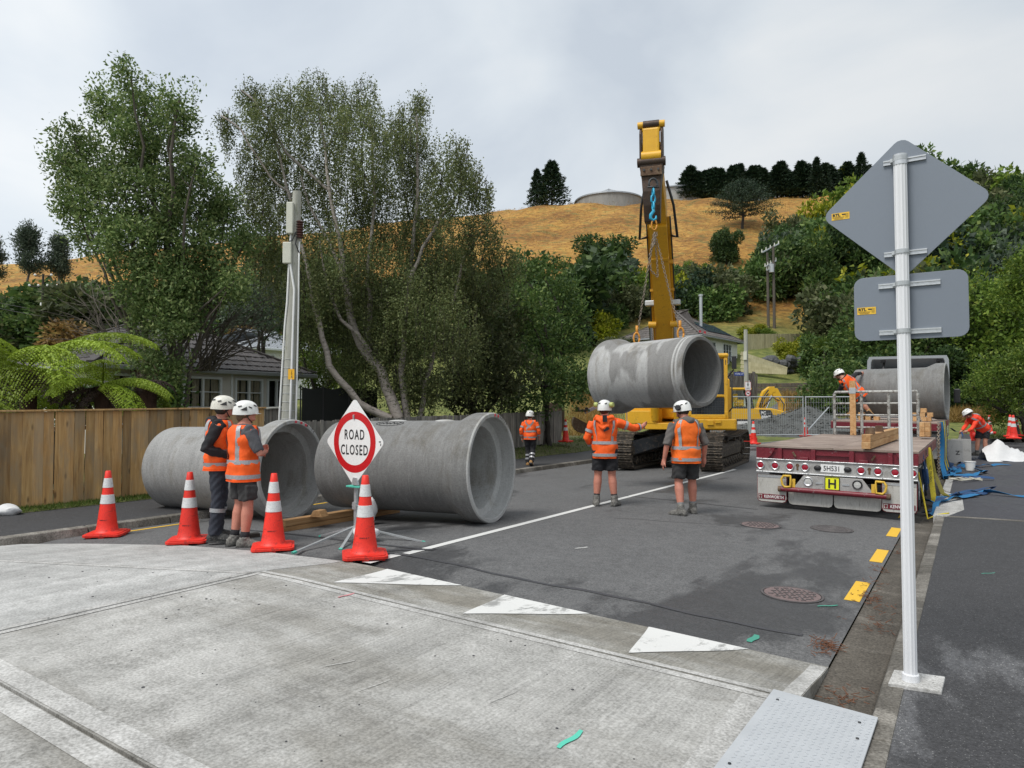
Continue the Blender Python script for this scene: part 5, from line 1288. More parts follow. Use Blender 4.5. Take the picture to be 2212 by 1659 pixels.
for a in (-13, -5): 
    b = MB(F2); c = Vector((h2+.004, -.762*math.sin(R(a)), .762*math.cos(R(a)))); b.cyl(c-Vector((.002, 0, 0)), c+Vector((.002, 0, 0)), .022, n=14); b.build('paint_dab', redp, P2)
for a in (-4, 8): band_mark(PH, FH, -hh_-.008, a, .10, redp)
def ring_text(root, FR, h, s, a0, size, m, rr=.762):
    for i, ch in enumerate(s):
        a = R(a0+i*size*95); T = FR @ Matrix.Translation((h+.005, rr*math.sin(a), rr*math.cos(a))) @ Matrix.Rotation(-a, 4, 'X') @ Matrix(((0, 0, 1, 0), (1, 0, 0, 0), (0, 1, 0, 0), (0, 0, 0, 1)))
        text('lettering', ch, size, m, T, root)
ring_text(P2, F2, h2, '150125', 14, .045, M['black']); ring_text(P1, F1, h1, '8 TC', 26, .05, M['black'])
# scrawl on pipe 2: looped marker lines on the barrel top
b = MB(F2)
def onbar(x, ang, r=.687): return (x, -r*math.sin(ang), r*math.cos(ang))
b.tube([onbar(-.28+.24*math.cos(a), .33+.13*math.sin(a)) for a in [i*.25 for i in range(26)]], .006, 5)
b.tube([onbar(-.46+.36*i/24, .33+.05*math.sin(i*1.5)+.02*math.sin(i*.7)) for i in range(25)], .006, 5)
b.build('marker_scrawl', M['black'], P2)
for x in (-.28, .55):
    b = MB(F2); b.ball((x, 0, .672), .17, 14, 8, sq=(1, .8, .17)); b.build('lifting_boss', M['pipe_rim'], P2, smooth=True)

# dunnage beams under the pipes (one each, stacked in pairs)
def beam(label, p, q, w, h, m, group=None, name='timber_beam', cat='timber beam'):
    p, q = Vector(p), Vector(q); c = (p+q)/2; d = q-p; b = MB(); b.box((0, 0, 0), (w, d.length, h)); o = b.build(name, m, bevel=.006)
    o.location = c; o.rotation_euler = (math.asin(max(-1, min(1, d.z/d.length))), 0, math.atan2(-d.x, d.y)); return tag(o, label, cat, group)
a = WZ(607, 1153, -.1); c = WZ(858, 1108, -.08); d = (c-a).normalized(); gp = 'dunnage timbers under the pipes'
for k in (0, 1):
    beam(('lower' if k == 0 else 'upper')+' long timber beam lying under the big pipes behind the road closed sign', (a.x+d.x*.02*k, a.y+d.y*.02*k, -.055+.095*k), (c.x-d.x*.1*k, c.y, -.045+.095*k), .13, .09, M['timber'], gp)
b = MB(); w = WZ(690, 1117, .08); b.prism([(-.1, 0), (.1, 0), (.05, .09), (-.05, .09)], -.09, .09, TR(w.x, w.y, .09, rz=.3, rx=math.pi/2)); tag(b.build('wedge', M['timber'], bevel=.004), 'short timber wedge chocking the rim of the left pipe', 'wedge')
beam('dark wet timber lying under the boots of the man in black sleeves', WZ(418, 1170, -.06), WZ(560, 1157, -.06), .12, .08, M['timber_dark'])

# ------------------------------------------------------------------ traffic cones
def make_cone():
    root = thing('traffic_cone', 'x', 'traffic cone', (0, 0, 0), 0, 'orange traffic cones')
    b = MB(); P = []
    for cx, cy, a0 in ((.19, .19, 0), (-.19, .19, 90), (-.19, -.19, 180), (.19, -.19, 270)):
        for k in range(4): P.append((cx+.05*math.cos(R(a0+k*30)), cy+.05*math.sin(R(a0+k*30))))
    b.prism(P, .022, .055); b.prism([(x*.88, y*.88) for x, y in P], .055, .066)
    b.build('base', M['cone'], root, bevel=.006)
    for x, y in ((.17, .17), (-.17, .17), (-.17, -.17), (.17, -.17), (0, .2), (0, -.2), (.2, 0), (-.2, 0)):
        b = MB(); b.box((x, y, .012), (.07, .05, .024)); b.build('foot', M['cone'], root)
    rad = lambda z: .138-.104*((z-.06)/.84) if z > .09 else .138+.03*(1-(z-.06)/.03)
    b = MB(); b.lathe([(rad(z), z) for z in (.06, .075, .09, .2, .42, .6, .78, .895)]+[(.028, .9), (.012, .9)], 32); b.build('body', M['cone'], root, smooth=50)
    for z0, z1 in ((.45, .575), (.67, .80)):
        b = MB(); b.lathe([(rad(z0)+.0005, z0), (rad(z0)+.004, z0+.002), (rad(z1)+.004, z1-.002), (rad(z1)+.0005, z1)], 32, cap=False); b.build('sleeve', M['cone_white'], root, smooth=50)
    for i, ch in enumerate('owner'):
        a = R(-118+i*11); T = Matrix.Translation((rad(.235)*math.cos(a)*1.01, rad(.235)*math.sin(a)*1.01, .235)) @ Matrix.Rotation(a+math.pi/2, 4, 'Z') @ Matrix.Rotation(math.pi/2-.12, 4, 'X')
        text('lettering', ch, .035, M['black'], T, root)
    return root
cone0 = make_cone()
def cone(x, y, label, z=None, first=[True], rz=0, at=None):
    p = at if at is not None else WZ(x, y, z or 0)
    for _ in range(12):
        if at is None: p = WZ(x, y, zroad(p.x, p.y) if z is None else z)
    zz = zroad(p.x, p.y) if z is None else z
    if first[0]: first[0] = False; cone0.location = (p.x, p.y, zz); cone0.rotation_euler = (0, 0, rz); cone0['label'] = label; return cone0
    return dup(cone0, (p.x, p.y, zz), rz, label)
cone(788, 1205, 'orange traffic cone in front of the road closed sign, nearest the camera', rz=YAW+.25)
cone(590, 1187, 'orange traffic cone between the man in grey shorts and the road closed sign', rz=YAW+.3)
cone(408, 1172, 'orange traffic cone just left of the two men', rz=YAW+.25)
cone(231, 1158, 'orange traffic cone farthest left, near the kerb and board fence', rz=YAW+.2)
cone(1222, 955, 'small far cone at the end of the grey paling fence', z=.33)
cone(1628, 960, 'far cone beside the excavator track, in front of the gravel heap', z=.25)
cone(1740, 943, 'far cone at the mesh fence post behind the trailer deck', z=.33)
cone(1655, 908, 'tiny cone on the path beyond the yellow mini digger', z=.75)
cone(1828, 912, 'tiny cone left of the truck deck corner by the gravel', z=.65)
cone(2138, 938, 'far cone behind the bending worker in red orange', z=.45)
cone(1412, 930, 'tiny cone glimpsed under the excavator body', z=.3)
for i, (x, y) in enumerate(((2183, 944), (2196, 942), (2190, 948))):
    cone(x, y, ('left', 'back', 'front')[i]+' cone of the cluster under the tree at the right edge', z=.5)
p = WZ(2100, 952, .3)
o = dup(cone0, (p.x, p.y, .52), 1.0, 'toppled cone lying behind the bending worker'); o.rotation_euler = (R(80), 0, 1.2)
p = WZ(1608, 955, .25)
b = MB(); b.box((0, 0, .12), (1.0, .35, .24)); b.box((.2, 0, .3), (.3, .2, .12)); tag(b.build('plastic_barrier', M['cone'], loc=(p.x, p.y, .22), bevel=.05), 'red plastic barrier block next to the far cone by the gravel', 'barrier')
# orange netting bundle over the cone cluster
p = WZ(2190, 940, .5); b = MB()
for i in range(40):
    a = random.random()*6.28; r = .28*random.random(); b.bar((r*math.cos(a), r*math.sin(a), 0), (r*.5*math.cos(a+1), r*.5*math.sin(a+1), random.uniform(.5, 1.05)), .05, .015)
tag(b.build('barrier_mesh', M['hivis_red'], loc=(p.x, p.y, .5)), 'bundle of orange barrier mesh heaped on the cone cluster at right', 'barrier mesh')

# ------------------------------------------------------------------ road closed sign on its stand
bs = Vector((-1.27, -.62, zroad(-1.27, -.6)))
root = thing('road_sign', 'white diamond road closed sign with red ring on a folding stand', 'road sign', bs)
def rdiamond(hx, hy, r=.05, n=4):
    P = []
    for (cx, cy, a0) in ((hx-r*1.3, 0, -45), (0, hy-r*1.3, 45), (-hx+r*1.3, 0, 135), (0, -hy+r*1.3, 225)):
        for k in range(n+1): P.append((cx+r*math.cos(R(a0+90*k/n)), cy+r*math.sin(R(a0+90*k/n))))
    return P
SZ = 1.23; FX = Matrix(((1, 0, 0, 0), (0, 0, -1, 0), (0, 1, 0, SZ), (0, 0, 0, 1)))   # sign plane x,z ; faces -y
FX = Matrix.Rotation(R(-2), 4, 'Z') @ FX
b = MB(FX); b.prism(rdiamond(.535, .555), -.004, .004); b.build('plate', M['white'], root)
b = MB(FX); n = 56
b.loft([[(rr*math.cos(2*math.pi*i/n), rr*math.sin(2*math.pi*i/n), .0055) for i in range(n)] for rr in (.295, .39)], cap=False); b.build('ring', M['red'], root)
Tt = lambda y: FX @ Matrix.Translation((0, y, .006))
text('lettering', 'ROAD', .180, M['black'], Tt(.09), root, sx=.66, bold=.0022, sp=1.22); text('lettering', 'CLOSED', .180, M['black'], Tt(-.105), root, sx=.66, bold=.0022, sp=1.22)
b = MB(FX); b.box((.465, .015, .006), (.035, .014, .001)); b.box((.48, -.02, .006), (.012, .03, .001)); b.build('print', M['black'], root)
b = MB(FX); b.box((-.005, .315, .012), (.022, .035, .02)); b.cyl((-.005, .34, .0), (-.005, .34, .022), .012, n=8); b.build('hook', M['galv'], root)
b = MB(); b.box((0, .035, .35), (.042, .042, .70)); b.build('stem', M['galv'], root, bevel=.004)
b = MB(); b.box((0, .028, .42), (.065, .06, .09)); b.cyl((-.06, .03, .42), (.06, .03, .42), .012, n=8); b.build('clamp', M['galv'], root)
teal = mat('teal_plastic', (.08, .47, .36), .5, var=.1)
b = MB(); b.box((0, .02, .665), (.24, .10, .022)); b.build('tray', teal, root, bevel=.004)
b = MB(); b.prism([(-.055, 0), (.055, 0), (.03, .09), (-.03, .09)], -.015, .015, TR(.03, -.01, .69, rx=math.pi/2)); b.build('bracket', M['galv'], root)
for x, y in ((632, 1197), (735, 1190), (920, 1174), (690, 1160)):
    e = WZ(x, y, -.03)-bs; e.z = .012; b = MB(); b.bar((0, .03, .16), e, .035, .018); b.build('leg', M['galv'], root)
    b = MB(); d = e-Vector((0, .03, .16)); b.bar(e-d*.05, e, .04, .022); b.build('leg_tip', teal, root)
def bag(label, p, sx, sy, sz, m, rz=0, name='sandbag', seed=1, z0=0):
    rs = random.Random(seed); b = MB(TR(rz=rz)); b.ball((0, 0, sz*.5), 1, 20, 12, sq=(sx, sy, sz*.55)); V = []
    for x, y, z in b.v:
        k = 1+.13*math.sin(x*9/sx*.5+seed)+.11*math.sin(y*11/sy*.4+z*9/sz)+.05*math.sin(x*31+z*27); V.append((x*k, y*k, max(0, z*(1+.12*math.sin(x*8/sx+seed*2)))))
    b.v = V; o = b.build(name, m, smooth=True); o.location = (p[0], p[1], z0); return tag(o, label, name)
q = WZ(768, 1175, -.03); bag('crumpled white sandbag weighing down the stand of the road closed sign', (q.x+.02, q.y+.16), .16, .13, .22, M['bag'], seed=3, z0=q.z)
q = WZ(795, 1130, -.03); bag('white sandbag half hidden behind the nearest cone', (q.x+.02, q.y+.0), .10, .10, .34, M['bag'], seed=5, z0=-.02)
q = WZ(14, 1114, -.02); bag('white sandbag on the footpath at the left picture edge', (q.x, q.y), .22, .13, .16, M['bag'], YAW, seed=7, z0=-.02)

# ------------------------------------------------------------------ white post with two sign backs
PX, PY, PZ = 4.98, -2.12, -.015
root = thing('sign_post', 'tall white ribbed post in the foreground carrying two grey sign backs', 'sign post', (PX, PY, PZ))
b = MB(); n = 24; H_ = 3.19
prof = [(.0355+(.0018 if i % 2 else -.0008)) for i in range(n)]
b.loft([[(prof[i]*math.cos(2*math.pi*i/n), prof[i]*math.sin(2*math.pi*i/n), z) for i in range(n)] for z in (.05, 1.0, 2.0, H_)]); b.build('post', M['post_white'], root)
b = MB(); b.lathe([(.046, .0), (.046, .055), (.043, .06), (.036, .06)], 24, cap=False); b.build('ground_sleeve', M['post_white'], root)
b = MB(); b.lathe([(.039, H_-.06), (.04, H_+.004), (.03, H_+.008), (.001, H_+.008)], 24); b.build('cap', M['alu'], root)
FXb = Matrix(((1, 0, 0, 0), (0, 0, -1, .055), (0, 1, 0, 0), (0, 0, 0, 1)))
def rrect(hx, hy, r, n=5):
    P = []
    for cx, cy, a0 in ((hx-r, hy-r, 0), (-hx+r, hy-r, 90), (-hx+r, -hy+r, 180), (hx-r, -hy+r, 270)):
        for k in range(n+1): P.append((cx+r*math.cos(R(a0+90*k/n)), cy+r*math.sin(R(a0+90*k/n))))
    return P
def sticker(root, x, z):
    T = FXb @ Matrix.Translation((x, z, .0045)); b = MB(T); b.box((0, 0, 0), (.105, .045, .001)); s = b.build('sticker', mat('sticker_yellow', (.78, .48, .04), .5, var=.05), root)
    text('lettering', 'RTL', .024, M['black'], T @ Matrix.Translation((-.024, .008, .001)), s, sx=1.1, bold=.001)
    b = MB(T)
    for k in range(3): b.box((.012+k*.007, .009, .001), (.006, .010, .0006), rz=.7)
    for k in range(3): b.box((-.012, -.006-k*.006, .001), (.07-.01*k, .0018, .0006))
    for k in range(5): b.box((.037, .012-k*.006, .001), (.018, .0014, .0006))
    b.build('print', M['black'], s)
b = MB(FXb @ TR(0.005, 2.885, 0)); b.prism([(x, y) for x, y in rdiamond(.455, .435, .055)], -.003, .003); b.build('diamond_sign_back', M['sign_back'], root, bevel=.001)
b = MB(FXb @ TR(.03, 2.265, 0)); b.prism(rrect(.305, .2, .055), -.003, .003); b.build('oblong_sign_back', M['sign_back'], root, bevel=.001)
sticker(root, -.345, 2.88); sticker(root, -.205, 2.255)
for z, hl, xo in ((3.17, .115, .02), (2.595, .115, .015), (2.40, .165, .03), (2.11, .165, .03)):
    b = MB(FXb); 
    for dz in (-.011, .011): b.box((xo, z+dz, .010), (hl*2, .008, .014))
    b.box((xo, z, .006), (hl*2, .02, .006)); r = b.build('mounting_rail', M['alu'], root)
    b = MB(); b.lathe([(.0385, z-.013), (.041, z-.013), (.041, z+.013), (.0385, z+.013)], 24, cap=False); b.box((-.045, .02, z), (.02, .03, .022)); b.build('band_clamp', M['galv'], r)
b = MB(); P = [(-.11, -.14), (.16, -.11), (.17, .16), (-.10, .12)]; b.prism(P, -.02, .016, TR(.0, .03, 0)); b.build('footing', M['slab_edge'], root, bevel=.006)

# ------------------------------------------------------------------ poles
p0, p1 = WD(619, 930, 13.6), WD(642, 414, 13.6); p0.z = -.02
root = thing('utility_pole', 'stout grey hardwood utility pole with white conduits behind the left pipe', 'utility pole', p0); d = p1-p0; right = Vector((cA, sA, 0)); fw = Vector((sA, -cA, 0))
b = MB(); n = 12
b.loft([[d*f+right*(lerp(.16, .085, f)*math.cos(a))+fw*(lerp(.15, .085, f)*math.sin(a)) for a in [2*math.pi*i/n for i in range(n)]] for f in L(0, 1, 8)]); b.build('pole', M['polewood'], root, smooth=50)
def pl(f, x, o=.02): return d*f+right*(x*lerp(.16, .085, f)/.12)+fw*(lerp(.15, .085, f)*max(.15, 1-(abs(x)/.13)**2)**.5+o)
for pts, r in (([(-.0, -.14), (.3, -.135), (.55, -.125), (.63, -.09), (.78, -.09), (.9, -.07)], .019), ([(0, .06), (.3, .06), (.67, .055), (.75, -.05), (.785, -.06)], .021), ([(0, .145), (.35, .14), (.6, .135), (.76, .12), (.83, .12)], .017)):
    b = MB(); b.tube([pl(f, x) for f, x in pts], r, 8); b.build('conduit', M['white'], root, smooth=True)
for f, x, w, h in ((.905, -.1, .13, .62), (.79, -.13, .17, .42)):
    b = MB(); c = pl(f, x, .07); b.box((0, 0, 0), (w, .1, h), M=Matrix.Translation(c) @ Matrix.Rotation(YAW, 4, 'Z')); b.build('junction_box', M['offwhite'], root, bevel=.015)
b = MB(); c = pl(.875, .13, .03)
for k in range(7): b.lathe([(.05, k*.05), (.075, k*.05+.02), (.05, k*.05+.04)], 14, Matrix.Translation(c+Vector((0, 0, -.2))))
b.build('insulator', mat('brown_insulator', (.10, .05, .045), .3), root, smooth=40)
b = MB(); c = pl(.39, .06, .035); Tm = Matrix.Translation(c) @ Matrix.Rotation(YAW, 4, 'Z'); b.box((0, 0, 0), (.12, .012, .20), M=Tm); s = b.build('number_tag', mat('tag_yellow', (.85, .45, .02), .5, var=.05), root)
for k, ch in enumerate('J24'): text('lettering', ch, .06, M['black'], Tm @ Matrix.Translation((.01, -.008, .055-.055*k)) @ Matrix.Rotation(math.pi/2, 4, 'X'), s)
b = MB()
for k in range(16): f = .02+k*.028; b.tube([pl(f, x, .006) for x in (-.125, -.08, 0, .08, .125)], .004, 4)
b.build('wire_wrap', M['galv'], root)['kind'] = 'stuff'
b = MB(); b.tube([pl(.86, .05), pl(.83, -.02, .05), pl(.83, -.1, .05), pl(.81, -.12)], .012, 6); b.tube([pl(.86, .1), pl(.82, .06, .06), pl(.79, .13)], .012, 6); b.build('cable', M['black'], root)
# double power pole with transformer on the slope
pa, pb = WD(1660, 718, 75), WD(1673, 720, 75); root = thing('power_pole', 'twin wooden power poles with crossarms and insulators on the slope', 'power pole', pa)
for q, h in ((pa, 8.7), (pb, 9.5)):
    b = MB(); b.cyl(q-pa+Vector((0, 0, -1)), q-pa+Vector((0, 0, h)), .17, .12, 9); b.build('pole', M['bark'], root)
for z, l in ((9.2, 3.4), (7.5, 2.2), (7.0, 1.6)):
    b = MB(); c = Vector(((pb-pa).x/2, (pb-pa).y/2, z)); dd = Vector((.55*cA-.8*sA*.5, .55*sA+.8*cA*.5, .30)).normalized(); b.bar(c-dd*l/2, c+dd*l/2, .14, .12); b.build('crossarm', M['galv'], root)
    for k in range(5):
        b = MB(); q = c+dd*l*(k/4-.5); b.cyl(q, q+Vector((0, 0, .35)), .08, .05, 7); b.build('insulator', M['offwhite'], root)
b = MB(); b.cyl(Vector((.4, 0, 6.5)), Vector((.4, 0, 7.4)), .28, n=10); b.build('transformer', M['galv'], root)
p = WD(90, 728, 72); root = thing('power_pole', 'lone dark power pole with two crossarms in front of the left hillside bush', 'power pole', p)
b = MB(); b.cyl((0, 0, -.5), (0, 0, 6.6), .15, .11, 9); b.build('pole', M['bark_dark'], root)
for z, l in ((6.4, 1.7), (5.3, 2.8)):
    b = MB(); v = Vector((cA, sA, 0)); b.bar(-v*l/2+Vector((0, 0, z)), v*l/2+Vector((0, 0, z)), .1, .1); b.build('crossarm', M['bark_dark'], root)
    for k in range(4 if l > 2 else 2):
        b = MB(); q = v*l*((k/3 if l > 2 else k)-.5)+Vector((0, 0, z+.1)); b.ball(q, .13, 8, 6); b.build('insulator', M['white'], root)
b = MB(); b.box((0, -.15, 3.4), (.25, .05, .6)); b.build('marker_plate', M['white'], root)
for z0, dy in ((.97, 0), (.80, 3)):       # wires
    a_ = WD(-30, 648+dy*4, 70); c_ = WD(640, 690+dy*4, 66); b = MB(); b.tube([a_.lerp(c_, f)-Vector((0, 0, 1.2*4*f*(1-f))) for f in L(0, 1, 14)], .02, 4); tag(b.build('power_line', M['black']), 'thin power line crossing behind the tall dark tree, %s wire' % ('upper' if dy == 0 else 'lower'), 'power line')
# street name pole with path signs
p0 = WD(1613, 900, 46); p0.z = 1.0; pt = WD(1612, 712, 46); hh0 = pt.z-p0.z
root = thing('street_pole', 'grey wooden pole with blue street name blade and conduits beside the rotting fence', 'street pole', p0)
b = MB(); b.cyl((0, 0, 0), (0, 0, hh0), .17, .12, 10); b.build('pole', M['polewood'], root)
b = MB(); b.box((0, -.17, hh0-1.75), (.22, .12, .55)); b.build('junction_box', M['offwhite'], root)
Ty = Matrix.Translation((-.38, -.3, WD(1590, 808, 46).z-p0.z)) @ Matrix.Rotation(YAW, 4, 'Z')
b = MB(Ty); b.box((0, 0, 0), (.62, .03, .21)); s = b.build('street_name_blade', mat('street_blue', (.012, .05, .28), .5), root)
text('lettering', 'YORK ST', .14, M['white'], Ty @ Matrix.Translation((0, -.02, 0)) @ Matrix.Rotation(math.pi/2, 4, 'X'), s)
p0 = WD(1620, 945, 31.5); p0.z = .25; root = thing('path_sign', 'thin pole with white walking and cycling sign and no dogs roundel by the mesh fence', 'sign', p0)
b = MB(); b.cyl((0, 0, 0), (0, 0, WD(1620, 822, 31.5).z-.25), .035, n=8); b.build('pole', M['galv'], root)
TS = lambda y: Matrix.Translation((0, -.05, WD(1616, y, 31.5).z-.25)) @ Matrix.Rotation(YAW, 4, 'Z') @ Matrix.Rotation(math.pi/2, 4, 'X') @ Matrix.Translation((-.05, 0, 0)) @ Matrix.Scale(.42, 4)
b = MB(TS(834)); b.prism(rrect(.33, .46, .05), -.01, .01); pl_ = b.build('sign_plate', M['white'], root)
b = MB(TS(834)); k_ = .012
b.loft([[(x, y, k_) for x, y in rrect(.33, .46, .05)], [(x, y, k_) for x, y in rrect(.30, .43, .05)]], cap=False); b.build('border', M['red'], pl_)
b = MB(TS(834) @ Matrix.Translation((0, 0, .014)))
b.lathe([(.05, 0), (.0, .001)], 12, TR(0, .36, 0)); b.bar((0, .30, 0), (.0, .12, 0), .09, .004, (0, 0, 1)); b.bar((0, .13, 0), (.09, -.04, 0), .05, .004); b.bar((0, .13, 0), (-.08, -.03, 0), .05, .004); b.bar((0, .27, 0), (.12, .15, 0), .035, .004); b.bar((0, .27, 0), (-.11, .16, 0), .035, .004)
for x in (-.12, .12): b.loft([[(x+r*math.cos(a), -.27+r*math.sin(a), 0) for a in [i*.4 for i in range(16)]] for r in (.075, .095)], cap=False)
b.bar((-.12, -.27, 0), (0, -.17, 0), .022, .004); b.bar((0, -.17, 0), (.12, -.27, 0), .022, .004); b.bar((0, -.17, 0), (.0, -.27, 0), .022, .004)
b.build('pictogram', M['black'], pl_)
T2 = TS(850); b = MB(T2); b.lathe([(.30, -.01), (.30, .01), (.001, .01)], 28); pl2 = b.build('roundel', M['white'], root)
b = MB(T2); b.loft([[(r*math.cos(a), r*math.sin(a), .014) for a in [i*math.pi/16 for i in range(32)]] for r in (.23, .30)], cap=False); b.bar((-.18, .18, .014), (.18, -.18, .014), .05, .003); b.build('ring', M['red'], pl2)
b = MB(T2); b.bar((-.13, .03, .018), (.12, .02, .018), .08, .003); b.bar((.10, .03, .018), (.17, .09, .018), .06, .003); b.bar((-.10, 0, .018), (-.15, -.1, .018), .03, .003); b.bar((.08, 0, .018), (.14, -.09, .018), .03, .003); b.build('pictogram', M['black'], pl2)

# ------------------------------------------------------------------ temporary mesh fence
def mesh_panel(label, a, c, h=1.95):
    root = thing('mesh_fence', label, 'mesh fence', a, 0, 'temporary mesh fence panels'); d = c-a; up = Vector((0, 0, h))
    b = MB(); b.tube([(0, 0, .1), (0, 0, h)], .03, 8); b.tube([d+Vector((0, 0, .1)), d+up], .03, 8); b.tube([up*.98, d+up*.98], .026, 8); b.tube([Vector((0, 0, .15)), d+Vector((0, 0, .15))], .026, 8); b.build('frame', M['galv'], root)
    b = MB(); n = int(d.length/.11)
    for i in range(1, n): q = d*(i/n); b.bar(q+Vector((0, 0, .15)), q+up*.98, .007, .007)
    for k in range(1, 7): b.bar(Vector((0, 0, .15+(h-.2)*k/7)), d+Vector((0, 0, .15+(h-.2)*k/7)), .007, .007)
    b.build('wire_mesh', M['galv'], root)['kind'] = 'stuff'
a1, a2, a3, a4 = WD(1520, 905, 31.8), WD(1621, 905, 32), WD(1735, 905, 32.5), WD(1850, 905, 32)
for v in (a1, a2, a3, a4): v.z = .28
mesh_panel('mesh fence panel between the path sign and the far cone post', a2, a3); mesh_panel('mesh fence panel running behind the trailer rack', a3+Vector((.12, 0, 0)), a4)
mesh_panel('mesh fence panel half hidden by the excavator', a1, a2-Vector((.1, 0, 0)))
b = MB(); q = WD(1745, 930, 33); e = WD(1790, 880, 34.5); b.tube([q, e], .03, 6); tag(b.build('fence_brace', M['galv']), 'slanting brace pipe leaning behind the mesh fence', 'brace')
# black shade cloth screen on posts in the yard
sc = WD(652, 870, 21.5); sd = WD(815, 870, 23.5); sc.z = sd.z = .2; root = thing('shade_screen', 'black shade cloth screen in the yard between pole and birch trunk', 'screen', sc); dd = sd-sc
b = MB(); rows = []
for i in range(25): f = i/24; q = dd*f; bul = .05*math.sin(f*math.pi*6); rows.append([(q.x, q.y+bul, .1), (q.x, q.y+bul*.4, 1.2), (q.x, q.y, 2.08+.03*math.cos(f*math.pi*8))])
b.loft(rows, cap=False, closed=False); b.build('cloth', M['netting'], root)
for f in (0, .28, .62, 1):
    b = MB(); b.cyl(dd*f+Vector((0, -.05, 0)), dd*f+Vector((0, -.05, 2.15)), .022, n=8); b.build('post', M['black'], root)
# ------------------------------------------------------------------ chains
def chain_mb(mb, pts, ll=.066, wd=.019, r=.0065):
    P = [Vector(p) for p in pts]; seg = [(b_-a_).length for a_, b_ in zip(P, P[1:])]; tot = sum(seg); n = max(1, int(tot/(ll*.78))); k = 0
    def at(d):
        for (a_, b_), s_ in zip(zip(P, P[1:]), seg):
            if d <= s_: return a_.lerp(b_, d/s_ if s_ else 0)
            d -= s_
        return P[-1]
    for i in range(n):
        p, q = at(tot*i/n), at(tot*(i+1)/n)
        if (q-p).length < 1e-5: continue
        F = frame((p+q)/2, q-p, (0.3, .5, 1)) @ Matrix.Rotation((i % 2)*math.pi/2+.3, 4, 'Z'); rings = []
        for a in range(10):
            t = a/10*2*math.pi; cx, cz = wd*math.cos(t), (ll/2-wd)*(1 if math.sin(t) > 0 else -1 if math.sin(t) < 0 else 0)+wd*math.sin(t)
            nx, nz = math.cos(t), math.sin(t); rings.append([F @ Vector((cx+nx*r*math.cos(u), r*math.sin(u), cz+nz*r*math.cos(u))) for u in (0, 1.57, 3.14, 4.71)])
        mb.loft(rings+[rings[0]], cap=False)
def catenary(a, b_, sag, n=10): a, b_ = Vector(a), Vector(b_); return [a.lerp(b_, i/n)-Vector((0, 0, sag*4*(i/n)*(1-i/n))) for i in range(n+1)]

# ------------------------------------------------------------------ big excavator
EC = Vector((-1.72, 12.95, -.02))
EX = thing('excavator', 'large yellow tracked excavator holding the hanging pipe, facing the camera', 'excavator', EC)
TU = TR(rz=R(6)); TH = Matrix.Rotation(YAW-R(196), 4, 'Z')
def tpath(Ln, r, d):          # tracks: distance -> (y, z, tilt)
    st = Ln-2*r; per = 2*st+2*math.pi*r; d %= per
    if d < st: return -st/2+d, .03, 0
    d -= st
    if d < math.pi*r: a = d/r; return st/2+r*math.sin(a), r-r*math.cos(a)+.03, a
    d -= math.pi*r
    if d < st: sag = .10*math.sin(math.pi*d/st); return st/2-d, 2*r+.03-sag, math.pi
    d -= st; a = d/r; return -st/2-r*math.sin(a), r+r*math.cos(a)+.03, math.pi+a
b = MB(); b.box((0, 0, 0), (.60, .175, .03)); 
for dy in (-.06, .0, .06): b.box((0, dy, -.03), (.60, .018, .035))
o = b.build('track_shoe', M['steel_mud']); SHOE = o.data; bpy.data.objects.remove(o)
b = MB(); b.box((-.085, 0, .05), (.035, .2, .08)); b.box((.085, 0, .05), (.035, .2, .08)); o = b.build('track_link', M['steel_dark']); TLINK = o.data; bpy.data.objects.remove(o)
for sx in (-1.2, 1.2):
    T = TU @ TR(sx, 0, 0); tr = MB(); n = 51; Lt, rt = 4.55, .47; per = 2*(Lt-2*rt)+2*math.pi*rt
    fr = MB(T); fr.loft([[(x, y, z) for x, z in ((-.14, .34), (.14, .34), (.16, .62), (.06, .74), (-.06, .74), (-.16, .62))] for y in (-1.5, 1.5)]); frame_o = fr.build('track_frame', M['steel_mud'], EX, bevel=.02)
    for k in range(n):
        y, z, a = tpath(Lt, rt, k*per/n); o = link('track_shoe', SHOE, EX); o.matrix_local = T @ Matrix.Translation((0, y, z)) @ Matrix.Rotation(a, 4, 'X')
        if k % 1 == 0: q = link('track_link', TLINK, o)
    for y in (-1.33, -.95, -.57, -.19, .19, .57, .95, 1.33):
        b = MB(T); b.cyl((-.17, y, .20), (.17, y, .20), .115, n=16); b.cyl((-.2, y, .20), (.2, y, .20), .05, n=10); b.build('roller', M['steel_mud'], EX, smooth=40)
    for y in (-.6, .6): b = MB(T); b.cyl((-.15, y, .78), (.15, y, .78), .075, n=12); b.build('carrier_roller', M['steel_mud'], EX, smooth=40)
    for y, nm in ((1.80, 'sprocket'), (-1.80, 'idler')):
        b = MB(T); b.cyl((-.1, y, .50), (.1, y, .50), .39, n=30); b.cyl((-.16, y, .50), (.16, y, .50), .24, n=24); b.cyl((-.22, y, .5), (.22, y, .5), .12, n=16)
        for k in range(18 if nm == 'sprocket' else 0): a = k*math.pi/9; b.box((0, y+.4*math.cos(a), .5+.4*math.sin(a)), (.09, .07, .05), rx=a)
        b.build(nm, M['steel_mud'], EX, smooth=40)
b = MB(TU); b.loft([[(x, y, z) for y, z in ((-.75, .55), (.75, .55), (.7, .95), (-.7, .95))] for x in (-1.05, -.6, .6, 1.05)])
b.loft([[(-1.1, -1.75, .34), (-1.1, -1.30, .34), (-1.1, -1.30, .80), (-1.1, -1.75, .74)], [(-.3, -1.05, .62), (-.3, -.6, .6), (-.3, -.6, .98), (-.3, -1.05, .98)], [(.3, -1.05, .62), (.3, -.6, .6), (.3, -.6, .98), (.3, -1.05, .98)], [(1.1, -1.75, .34), (1.1, -1.30, .34), (1.1, -1.30, .80), (1.1, -1.75, .74)]])
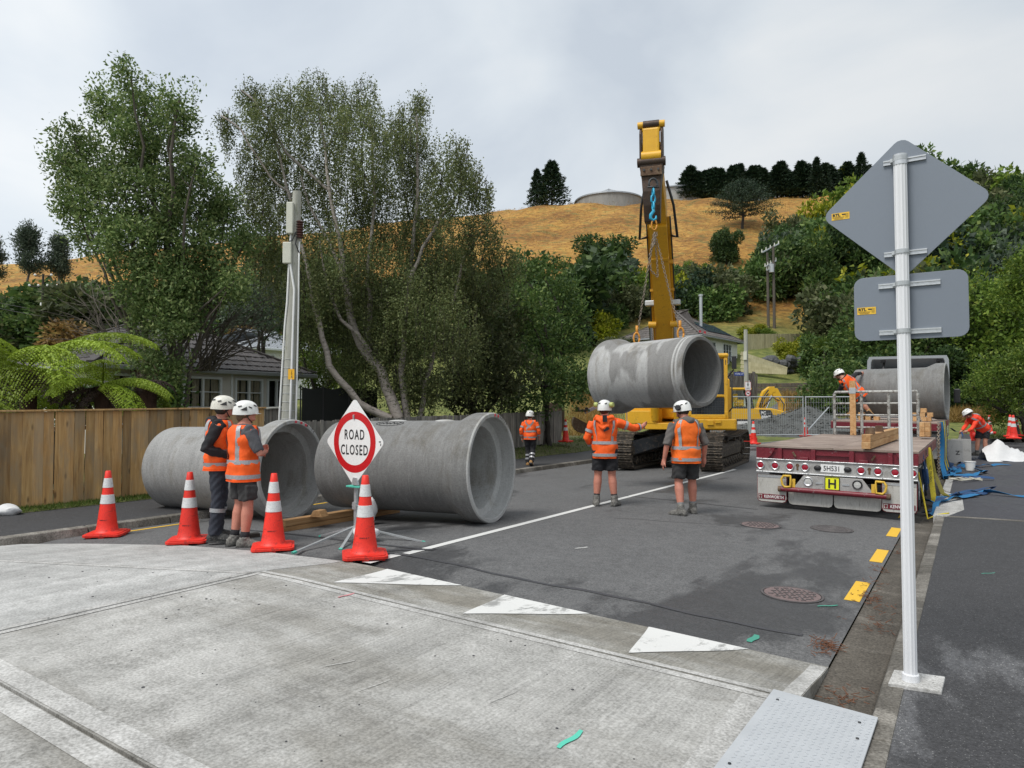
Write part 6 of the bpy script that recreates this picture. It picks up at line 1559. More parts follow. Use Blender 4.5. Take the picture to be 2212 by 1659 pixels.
b.loft([[(-1.1, 1.75, .34), (-1.1, 1.30, .34), (-1.1, 1.30, .80), (-1.1, 1.75, .74)], [(0, .6, .62), (0, .3, .6), (0, .3, .98), (0, .6, .98)], [(1.1, 1.75, .34), (1.1, 1.30, .34), (1.1, 1.30, .80), (1.1, 1.75, .74)]])
b.build('carbody', M['steel_dark'], EX, bevel=.02)
b = MB(TU); b.cyl((0, 0, .95), (0, 0, 1.1), .72, n=36); b.build('slew_ring', M['steel_brown'], EX)
def hb(name, boxes, m, bev=.02, par=None, T=TH):
    b = MB(T)
    for c, d in boxes: b.box(c, d)
    return b.build(name, m, par or EX, bevel=bev)
hb('deck_frame', [((.1, -.6, 1.17), (2.6, 4.2, .18))], M['yellow'])
b = MB(TH); b.prism([(-1.38, -2.9), (-1.3, -3.2), (1.3, -3.2), (1.5, -2.9), (1.5, -1.9), (-1.38, -1.9)], 1.25, 2.35); b.build('counterweight', M['yellow'], EX, bevel=.06)
hb('engine_hood', [((.05, -1.2, 1.95), (2.7, 1.4, 1.2))], M['yellow'], .05)
hb('side_tank', [((1.13, .35, 1.72), (.92, 1.7, .95))], M['yellow'], .03)
hb('step_box', [((1.10, 1.36, 1.42), (.80, .30, .36))], M['yellow'], .02); hb('blue_stripe', [((1.5, 1.203, 1.72), (.10, .01, .95))], M['strap_blue'], 0)
hb('front_skirt', [((-.78, 1.45, 1.23), (1.26, .62, .30)), ((-.78, 1.78, 1.24), (1.22, .06, .28))], M['yellow'], .03)
hb('tool_latch', [((-.74, 1.83, 1.28), (.16, .05, .13)), ((-.94, 1.83, 1.31), (.15, .05, .09))], M['yellow'], .008)
text('lettering', '481', .07, M['black'], TH @ Matrix.Translation((-.42, 1.815, 1.30)) @ Matrix.Rotation(math.pi, 4, 'Z') @ Matrix.Rotation(math.pi/2, 4, 'X'), EX)
# cab: pillars, roof, panes
cx0, cx1, cy0, cy1, cz0, cz1 = -1.20, -.15, .05, 1.70, 1.38, 3.05
b = MB(TH)
for x in (cx0+.05, cx1-.05):
    b.box((x, cy0+.05, (cz0+cz1)/2), (.1, .1, cz1-cz0)); b.bar((x, cy1-.05, cz0), (x, cy1-.28, cz1), .1, .1); b.box((x, (cy0+cy1)/2, cz0+.10), (.09, cy1-cy0, .2)); b.box((x, (cy0+cy1)/2-.1, cz0+.78), (.07, cy1-cy0-.2, .06))
b.box((0.5*(cx0+cx1), cy1-.05, cz0+.06), (cx1-cx0, .1, .12)); b.box((.5*(cx0+cx1), cy1-.13, cz0+.62), (cx1-cx0, .07, .07)); b.box((.5*(cx0+cx1), cy0+.05, cz0+.5), (cx1-cx0, .08, 1.0))
b.build('cab', M['yellow'], EX, bevel=.02)
hb('cab_roof', [((.5*(cx0+cx1), .5*(cy0+cy1)-.12, cz1+.05), (cx1-cx0+.06, cy1-cy0-.15, .12))], M['yellow'], .05)
b = MB(TH); xm = .5*(cx0+cx1); b.box((xm, cy1-.06, cz0+.34), (cx1-cx0-.2, .02, .46)); b.bar((xm, cy1-.12, cz0+.66), (xm, cy1-.27, cz1-.05), cx1-cx0-.2, .02, (0, 1, 0)); b.box((cx0+.05, .85, cz0+1.1), (.015, 1.3, 1.0)); b.box((cx1-.05, .85, cz0+1.1), (.015, 1.3, 1.0)); b.build('cab_glass', M['blackglass'], EX)
b = MB(TH)
for i in range(13): b.box((cx0+.12+i*.07, cy1-.035, cz0+.34), (.008, .008, .44))
for i in range(7): b.box((xm, cy1-.03, cz0+.14+i*.065), (cx1-cx0-.2, .006, .006))
b.build('window_guard', M['steel_dark'], EX)['kind'] = 'stuff'
b = MB(TH); b.tube([(cx0-.02, cy1, cz0+.2), (cx0-.10, cy1+.03, cz0+.3), (cx0-.10, cy1+.03, cz0+1.0), (cx0-.02, cy1-.1, cz0+1.1)], .018, 6); b.build('grab_rail', M['black'], EX, smooth=True)
b = MB(TH); b.box((cx0-.16, 1.75, 2.88), (.12, .06, .34)); b.tube([(cx0, 1.6, 2.5), (cx0-.15, 1.72, 2.7)], .02, 6); b.build('mirror', M['black'], EX, bevel=.02)
# boom, hoses and rams
bx = .43
def plate(pro, w, name, m, par=EX, T=TH, bev=.015):
    """pro: list of (y,z,half-thickness) along the boom, w list of widths"""
    b = MB(T); P = [Vector((0, y, z)) for y, z, h in pro]; rings = []
    for i, (y, z, h) in enumerate(pro):
        d = (P[min(i+1, len(P)-1)]-P[max(i-1, 0)]).normalized(); nrm = Vector((0, -d.z, d.y)); ww = w[i]/2
        rings.append([P[i]+Vector((bx+sx*ww, 0, 0))+nrm*s*h for sx, s in ((-1, -1), (1, -1), (1, 1), (-1, 1))])
    b.loft(rings); return b.build(name, m, par, bevel=bev)
boom = plate([(.75, 1.75, .26), (1.3, 2.9, .36), (2.05, 4.1, .42), (2.9, 5.15, .36), (4.0, 6.2, .22)], [.44, .44, .44, .43, .42], 'boom', M['boom_yellow'])
plate([(1.72, 3.47, .405), (1.79, 3.58, .405)], [.455, .455], 'boom_weld', M['boom_yellow'], boom); plate([(3.35, 5.52, .30), (3.41, 5.58, .30)], [.445, .445], 'boom_weld', M['boom_yellow'], boom)
for sx in (-1, 1):
    x = bx+sx*.31
    b = MB(TH); b.cyl((x, 1.45, 1.35), (x, 1.75, 2.2), .11, n=16); b.build('ram_body', M['yellow'], EX, smooth=40)
    b = MB(TH); b.cyl((x, 1.75, 2.2), (x, 2.45, 3.85), .062, n=16); b.build('ram_rod', M['chrome'], EX, smooth=40)
    b = MB(TH); b.cyl((bx+sx*.18, 2.45, 3.87), (bx+sx*.38, 2.45, 3.87), .09, n=18); b.build('ram_pin', M['boom_yellow'], EX, smooth=40)
    b = MB(TH); b.box((bx+sx*.32, 2.62, 4.42), (.27, .14, .14)); l = b.build('work_lamp', M['galv'], EX, bevel=.02)
    b = MB(TH); b.box((bx+sx*.32, 2.70, 4.42), (.23, .015, .10)); b.build('lens', M['lamp_clear'], l)
    for k in range(3):
        xx = bx+sx*(.242+.028*k); b = MB(TH); b.tube([(xx, 1.65, 2.9), (xx+.02*sx, 2.25, 4.0), (xx, 3.0, 5.1), (xx-.01*sx, 3.75, 5.95), (xx-.02*sx, 4.05, 6.3)], .022, 6); b.build('boom_pipe', M['boom_yellow'] if k < 2 else M['black'], EX, smooth=True)
    for y, z in ((2.3, 3.9), (2.75, 4.75), (3.3, 5.35)): hb('pipe_clamp', [((bx+sx*.26, y, z), (.10, .10, .10))], M['boom_yellow'], .008)
    b = MB(TH); b.tube([(bx+sx*.30, 3.75, 5.9), (bx+sx*.45, 4.0, 5.8), (bx+sx*.38, 4.3, 6.5), (bx+sx*.24, 4.6, 7.0)], .032, 7); b.build('hose', M['black'], EX, smooth=True)
    b = MB(TH); b.tube([(bx+sx*.34, .9, 1.6), (bx+sx*.44, 1.3, 2.3), (bx+sx*.34, 1.6, 2.9)], .03, 7); b.build('hose', M['black'], EX, smooth=True)
# stick reaching towards the camera, with linkage and quick hitch
stick = plate([(3.75, 6.05, .20), (4.2, 6.6, .30), (5.0, 7.05, .27), (5.75, 7.35, .20)], [.40, .40, .37, .36], 'stick', M['boom_yellow'])
b = MB(TH)
for sx in (-1, 1): b.prism([(5.55, 6.85), (6.02, 6.95), (6.05, 7.60), (5.90, 7.85), (5.65, 7.80)], bx+sx*.225-.025, bx+sx*.225+.025, M=Matrix(((0, 0, 1, 0), (1, 0, 0, 0), (0, 1, 0, 0), (0, 0, 0, 1))))
b.build('link_plate', M['steel_brown'], EX, bevel=.01)
b = MB(TH); b.box((bx, 5.96, 7.42), (.36, .16, .62)); b.box((bx, 5.93, 7.72), (.40, .14, .10)); b.build('linkage', M['yellow'], EX, bevel=.04)
for z, w, rr, m in ((7.82, .58, .075, 'yellow'), (7.12, .42, .12, 'yellow'), (7.0, .60, .10, 'steel_brown'), (7.82, .34, .09, 'steel_brown')):
    b = MB(TH); b.cyl((bx-w/2, 5.95, z), (bx+w/2, 5.95, z), rr, n=18); b.build('pin', M[m], EX, smooth=40)
b = MB(TH); b.loft([[(bx-w/2, 5.62, z), (bx+w/2, 5.62, z), (bx+w/2, y1, z), (bx-w/2, y1, z)] for z, w, y1 in ((5.72, .34, 5.85), (6.05, .36, 5.96), (6.35, .38, 6.0), (6.62, .42, 5.98), (6.98, .53, 6.02))]); qh = b.build('quick_hitch', M['steel_brown'], EX, bevel=.02)
hb('hitch_plate', [((bx, 6.03, 6.78), (.46, .03, .20))], M['rust'], .01, qh)
b = MB(TH)
for k in range(3): b.cyl((bx-.15+.15*k, 6.04, 6.80), (bx-.15+.15*k, 6.07, 6.80), .025, n=8)
b.build('bolt', M['steel_dark'], qh)
def hp(x, y, Yd): return WD(x, y, Yd)
# lifting tackle, hanging from the hitch
hk = WD(1411, 392, 14.55)
LT = thing('lifting_chain', 'lifting chain sling with blue hook running from excavator to the hanging pipe', 'chain sling', hk)
z0 = Vector(hk)
b = MB(); b.loft([[Vector((r*cA*math.cos(t), r*sA*math.cos(t), r*math.sin(t))) for r in (.05, .09)] for t in [i*.35-.5 for i in range(12)]], cap=False, closed=False); b.tube([Vector((.09*cA*math.cos(t), .09*sA*math.cos(t), -.05+.11*math.sin(t))) for t in [-.6+i*.3 for i in range(15)]], .022, 7); b.cyl((-.12*cA, -.12*sA, -.12), (.12*cA, .12*sA, -.12), .025, n=8); b.build('shackle', M['steel_dark'], LT, smooth=True)
top = WD(1411, 408, 14.55)-z0; hb_ = WD(1411, 452, 14.55)-z0
b = MB(); chain_mb(b, [top, hb_], .15, .042, .024); b.build('hook_chain', M['hook_blue'], LT, smooth=True)
b = MB(); c = WD(1411, 464, 14.55)-z0; b.tube([c+Vector((cA*x, sA*x, z)) for x, z in ((0, .16), (.01, .08), (-.05, 0), (-.06, -.07), (0, -.12), (.06, -.08), (.06, -.02))], [.03, .035, .035, .035, .03, .025, .015], 8); b.build('hook', M['hook_blue'], LT, smooth=True)
b = MB(); c = WD(1413, 486, 14.55)-z0; b.tube([c+Vector((cA*.055*math.cos(t), sA*.055*math.cos(t), .11*math.sin(t))) for t in [i*.45 for i in range(15)]], .018, 6); b.build('master_link', M['hook_orange'], LT, smooth=True)
nd = WD(1413, 502, 14.55)-z0; pL = WD(1376, 724, 14.5)-z0; pR = WD(1469, 714, 13.9)-z0
b = MB(); chain_mb(b, [nd, WD(1405, 545, 14.55)-z0, WD(1393, 622, 14.5)-z0, pL]); chain_mb(b, [nd, WD(1424, 540, 14.5)-z0, WD(1450, 645, 14.2)-z0, pR])
chain_mb(b, [nd, WD(1404, 560, 14.5)-z0, WD(1406, 585, 14.5)-z0, WD(1421, 598, 14.45)-z0, WD(1419, 560, 14.5)-z0, nd]); chain_mb(b, [nd+Vector((.03, 0, 0)), WD(1410, 535, 14.4)-z0, nd+Vector((.06, .02, 0))])
b.build('chain', M['chain'], LT, smooth=True)
for q, e in ((pL, WD(1374, 738, 14.45)-z0), (pR, WD(1472, 727, 13.85)-z0)):
    b = MB(); b.tube([q+(e-q)*.5+Vector((cA*.06*math.cos(t), sA*.06*math.cos(t), .12*math.sin(t))) for t in [i*.45 for i in range(15)]], .02, 6); b.tube([q+Vector((0, 0, .02)), q+Vector((0, 0, .2))], .03, 6); b.build('clutch_ring', M['hook_orange'], LT, smooth=True)

# ------------------------------------------------------------------ yellow mini digger beyond the gravel
mp_ = WD(1628, 925, 40); MD = thing('mini_digger', 'yellow mini digger with bent arm working beyond the gravel heap', 'excavator', (mp_.x, mp_.y, .35), YAW)
def mb2(name, boxes, m, bev=.04, par=None):
    b = MB()
    for c, d in boxes: b.box(c, d)
    return b.build(name, m, par or MD, bevel=bev)
mb2('track', [((-.4, .7, -.12), (2.9, .45, .55)), ((-.4, -.7, -.12), (2.9, .45, .55))], M['rubber'], .2)
b = MB(TR(rx=math.pi/2)); b.prism([(-1.75, .22), (1.70, .22), (1.75, .75), (1.45, 1.15), (.7, 1.32), (-1.7, 1.35)], -1.0, 1.0); b.build('body', M['mini_yellow'], MD, bevel=.06)
b = MB(TR(0, -1.01, 0, rx=math.pi/2)); b.prism([(-1.7, .25), (.30, .25), (.18, .70), (-1.7, .72)], -.0, .015); b.prism([(.10, .72), (.85, .72), (.62, 1.22), (-.05, 1.25)], 0, .015); b.build('dark_panel', M['steel_dark'], MD)
mb2('reflector', [((-.95, -1.03, .50), (.62, .01, .20))], M['white'], .0)
for s_, x, z, sz in (('PC', .2, 1.05, .24), ('88MR', .36, .82, .24)): text('lettering', s_, sz, M['white'], Matrix.Translation((x, -1.04, z)) @ Matrix.Rotation(math.pi/2, 4, 'X'), MD, bold=.01)
b = MB()
for x in (-1.7, -.35):
    for y in (-.95, -.05): b.bar((x, y, 1.3), (x+(.0 if x < -1 else -.18), y, 2.38), .1, .1)
b.box((-1.1, -.5, 1.36), (1.4, 1.0, .12)); b.build('cab', M['black'], MD, bevel=.02)
mb2('cab_roof', [((-1.1, -.5, 2.42), (1.35, 1.08, .12))], M['mini_yellow'], .05); mb2('seat', [((-1.0, -.5, 1.62), (.45, .5, .4)), ((-1.2, -.5, 1.9), (.15, .5, .5))], M['mini_yellow'], .05)
mb2('cab_glass', [((-1.02, -.93, 1.85), (1.1, .01, .95)), ((-1.02, -.05, 1.85), (1.1, .01, .95))], M['glass'], 0)
def arm(name, pts, w, th, m, par=MD, o=MD.location):
    P = [(Vector(WD(x, y, 39.4))-Vector(o)) for x, y in pts]; b = MB()
    P = [Matrix.Rotation(-YAW, 4, 'Z') @ p for p in P]; rings = []
    for i, p in enumerate(P):
        d = (P[min(i+1, len(P)-1)]-P[max(i-1, 0)]).normalized(); n_ = Vector((-d.z, 0, d.x)); rings.append([p+n_*th[i]*s_+Vector((0, w*q/2, 0)) for s_, q in ((-1, -1), (1, -1), (1, 1), (-1, 1))])
    b.loft(rings); return b.build(name, m, par, bevel=.02)
arm('boom', [(1636, 902), (1645, 878), (1655, 850), (1664, 842), (1672, 841)], .34, [.24, .27, .25, .2, .15], M['mini_yellow']); arm('boom', [(1658, 843), (1672, 846), (1690, 872)], .3, [.15, .24, .13], M['mini_yellow'])
arm('stick', [(1687, 862), (1689, 880), (1690, 908)], .28, [.16, .17, .12], M['mini_yellow'])
b = MB()
for pts in ([(1640, 890), (1650, 862), (1660, 850)], [(1648, 880), (1668, 858), (1684, 866)], [(1684, 860), (1694, 874), (1691, 895)], [(1640, 880), (1647, 860), (1660, 842)]):
    b.tube([Matrix.Rotation(-YAW, 4, 'Z') @ (WD(x, y, 39.1)-Vector(MD.location)) for x, y in pts], .035, 6)
b.build('hose', M['black'], MD, smooth=True)['kind'] = 'stuff'
b = MB(); b.cyl(*[Matrix.Rotation(-YAW, 4, 'Z') @ (WD(x, y, 39.2)-Vector(MD.location)) for x, y in ((1650, 895), (1667, 855))], .06, n=10); b.build('ram', M['chrome'], MD)
# digger bucket hung on its bar beyond the fence end
bp = WD(1262, 905, 30); BK = thing('digger_bucket', 'rusty brown digger bucket on a pale arm beyond the paling fence', 'bucket', (bp.x, bp.y, 0), YAW); zc = bp.z
b = MB(); prof = []
for i in range(13): a = R(150+i*15); prof.append((.52*math.cos(a), zc-.15+.48*math.sin(a)))
prof2 = [(x*.9, zc-.15+(z-zc+.15)*.9) for x, z in prof]
b.loft([[(x, y, z) for y in (-.42, .42)] for x, z in prof], cap=False, closed=False); b.loft([[(x, y, z) for y in (-.38, .38)] for x, z in reversed(prof2)], cap=False, closed=False)
for y in (-.42, .40): b.prism([(x, z) for x, z in prof], 0, .03, M=Matrix(((1, 0, 0, 0), (0, 0, 1, y), (0, 1, 0, 0), (0, 0, 0, 1))))
b.build('shell', M['rust'], BK)
b = MB()
for y in (-.35, -.12, .12, .35): b.bar((.42, y, zc-.40), (.66, y, zc-.36), .07, .04)
b.build('teeth', M['rust'], BK)
b = MB(); b.box((-.10, 0, zc+.36), (.55, .3, .10)); b.box((-.28, 0, zc+.45), (.14, .26, .12)); b.box((.1, 0, zc+.44), (.12, .26, .12)); b.build('hitch', M['steel_brown'], BK, bevel=.02)
b = MB(); b.bar((.02, 0, zc+.28), (.95, .05, zc+.72), .14, .14); b.build('arm', mat('pale_arm', (.45, .36, .38), .5), BK, bevel=.01)
b = MB(); b.cyl((.1, -.2, zc-.2), (.1, -.2, zc+.35), .02, n=6); b.build('stay', M['hook_orange'], BK)
q = WD(1240, 900, 34); b = MB(); b.box((0, 0, .8), (.9, .5, 1.5)); tag(b.build('site_bin', M['steel_brown'], loc=(q.x-1.1, q.y, .4), bevel=.03), 'dark upright site bin behind the end of the paling fence', 'bin')

# ------------------------------------------------------------------ flat deck truck and trailer
TZ = .0
TL = thing('flatbed_trailer', 'maroon flat deck trailer with mud flaps and eight red tail lamps, rear facing the camera', 'trailer', (3.40, 5.50, -.09)); TL.rotation_euler = (0, R(.9), 0)
HW = 1.22
def tb(name, boxes, m, bev=.006, par=None):
    b = MB()
    for c, d in boxes: b.box(c, d)
    return b.build(name, m, par or TL, bevel=bev)
LD = 6.5
nb = 5                                         # deck of plywood sheets
for i in range(nb):
    y0, y1 = LD*i/nb, LD*(i+1)/nb
    for sx in (-1, 1):
        b = MB(); b.box((sx*HW/2, (y0+y1)/2, 1.055), (HW-.006, y1-y0-.008, .03)); b.build('deck_sheet', M['deck'], TL)
tb('rear_beam', [((0, .08, .94), (2.42, .10, .19))], M['maroon']); tb('coaming', [((-HW+.02, LD/2+.01, .955), (.05, LD, .17)), ((HW-.02, LD/2+.01, .955), (.05, LD, .17))], M['maroon_face'])
tb('chassis_rail', [((-.45, LD/2, .75), (.14, LD, .3)), ((.45, LD/2, .75), (.14, LD, .3))], M['maroon'])
for x in (-1.12, -.83, -.30, .28, .83, 1.12):
    b = MB(); b.box((x, .0, .94), (.07, .05, .18)); b.build('rear_rib', M['maroon'], TL, bevel=.004)
b = MB(); b.box((-.0, .005, .955), (.52, .03, .03)); b.build('rear_rib', M['maroon'], TL)
for sx in (-1, 1): b = MB(TR(sx*1.06, -.012, .94, rx=math.pi/2)); b.prism([(-.15*sx, .09), (.15*sx, .09), (.15*sx, -.09), (-.02*sx, -.09), (-.09*sx, -.03)], -.008, .008); b.build('corner_gusset', M['maroon'], TL)
for x, rr in ((-.62, .5), (.62, -.5)):
    b = MB(); b.bar((x, -.01, .98), (x+.05*(1 if rr > 0 else -1), -.02, .90), .035, .03); b.build('tie_hook', M['rust'], TL, bevel=.008)
tb('light_panel', [((0, -.02, .735), (2.42, .03, .215))], M['plate_alu']); tb('panel_lip', [((0, -.035, .845), (2.42, .05, .016)), ((0, -.04, .625), (2.42, .05, .022))], M['alu'])
for x in [-1.14, -.90, -.66, -.42, .42, .66, .90, 1.14]:
    r = MB(TR(x, -.036, .735, rx=math.pi/2)); r.lathe([(.068, 0), (.068, .018), (.060, .024), (.050, .018)], 28, cap=False); ro = r.build('tail_lamp', M['alu'], TL, smooth=40)
    r = MB(TR(x, -.036, .735, rx=math.pi/2)); r.lathe([(.051, .0), (.051, .013), (.03, .018), (.001, .020)], 28, cap=False); r.build('lens', M['lamp_red'], ro, smooth=40)
tb('reflector', [((-1.185, -.042, .725), (.045, .006, .10))], M['lamp_red'], 0)
for x in (-.54, .54):
    b = MB(TR(x, -.037, .735, rx=math.pi/2)); b.lathe([(.028, 0), (.028, .004), (.001, .005)], 14, TR(0, .025, 0)); b.box((0, -.025, .002), (.03, .06, .004)); b.build('brand_badge', M['rust'], TL)
pt_ = tb('number_plate', [((0, -.042, .735), (.36, .012, .13))], M['white'], .004)
text('lettering', '5H531', .115, M['black'], TR(-.01, -.050, .735, rx=math.pi/2), pt_, sx=.82, bold=.001)
for sx in (-1, 1): b = MB(); b.ball((sx*.225, -.045, .735), .05, 12, 8, sq=(1.2, .6, .9)); b.build('plate_lamp', M['black'], TL, smooth=True)
b = MB()
for k in range(7):
    for z in (.845, .625): b.cyl((-1.1+k*.366, -.065, z), (-1.1+k*.366, -.06, z), .010, n=8)
b.build('rivet', M['galv'], TL)['kind'] = 'stuff'
b = MB(TR(0, -.05, 0, rx=math.pi/2)); b.prism([(-.60, .385), (.60, .385), (.44, .60), (-.44, .60)], -.01, .01); b.build('tow_panel', M['plate_alu'], TL, bevel=.004)
hpz = tb('hazard_plate', [((0, -.068, .495), (.225, .01, .215))], M['hyellow'], .002)
tb('hazard_border', [((0, -.0715, .495+dz), (.225, .006, .012)) for dz in (-.10, .10)]+[((dx, -.0715, .495), (.012, .006, .2)) for dx in (-.107, .107)], M['black'], 0, hpz)
tb('lettering', [((-.045, -.0735, .495), (.028, .006, .15)), ((.045, -.0735, .495), (.028, .006, .15)), ((0, -.0735, .495), (.07, .006, .028))], M['black'], 0, hpz)
for sx in (-1, 1):
    r = MB(TR(sx*.37, -.062, .505, rx=math.pi/2)); r.lathe([(.075, 0), (.075, .015), (.068, .02), (.052, .012)], 26, cap=False); ro = r.build('reversing_lamp', M['alu'] if sx < 0 else M['black'], TL, smooth=40)
    r = MB(TR(sx*.37, -.062, .505, rx=math.pi/2)); r.lathe([(.053, 0), (.053, .01), (.001, .014)], 26, cap=False); r.build('lens', M['lamp_clear'], ro, smooth=40)
    b = MB(TR(sx*.20, -.063, .49, rx=math.pi/2)); b.prism(rrect(.055, .013, .012, 3), 0, .008); b.build('marker_lamp', M['alu'], TL)
    b = MB(); P = [(-.06, .09), (.05, .085), (.085, .03), (.07, -.06), (.03, -.10), (-.06, -.09), (-.065, 0)]; b.tube([(sx*.70+p[0]*-sx*-1, -.10, .49+p[1]) for p in P+P[:2]], .019, 8); b.build('tow_loop', M['ring'], TL, smooth=True)
    tb('loop_bracket', [((sx*.60, -.055, .46), (.06, .03, .14))], M['ring'], .004)
b = MB(); b.cyl((-.80, -.07, .35), (.80, -.07, .35), .042, n=18); b.build('roll_bar', M['maroon'], TL, smooth=40)
for x in (-.79, .79): b = MB(); b.cyl((x-.005, -.07, .35), (x+.05 if x > 0 else x-.05, -.07, .35), .047, n=18); b.build('bar_end', M['rust'], TL)
def flap(x0, x1, z0, z1, name='mud_flap', edge=True, y=-.02):
    b = MB(TR((x0+x1)/2, y, (z0+z1)/2, rx=math.pi/2)); hx, hz = (x1-x0)/2, (z1-z0)/2
    P = [(-hx, hz), (-hx, -hz+.06), (-hx+.018, -hz+.018), (-hx+.06, -hz), (hx-.06, -hz), (hx-.018, -hz+.018), (hx, -hz+.06), (hx, hz)]
    b.prism(P, -.008, .008); f = b.build(name, M['flap'], TL)
    if edge:
        b = MB(TR((x0+x1)/2, y+.010, (z0+z1)/2, rx=math.pi/2)); b.prism([(p[0]*1.045, p[1]*1.03-.005) for p in P], -.004, .006); b.build('flap_edge', M['maroon'], f)
        b = MB(TR((x0+x1)/2, y-.010, z1-.03, rx=math.pi/2)); b.box((0, 0, 0), (hx*2, .035, .006)); b.build('flap_strip', M['alu'], f)
    return f
for x0, x1, ty in ((-1.19, -.72, .17), (.72, 1.19, .17)):
    f = flap(x0, x1, .115, .575); xm_ = (x0+x1)/2
    b = MB(); b.box((xm_, -.032, .20), (.44, .005, .085)); bd = b.build('brand_band', M['maroon'], f)
    text('lettering', 'KENWORTH', .072, M['white'], TR(xm_+.035, -.036, .198, rx=math.pi/2), bd, sx=.74, bold=.0012, sp=1.08)
    b = MB(); b.box((xm_-.185, -.0355, .20), (.05, .003, .066)); b.build('badge', M['flap'], bd); b = MB(TR(xm_-.185, -.038, .205, rx=math.pi/2)); b.lathe([(.02, 0), (.001, .001)], 12); b.box((0, -.02, 0), (.018, .03, .002)); b.build('badge_mark', M['maroon'], bd)
flap(-.70, -.01, .09, .34, edge=False, y=.05); flap(.01, .70, .09, .34, edge=False, y=.05)
def wheel(x, y, z=.48, r=.47, w=.24, par=TL, m_=None):
    b = MB(TR(x, y, z, ry=math.pi/2)); b.lathe([(r*.62, -w/2), (r*.92, -w/2), (r, -w/2+.04), (r, w/2-.04), (r*.92, w/2), (r*.62, w/2)], 36, cap=False); wo = b.build('wheel', M['rubber'], par, smooth=40)
    b = MB(TR(x, y, z, ry=math.pi/2)); b.lathe([(r*.62, w/2-.01), (r*.6, w/2-.03), (r*.5, w/2-.09), (r*.3, w/2-.06), (r*.26, w/2), (.01, w/2+.01)], 30, cap=False); b.build('rim', M['alu'], wo, smooth=30)
    b = MB(TR(x, y, z, ry=math.pi/2))
    for k in range(10): a = k*.628; b.cyl((r*.4*math.cos(a), r*.4*math.sin(a), w/2-.09), (r*.4*math.cos(a), r*.4*math.sin(a), w/2-.05), .017, n=6)
    b.build('wheel_nut', M['galv'], wo)['kind'] = 'stuff'
    return wo
for y in (1.15, 2.35, 3.55):
    for sx in (-1, 1):
        for dx in (1.05, .76): wheel(sx*dx, y, .47 if sx > 0 else .50)
    b = MB(); b.cyl((-1, y, .48), (1, y, .48), .07, n=10); b.build('axle', M['steel_dark'], TL)
for y in (.62,): b = MB(TR(.90, y, 0)); b.box((0, 0, .80), (.62, .5, .02)); b.build('mudguard', M['plate_alu'], TL, bevel=.005)
for i, ch in enumerate(('USA', 'USA')):
    text('lettering', '\u25B2USA'[1:], .15, M['black'], Matrix(((0, 0, 1, HW+.007), (1, 0, 0, 2.0+i*1.9), (0, 1, 0, .955), (0, 0, 0, 1))), TL, bold=.004)
b = MB()
for i in range(12): b.bar((HW+.01, .35+i*.5, .88), (HW+.01, .55+i*.5, .88), .02, .02)
b.build('rope_rail', M['maroon_face'], TL)['kind'] = 'stuff'
# headboard rack of worn white pipe
RK = thing('headboard_rack', 'worn white pipe rack standing across the front of the trailer deck', 'rack', (3.40, 11.75, .98))
wp = mat('worn_white_pipe', (.42, .42, .40), .6, .3, var=.2, scale=6, dirt=(.07, .045, .035), dirt_amt=.5)
Z1 = 1.06
for x in (-.88, -.28, .30, .90): b = MB(); b.cyl((x, 0, 0), (x, 0, Z1-.04), .036, n=12); b.build('post', wp, RK, smooth=40)
for z, r in ((Z1, .034), (.78, .024), (.50, .024), (.20, .024)): b = MB(); b.tube([(-.88, 0, z-.05 if z == Z1 else z), (-.86, 0, z), (.88, 0, z), (.90, 0, z-.05 if z == Z1 else z)], r, 10); b.build('rail', wp, RK, smooth=True)
b = MB(); b.box((0, 0, .66), (.13, .06, 1.32)); o = b.build('timber_stake', M['timber_fresh'], loc=(2.94, 11.66, .99), bevel=.004); tag(o, 'upright timber stake taped to the pipe rack with silver tape', 'timber stake')
b = MB(); b.box((0, 0, 1.08), (.142, .075, .14)); b.build('tape_wrap', M['alu'], o)
# long timbers lying on the trailer deck
gd = 'long timbers on the trailer deck'
for k, (dx, dz) in enumerate(((0, 0), (0, .115))):
    a, c = Vector((3.92+dx, 5.36+.04*(k % 3), 1.045+dz)), Vector((3.98+dx, 9.9, 1.05+dz)); lb_ = ('lower', 'upper')[k]
    beam(lb_+' beam of the two long pale timbers stacked on the trailer deck', a, c, .13, .112, M['timber_fresh'], gd, 'deck_timber', 'timber beam')
for y, lb_ in ((5.75, 'nearer'), (7.1, 'farther')):
    b = MB(); b.prism([(-.075, -.05), (.075, -.05), (.055, .06), (-.055, .06)], -.045, .045, TR(3.94, y, 1.265, rx=math.pi/2)); tag(b.build('chock_block', M['rust'], bevel=.006), lb_+' dark chock block sitting on the long deck timbers', 'chock block')
for k in range(6):
    i, j = k % 2, k//2; b = MB(); b.box((0, 0, 0), (.10, .5, .10)); o = b.build('timber_block', M['timber_fresh'], loc=(4.42+i*.105, 11.0+.03*j, 1.07+j*.105), bevel=.004); tag(o, '%s %s block of the stepped timber stack at the rack foot' % (('bottom', 'middle', 'top')[j], ('left', 'right')[i]), 'timber block', 'timber blocks on the trailer')
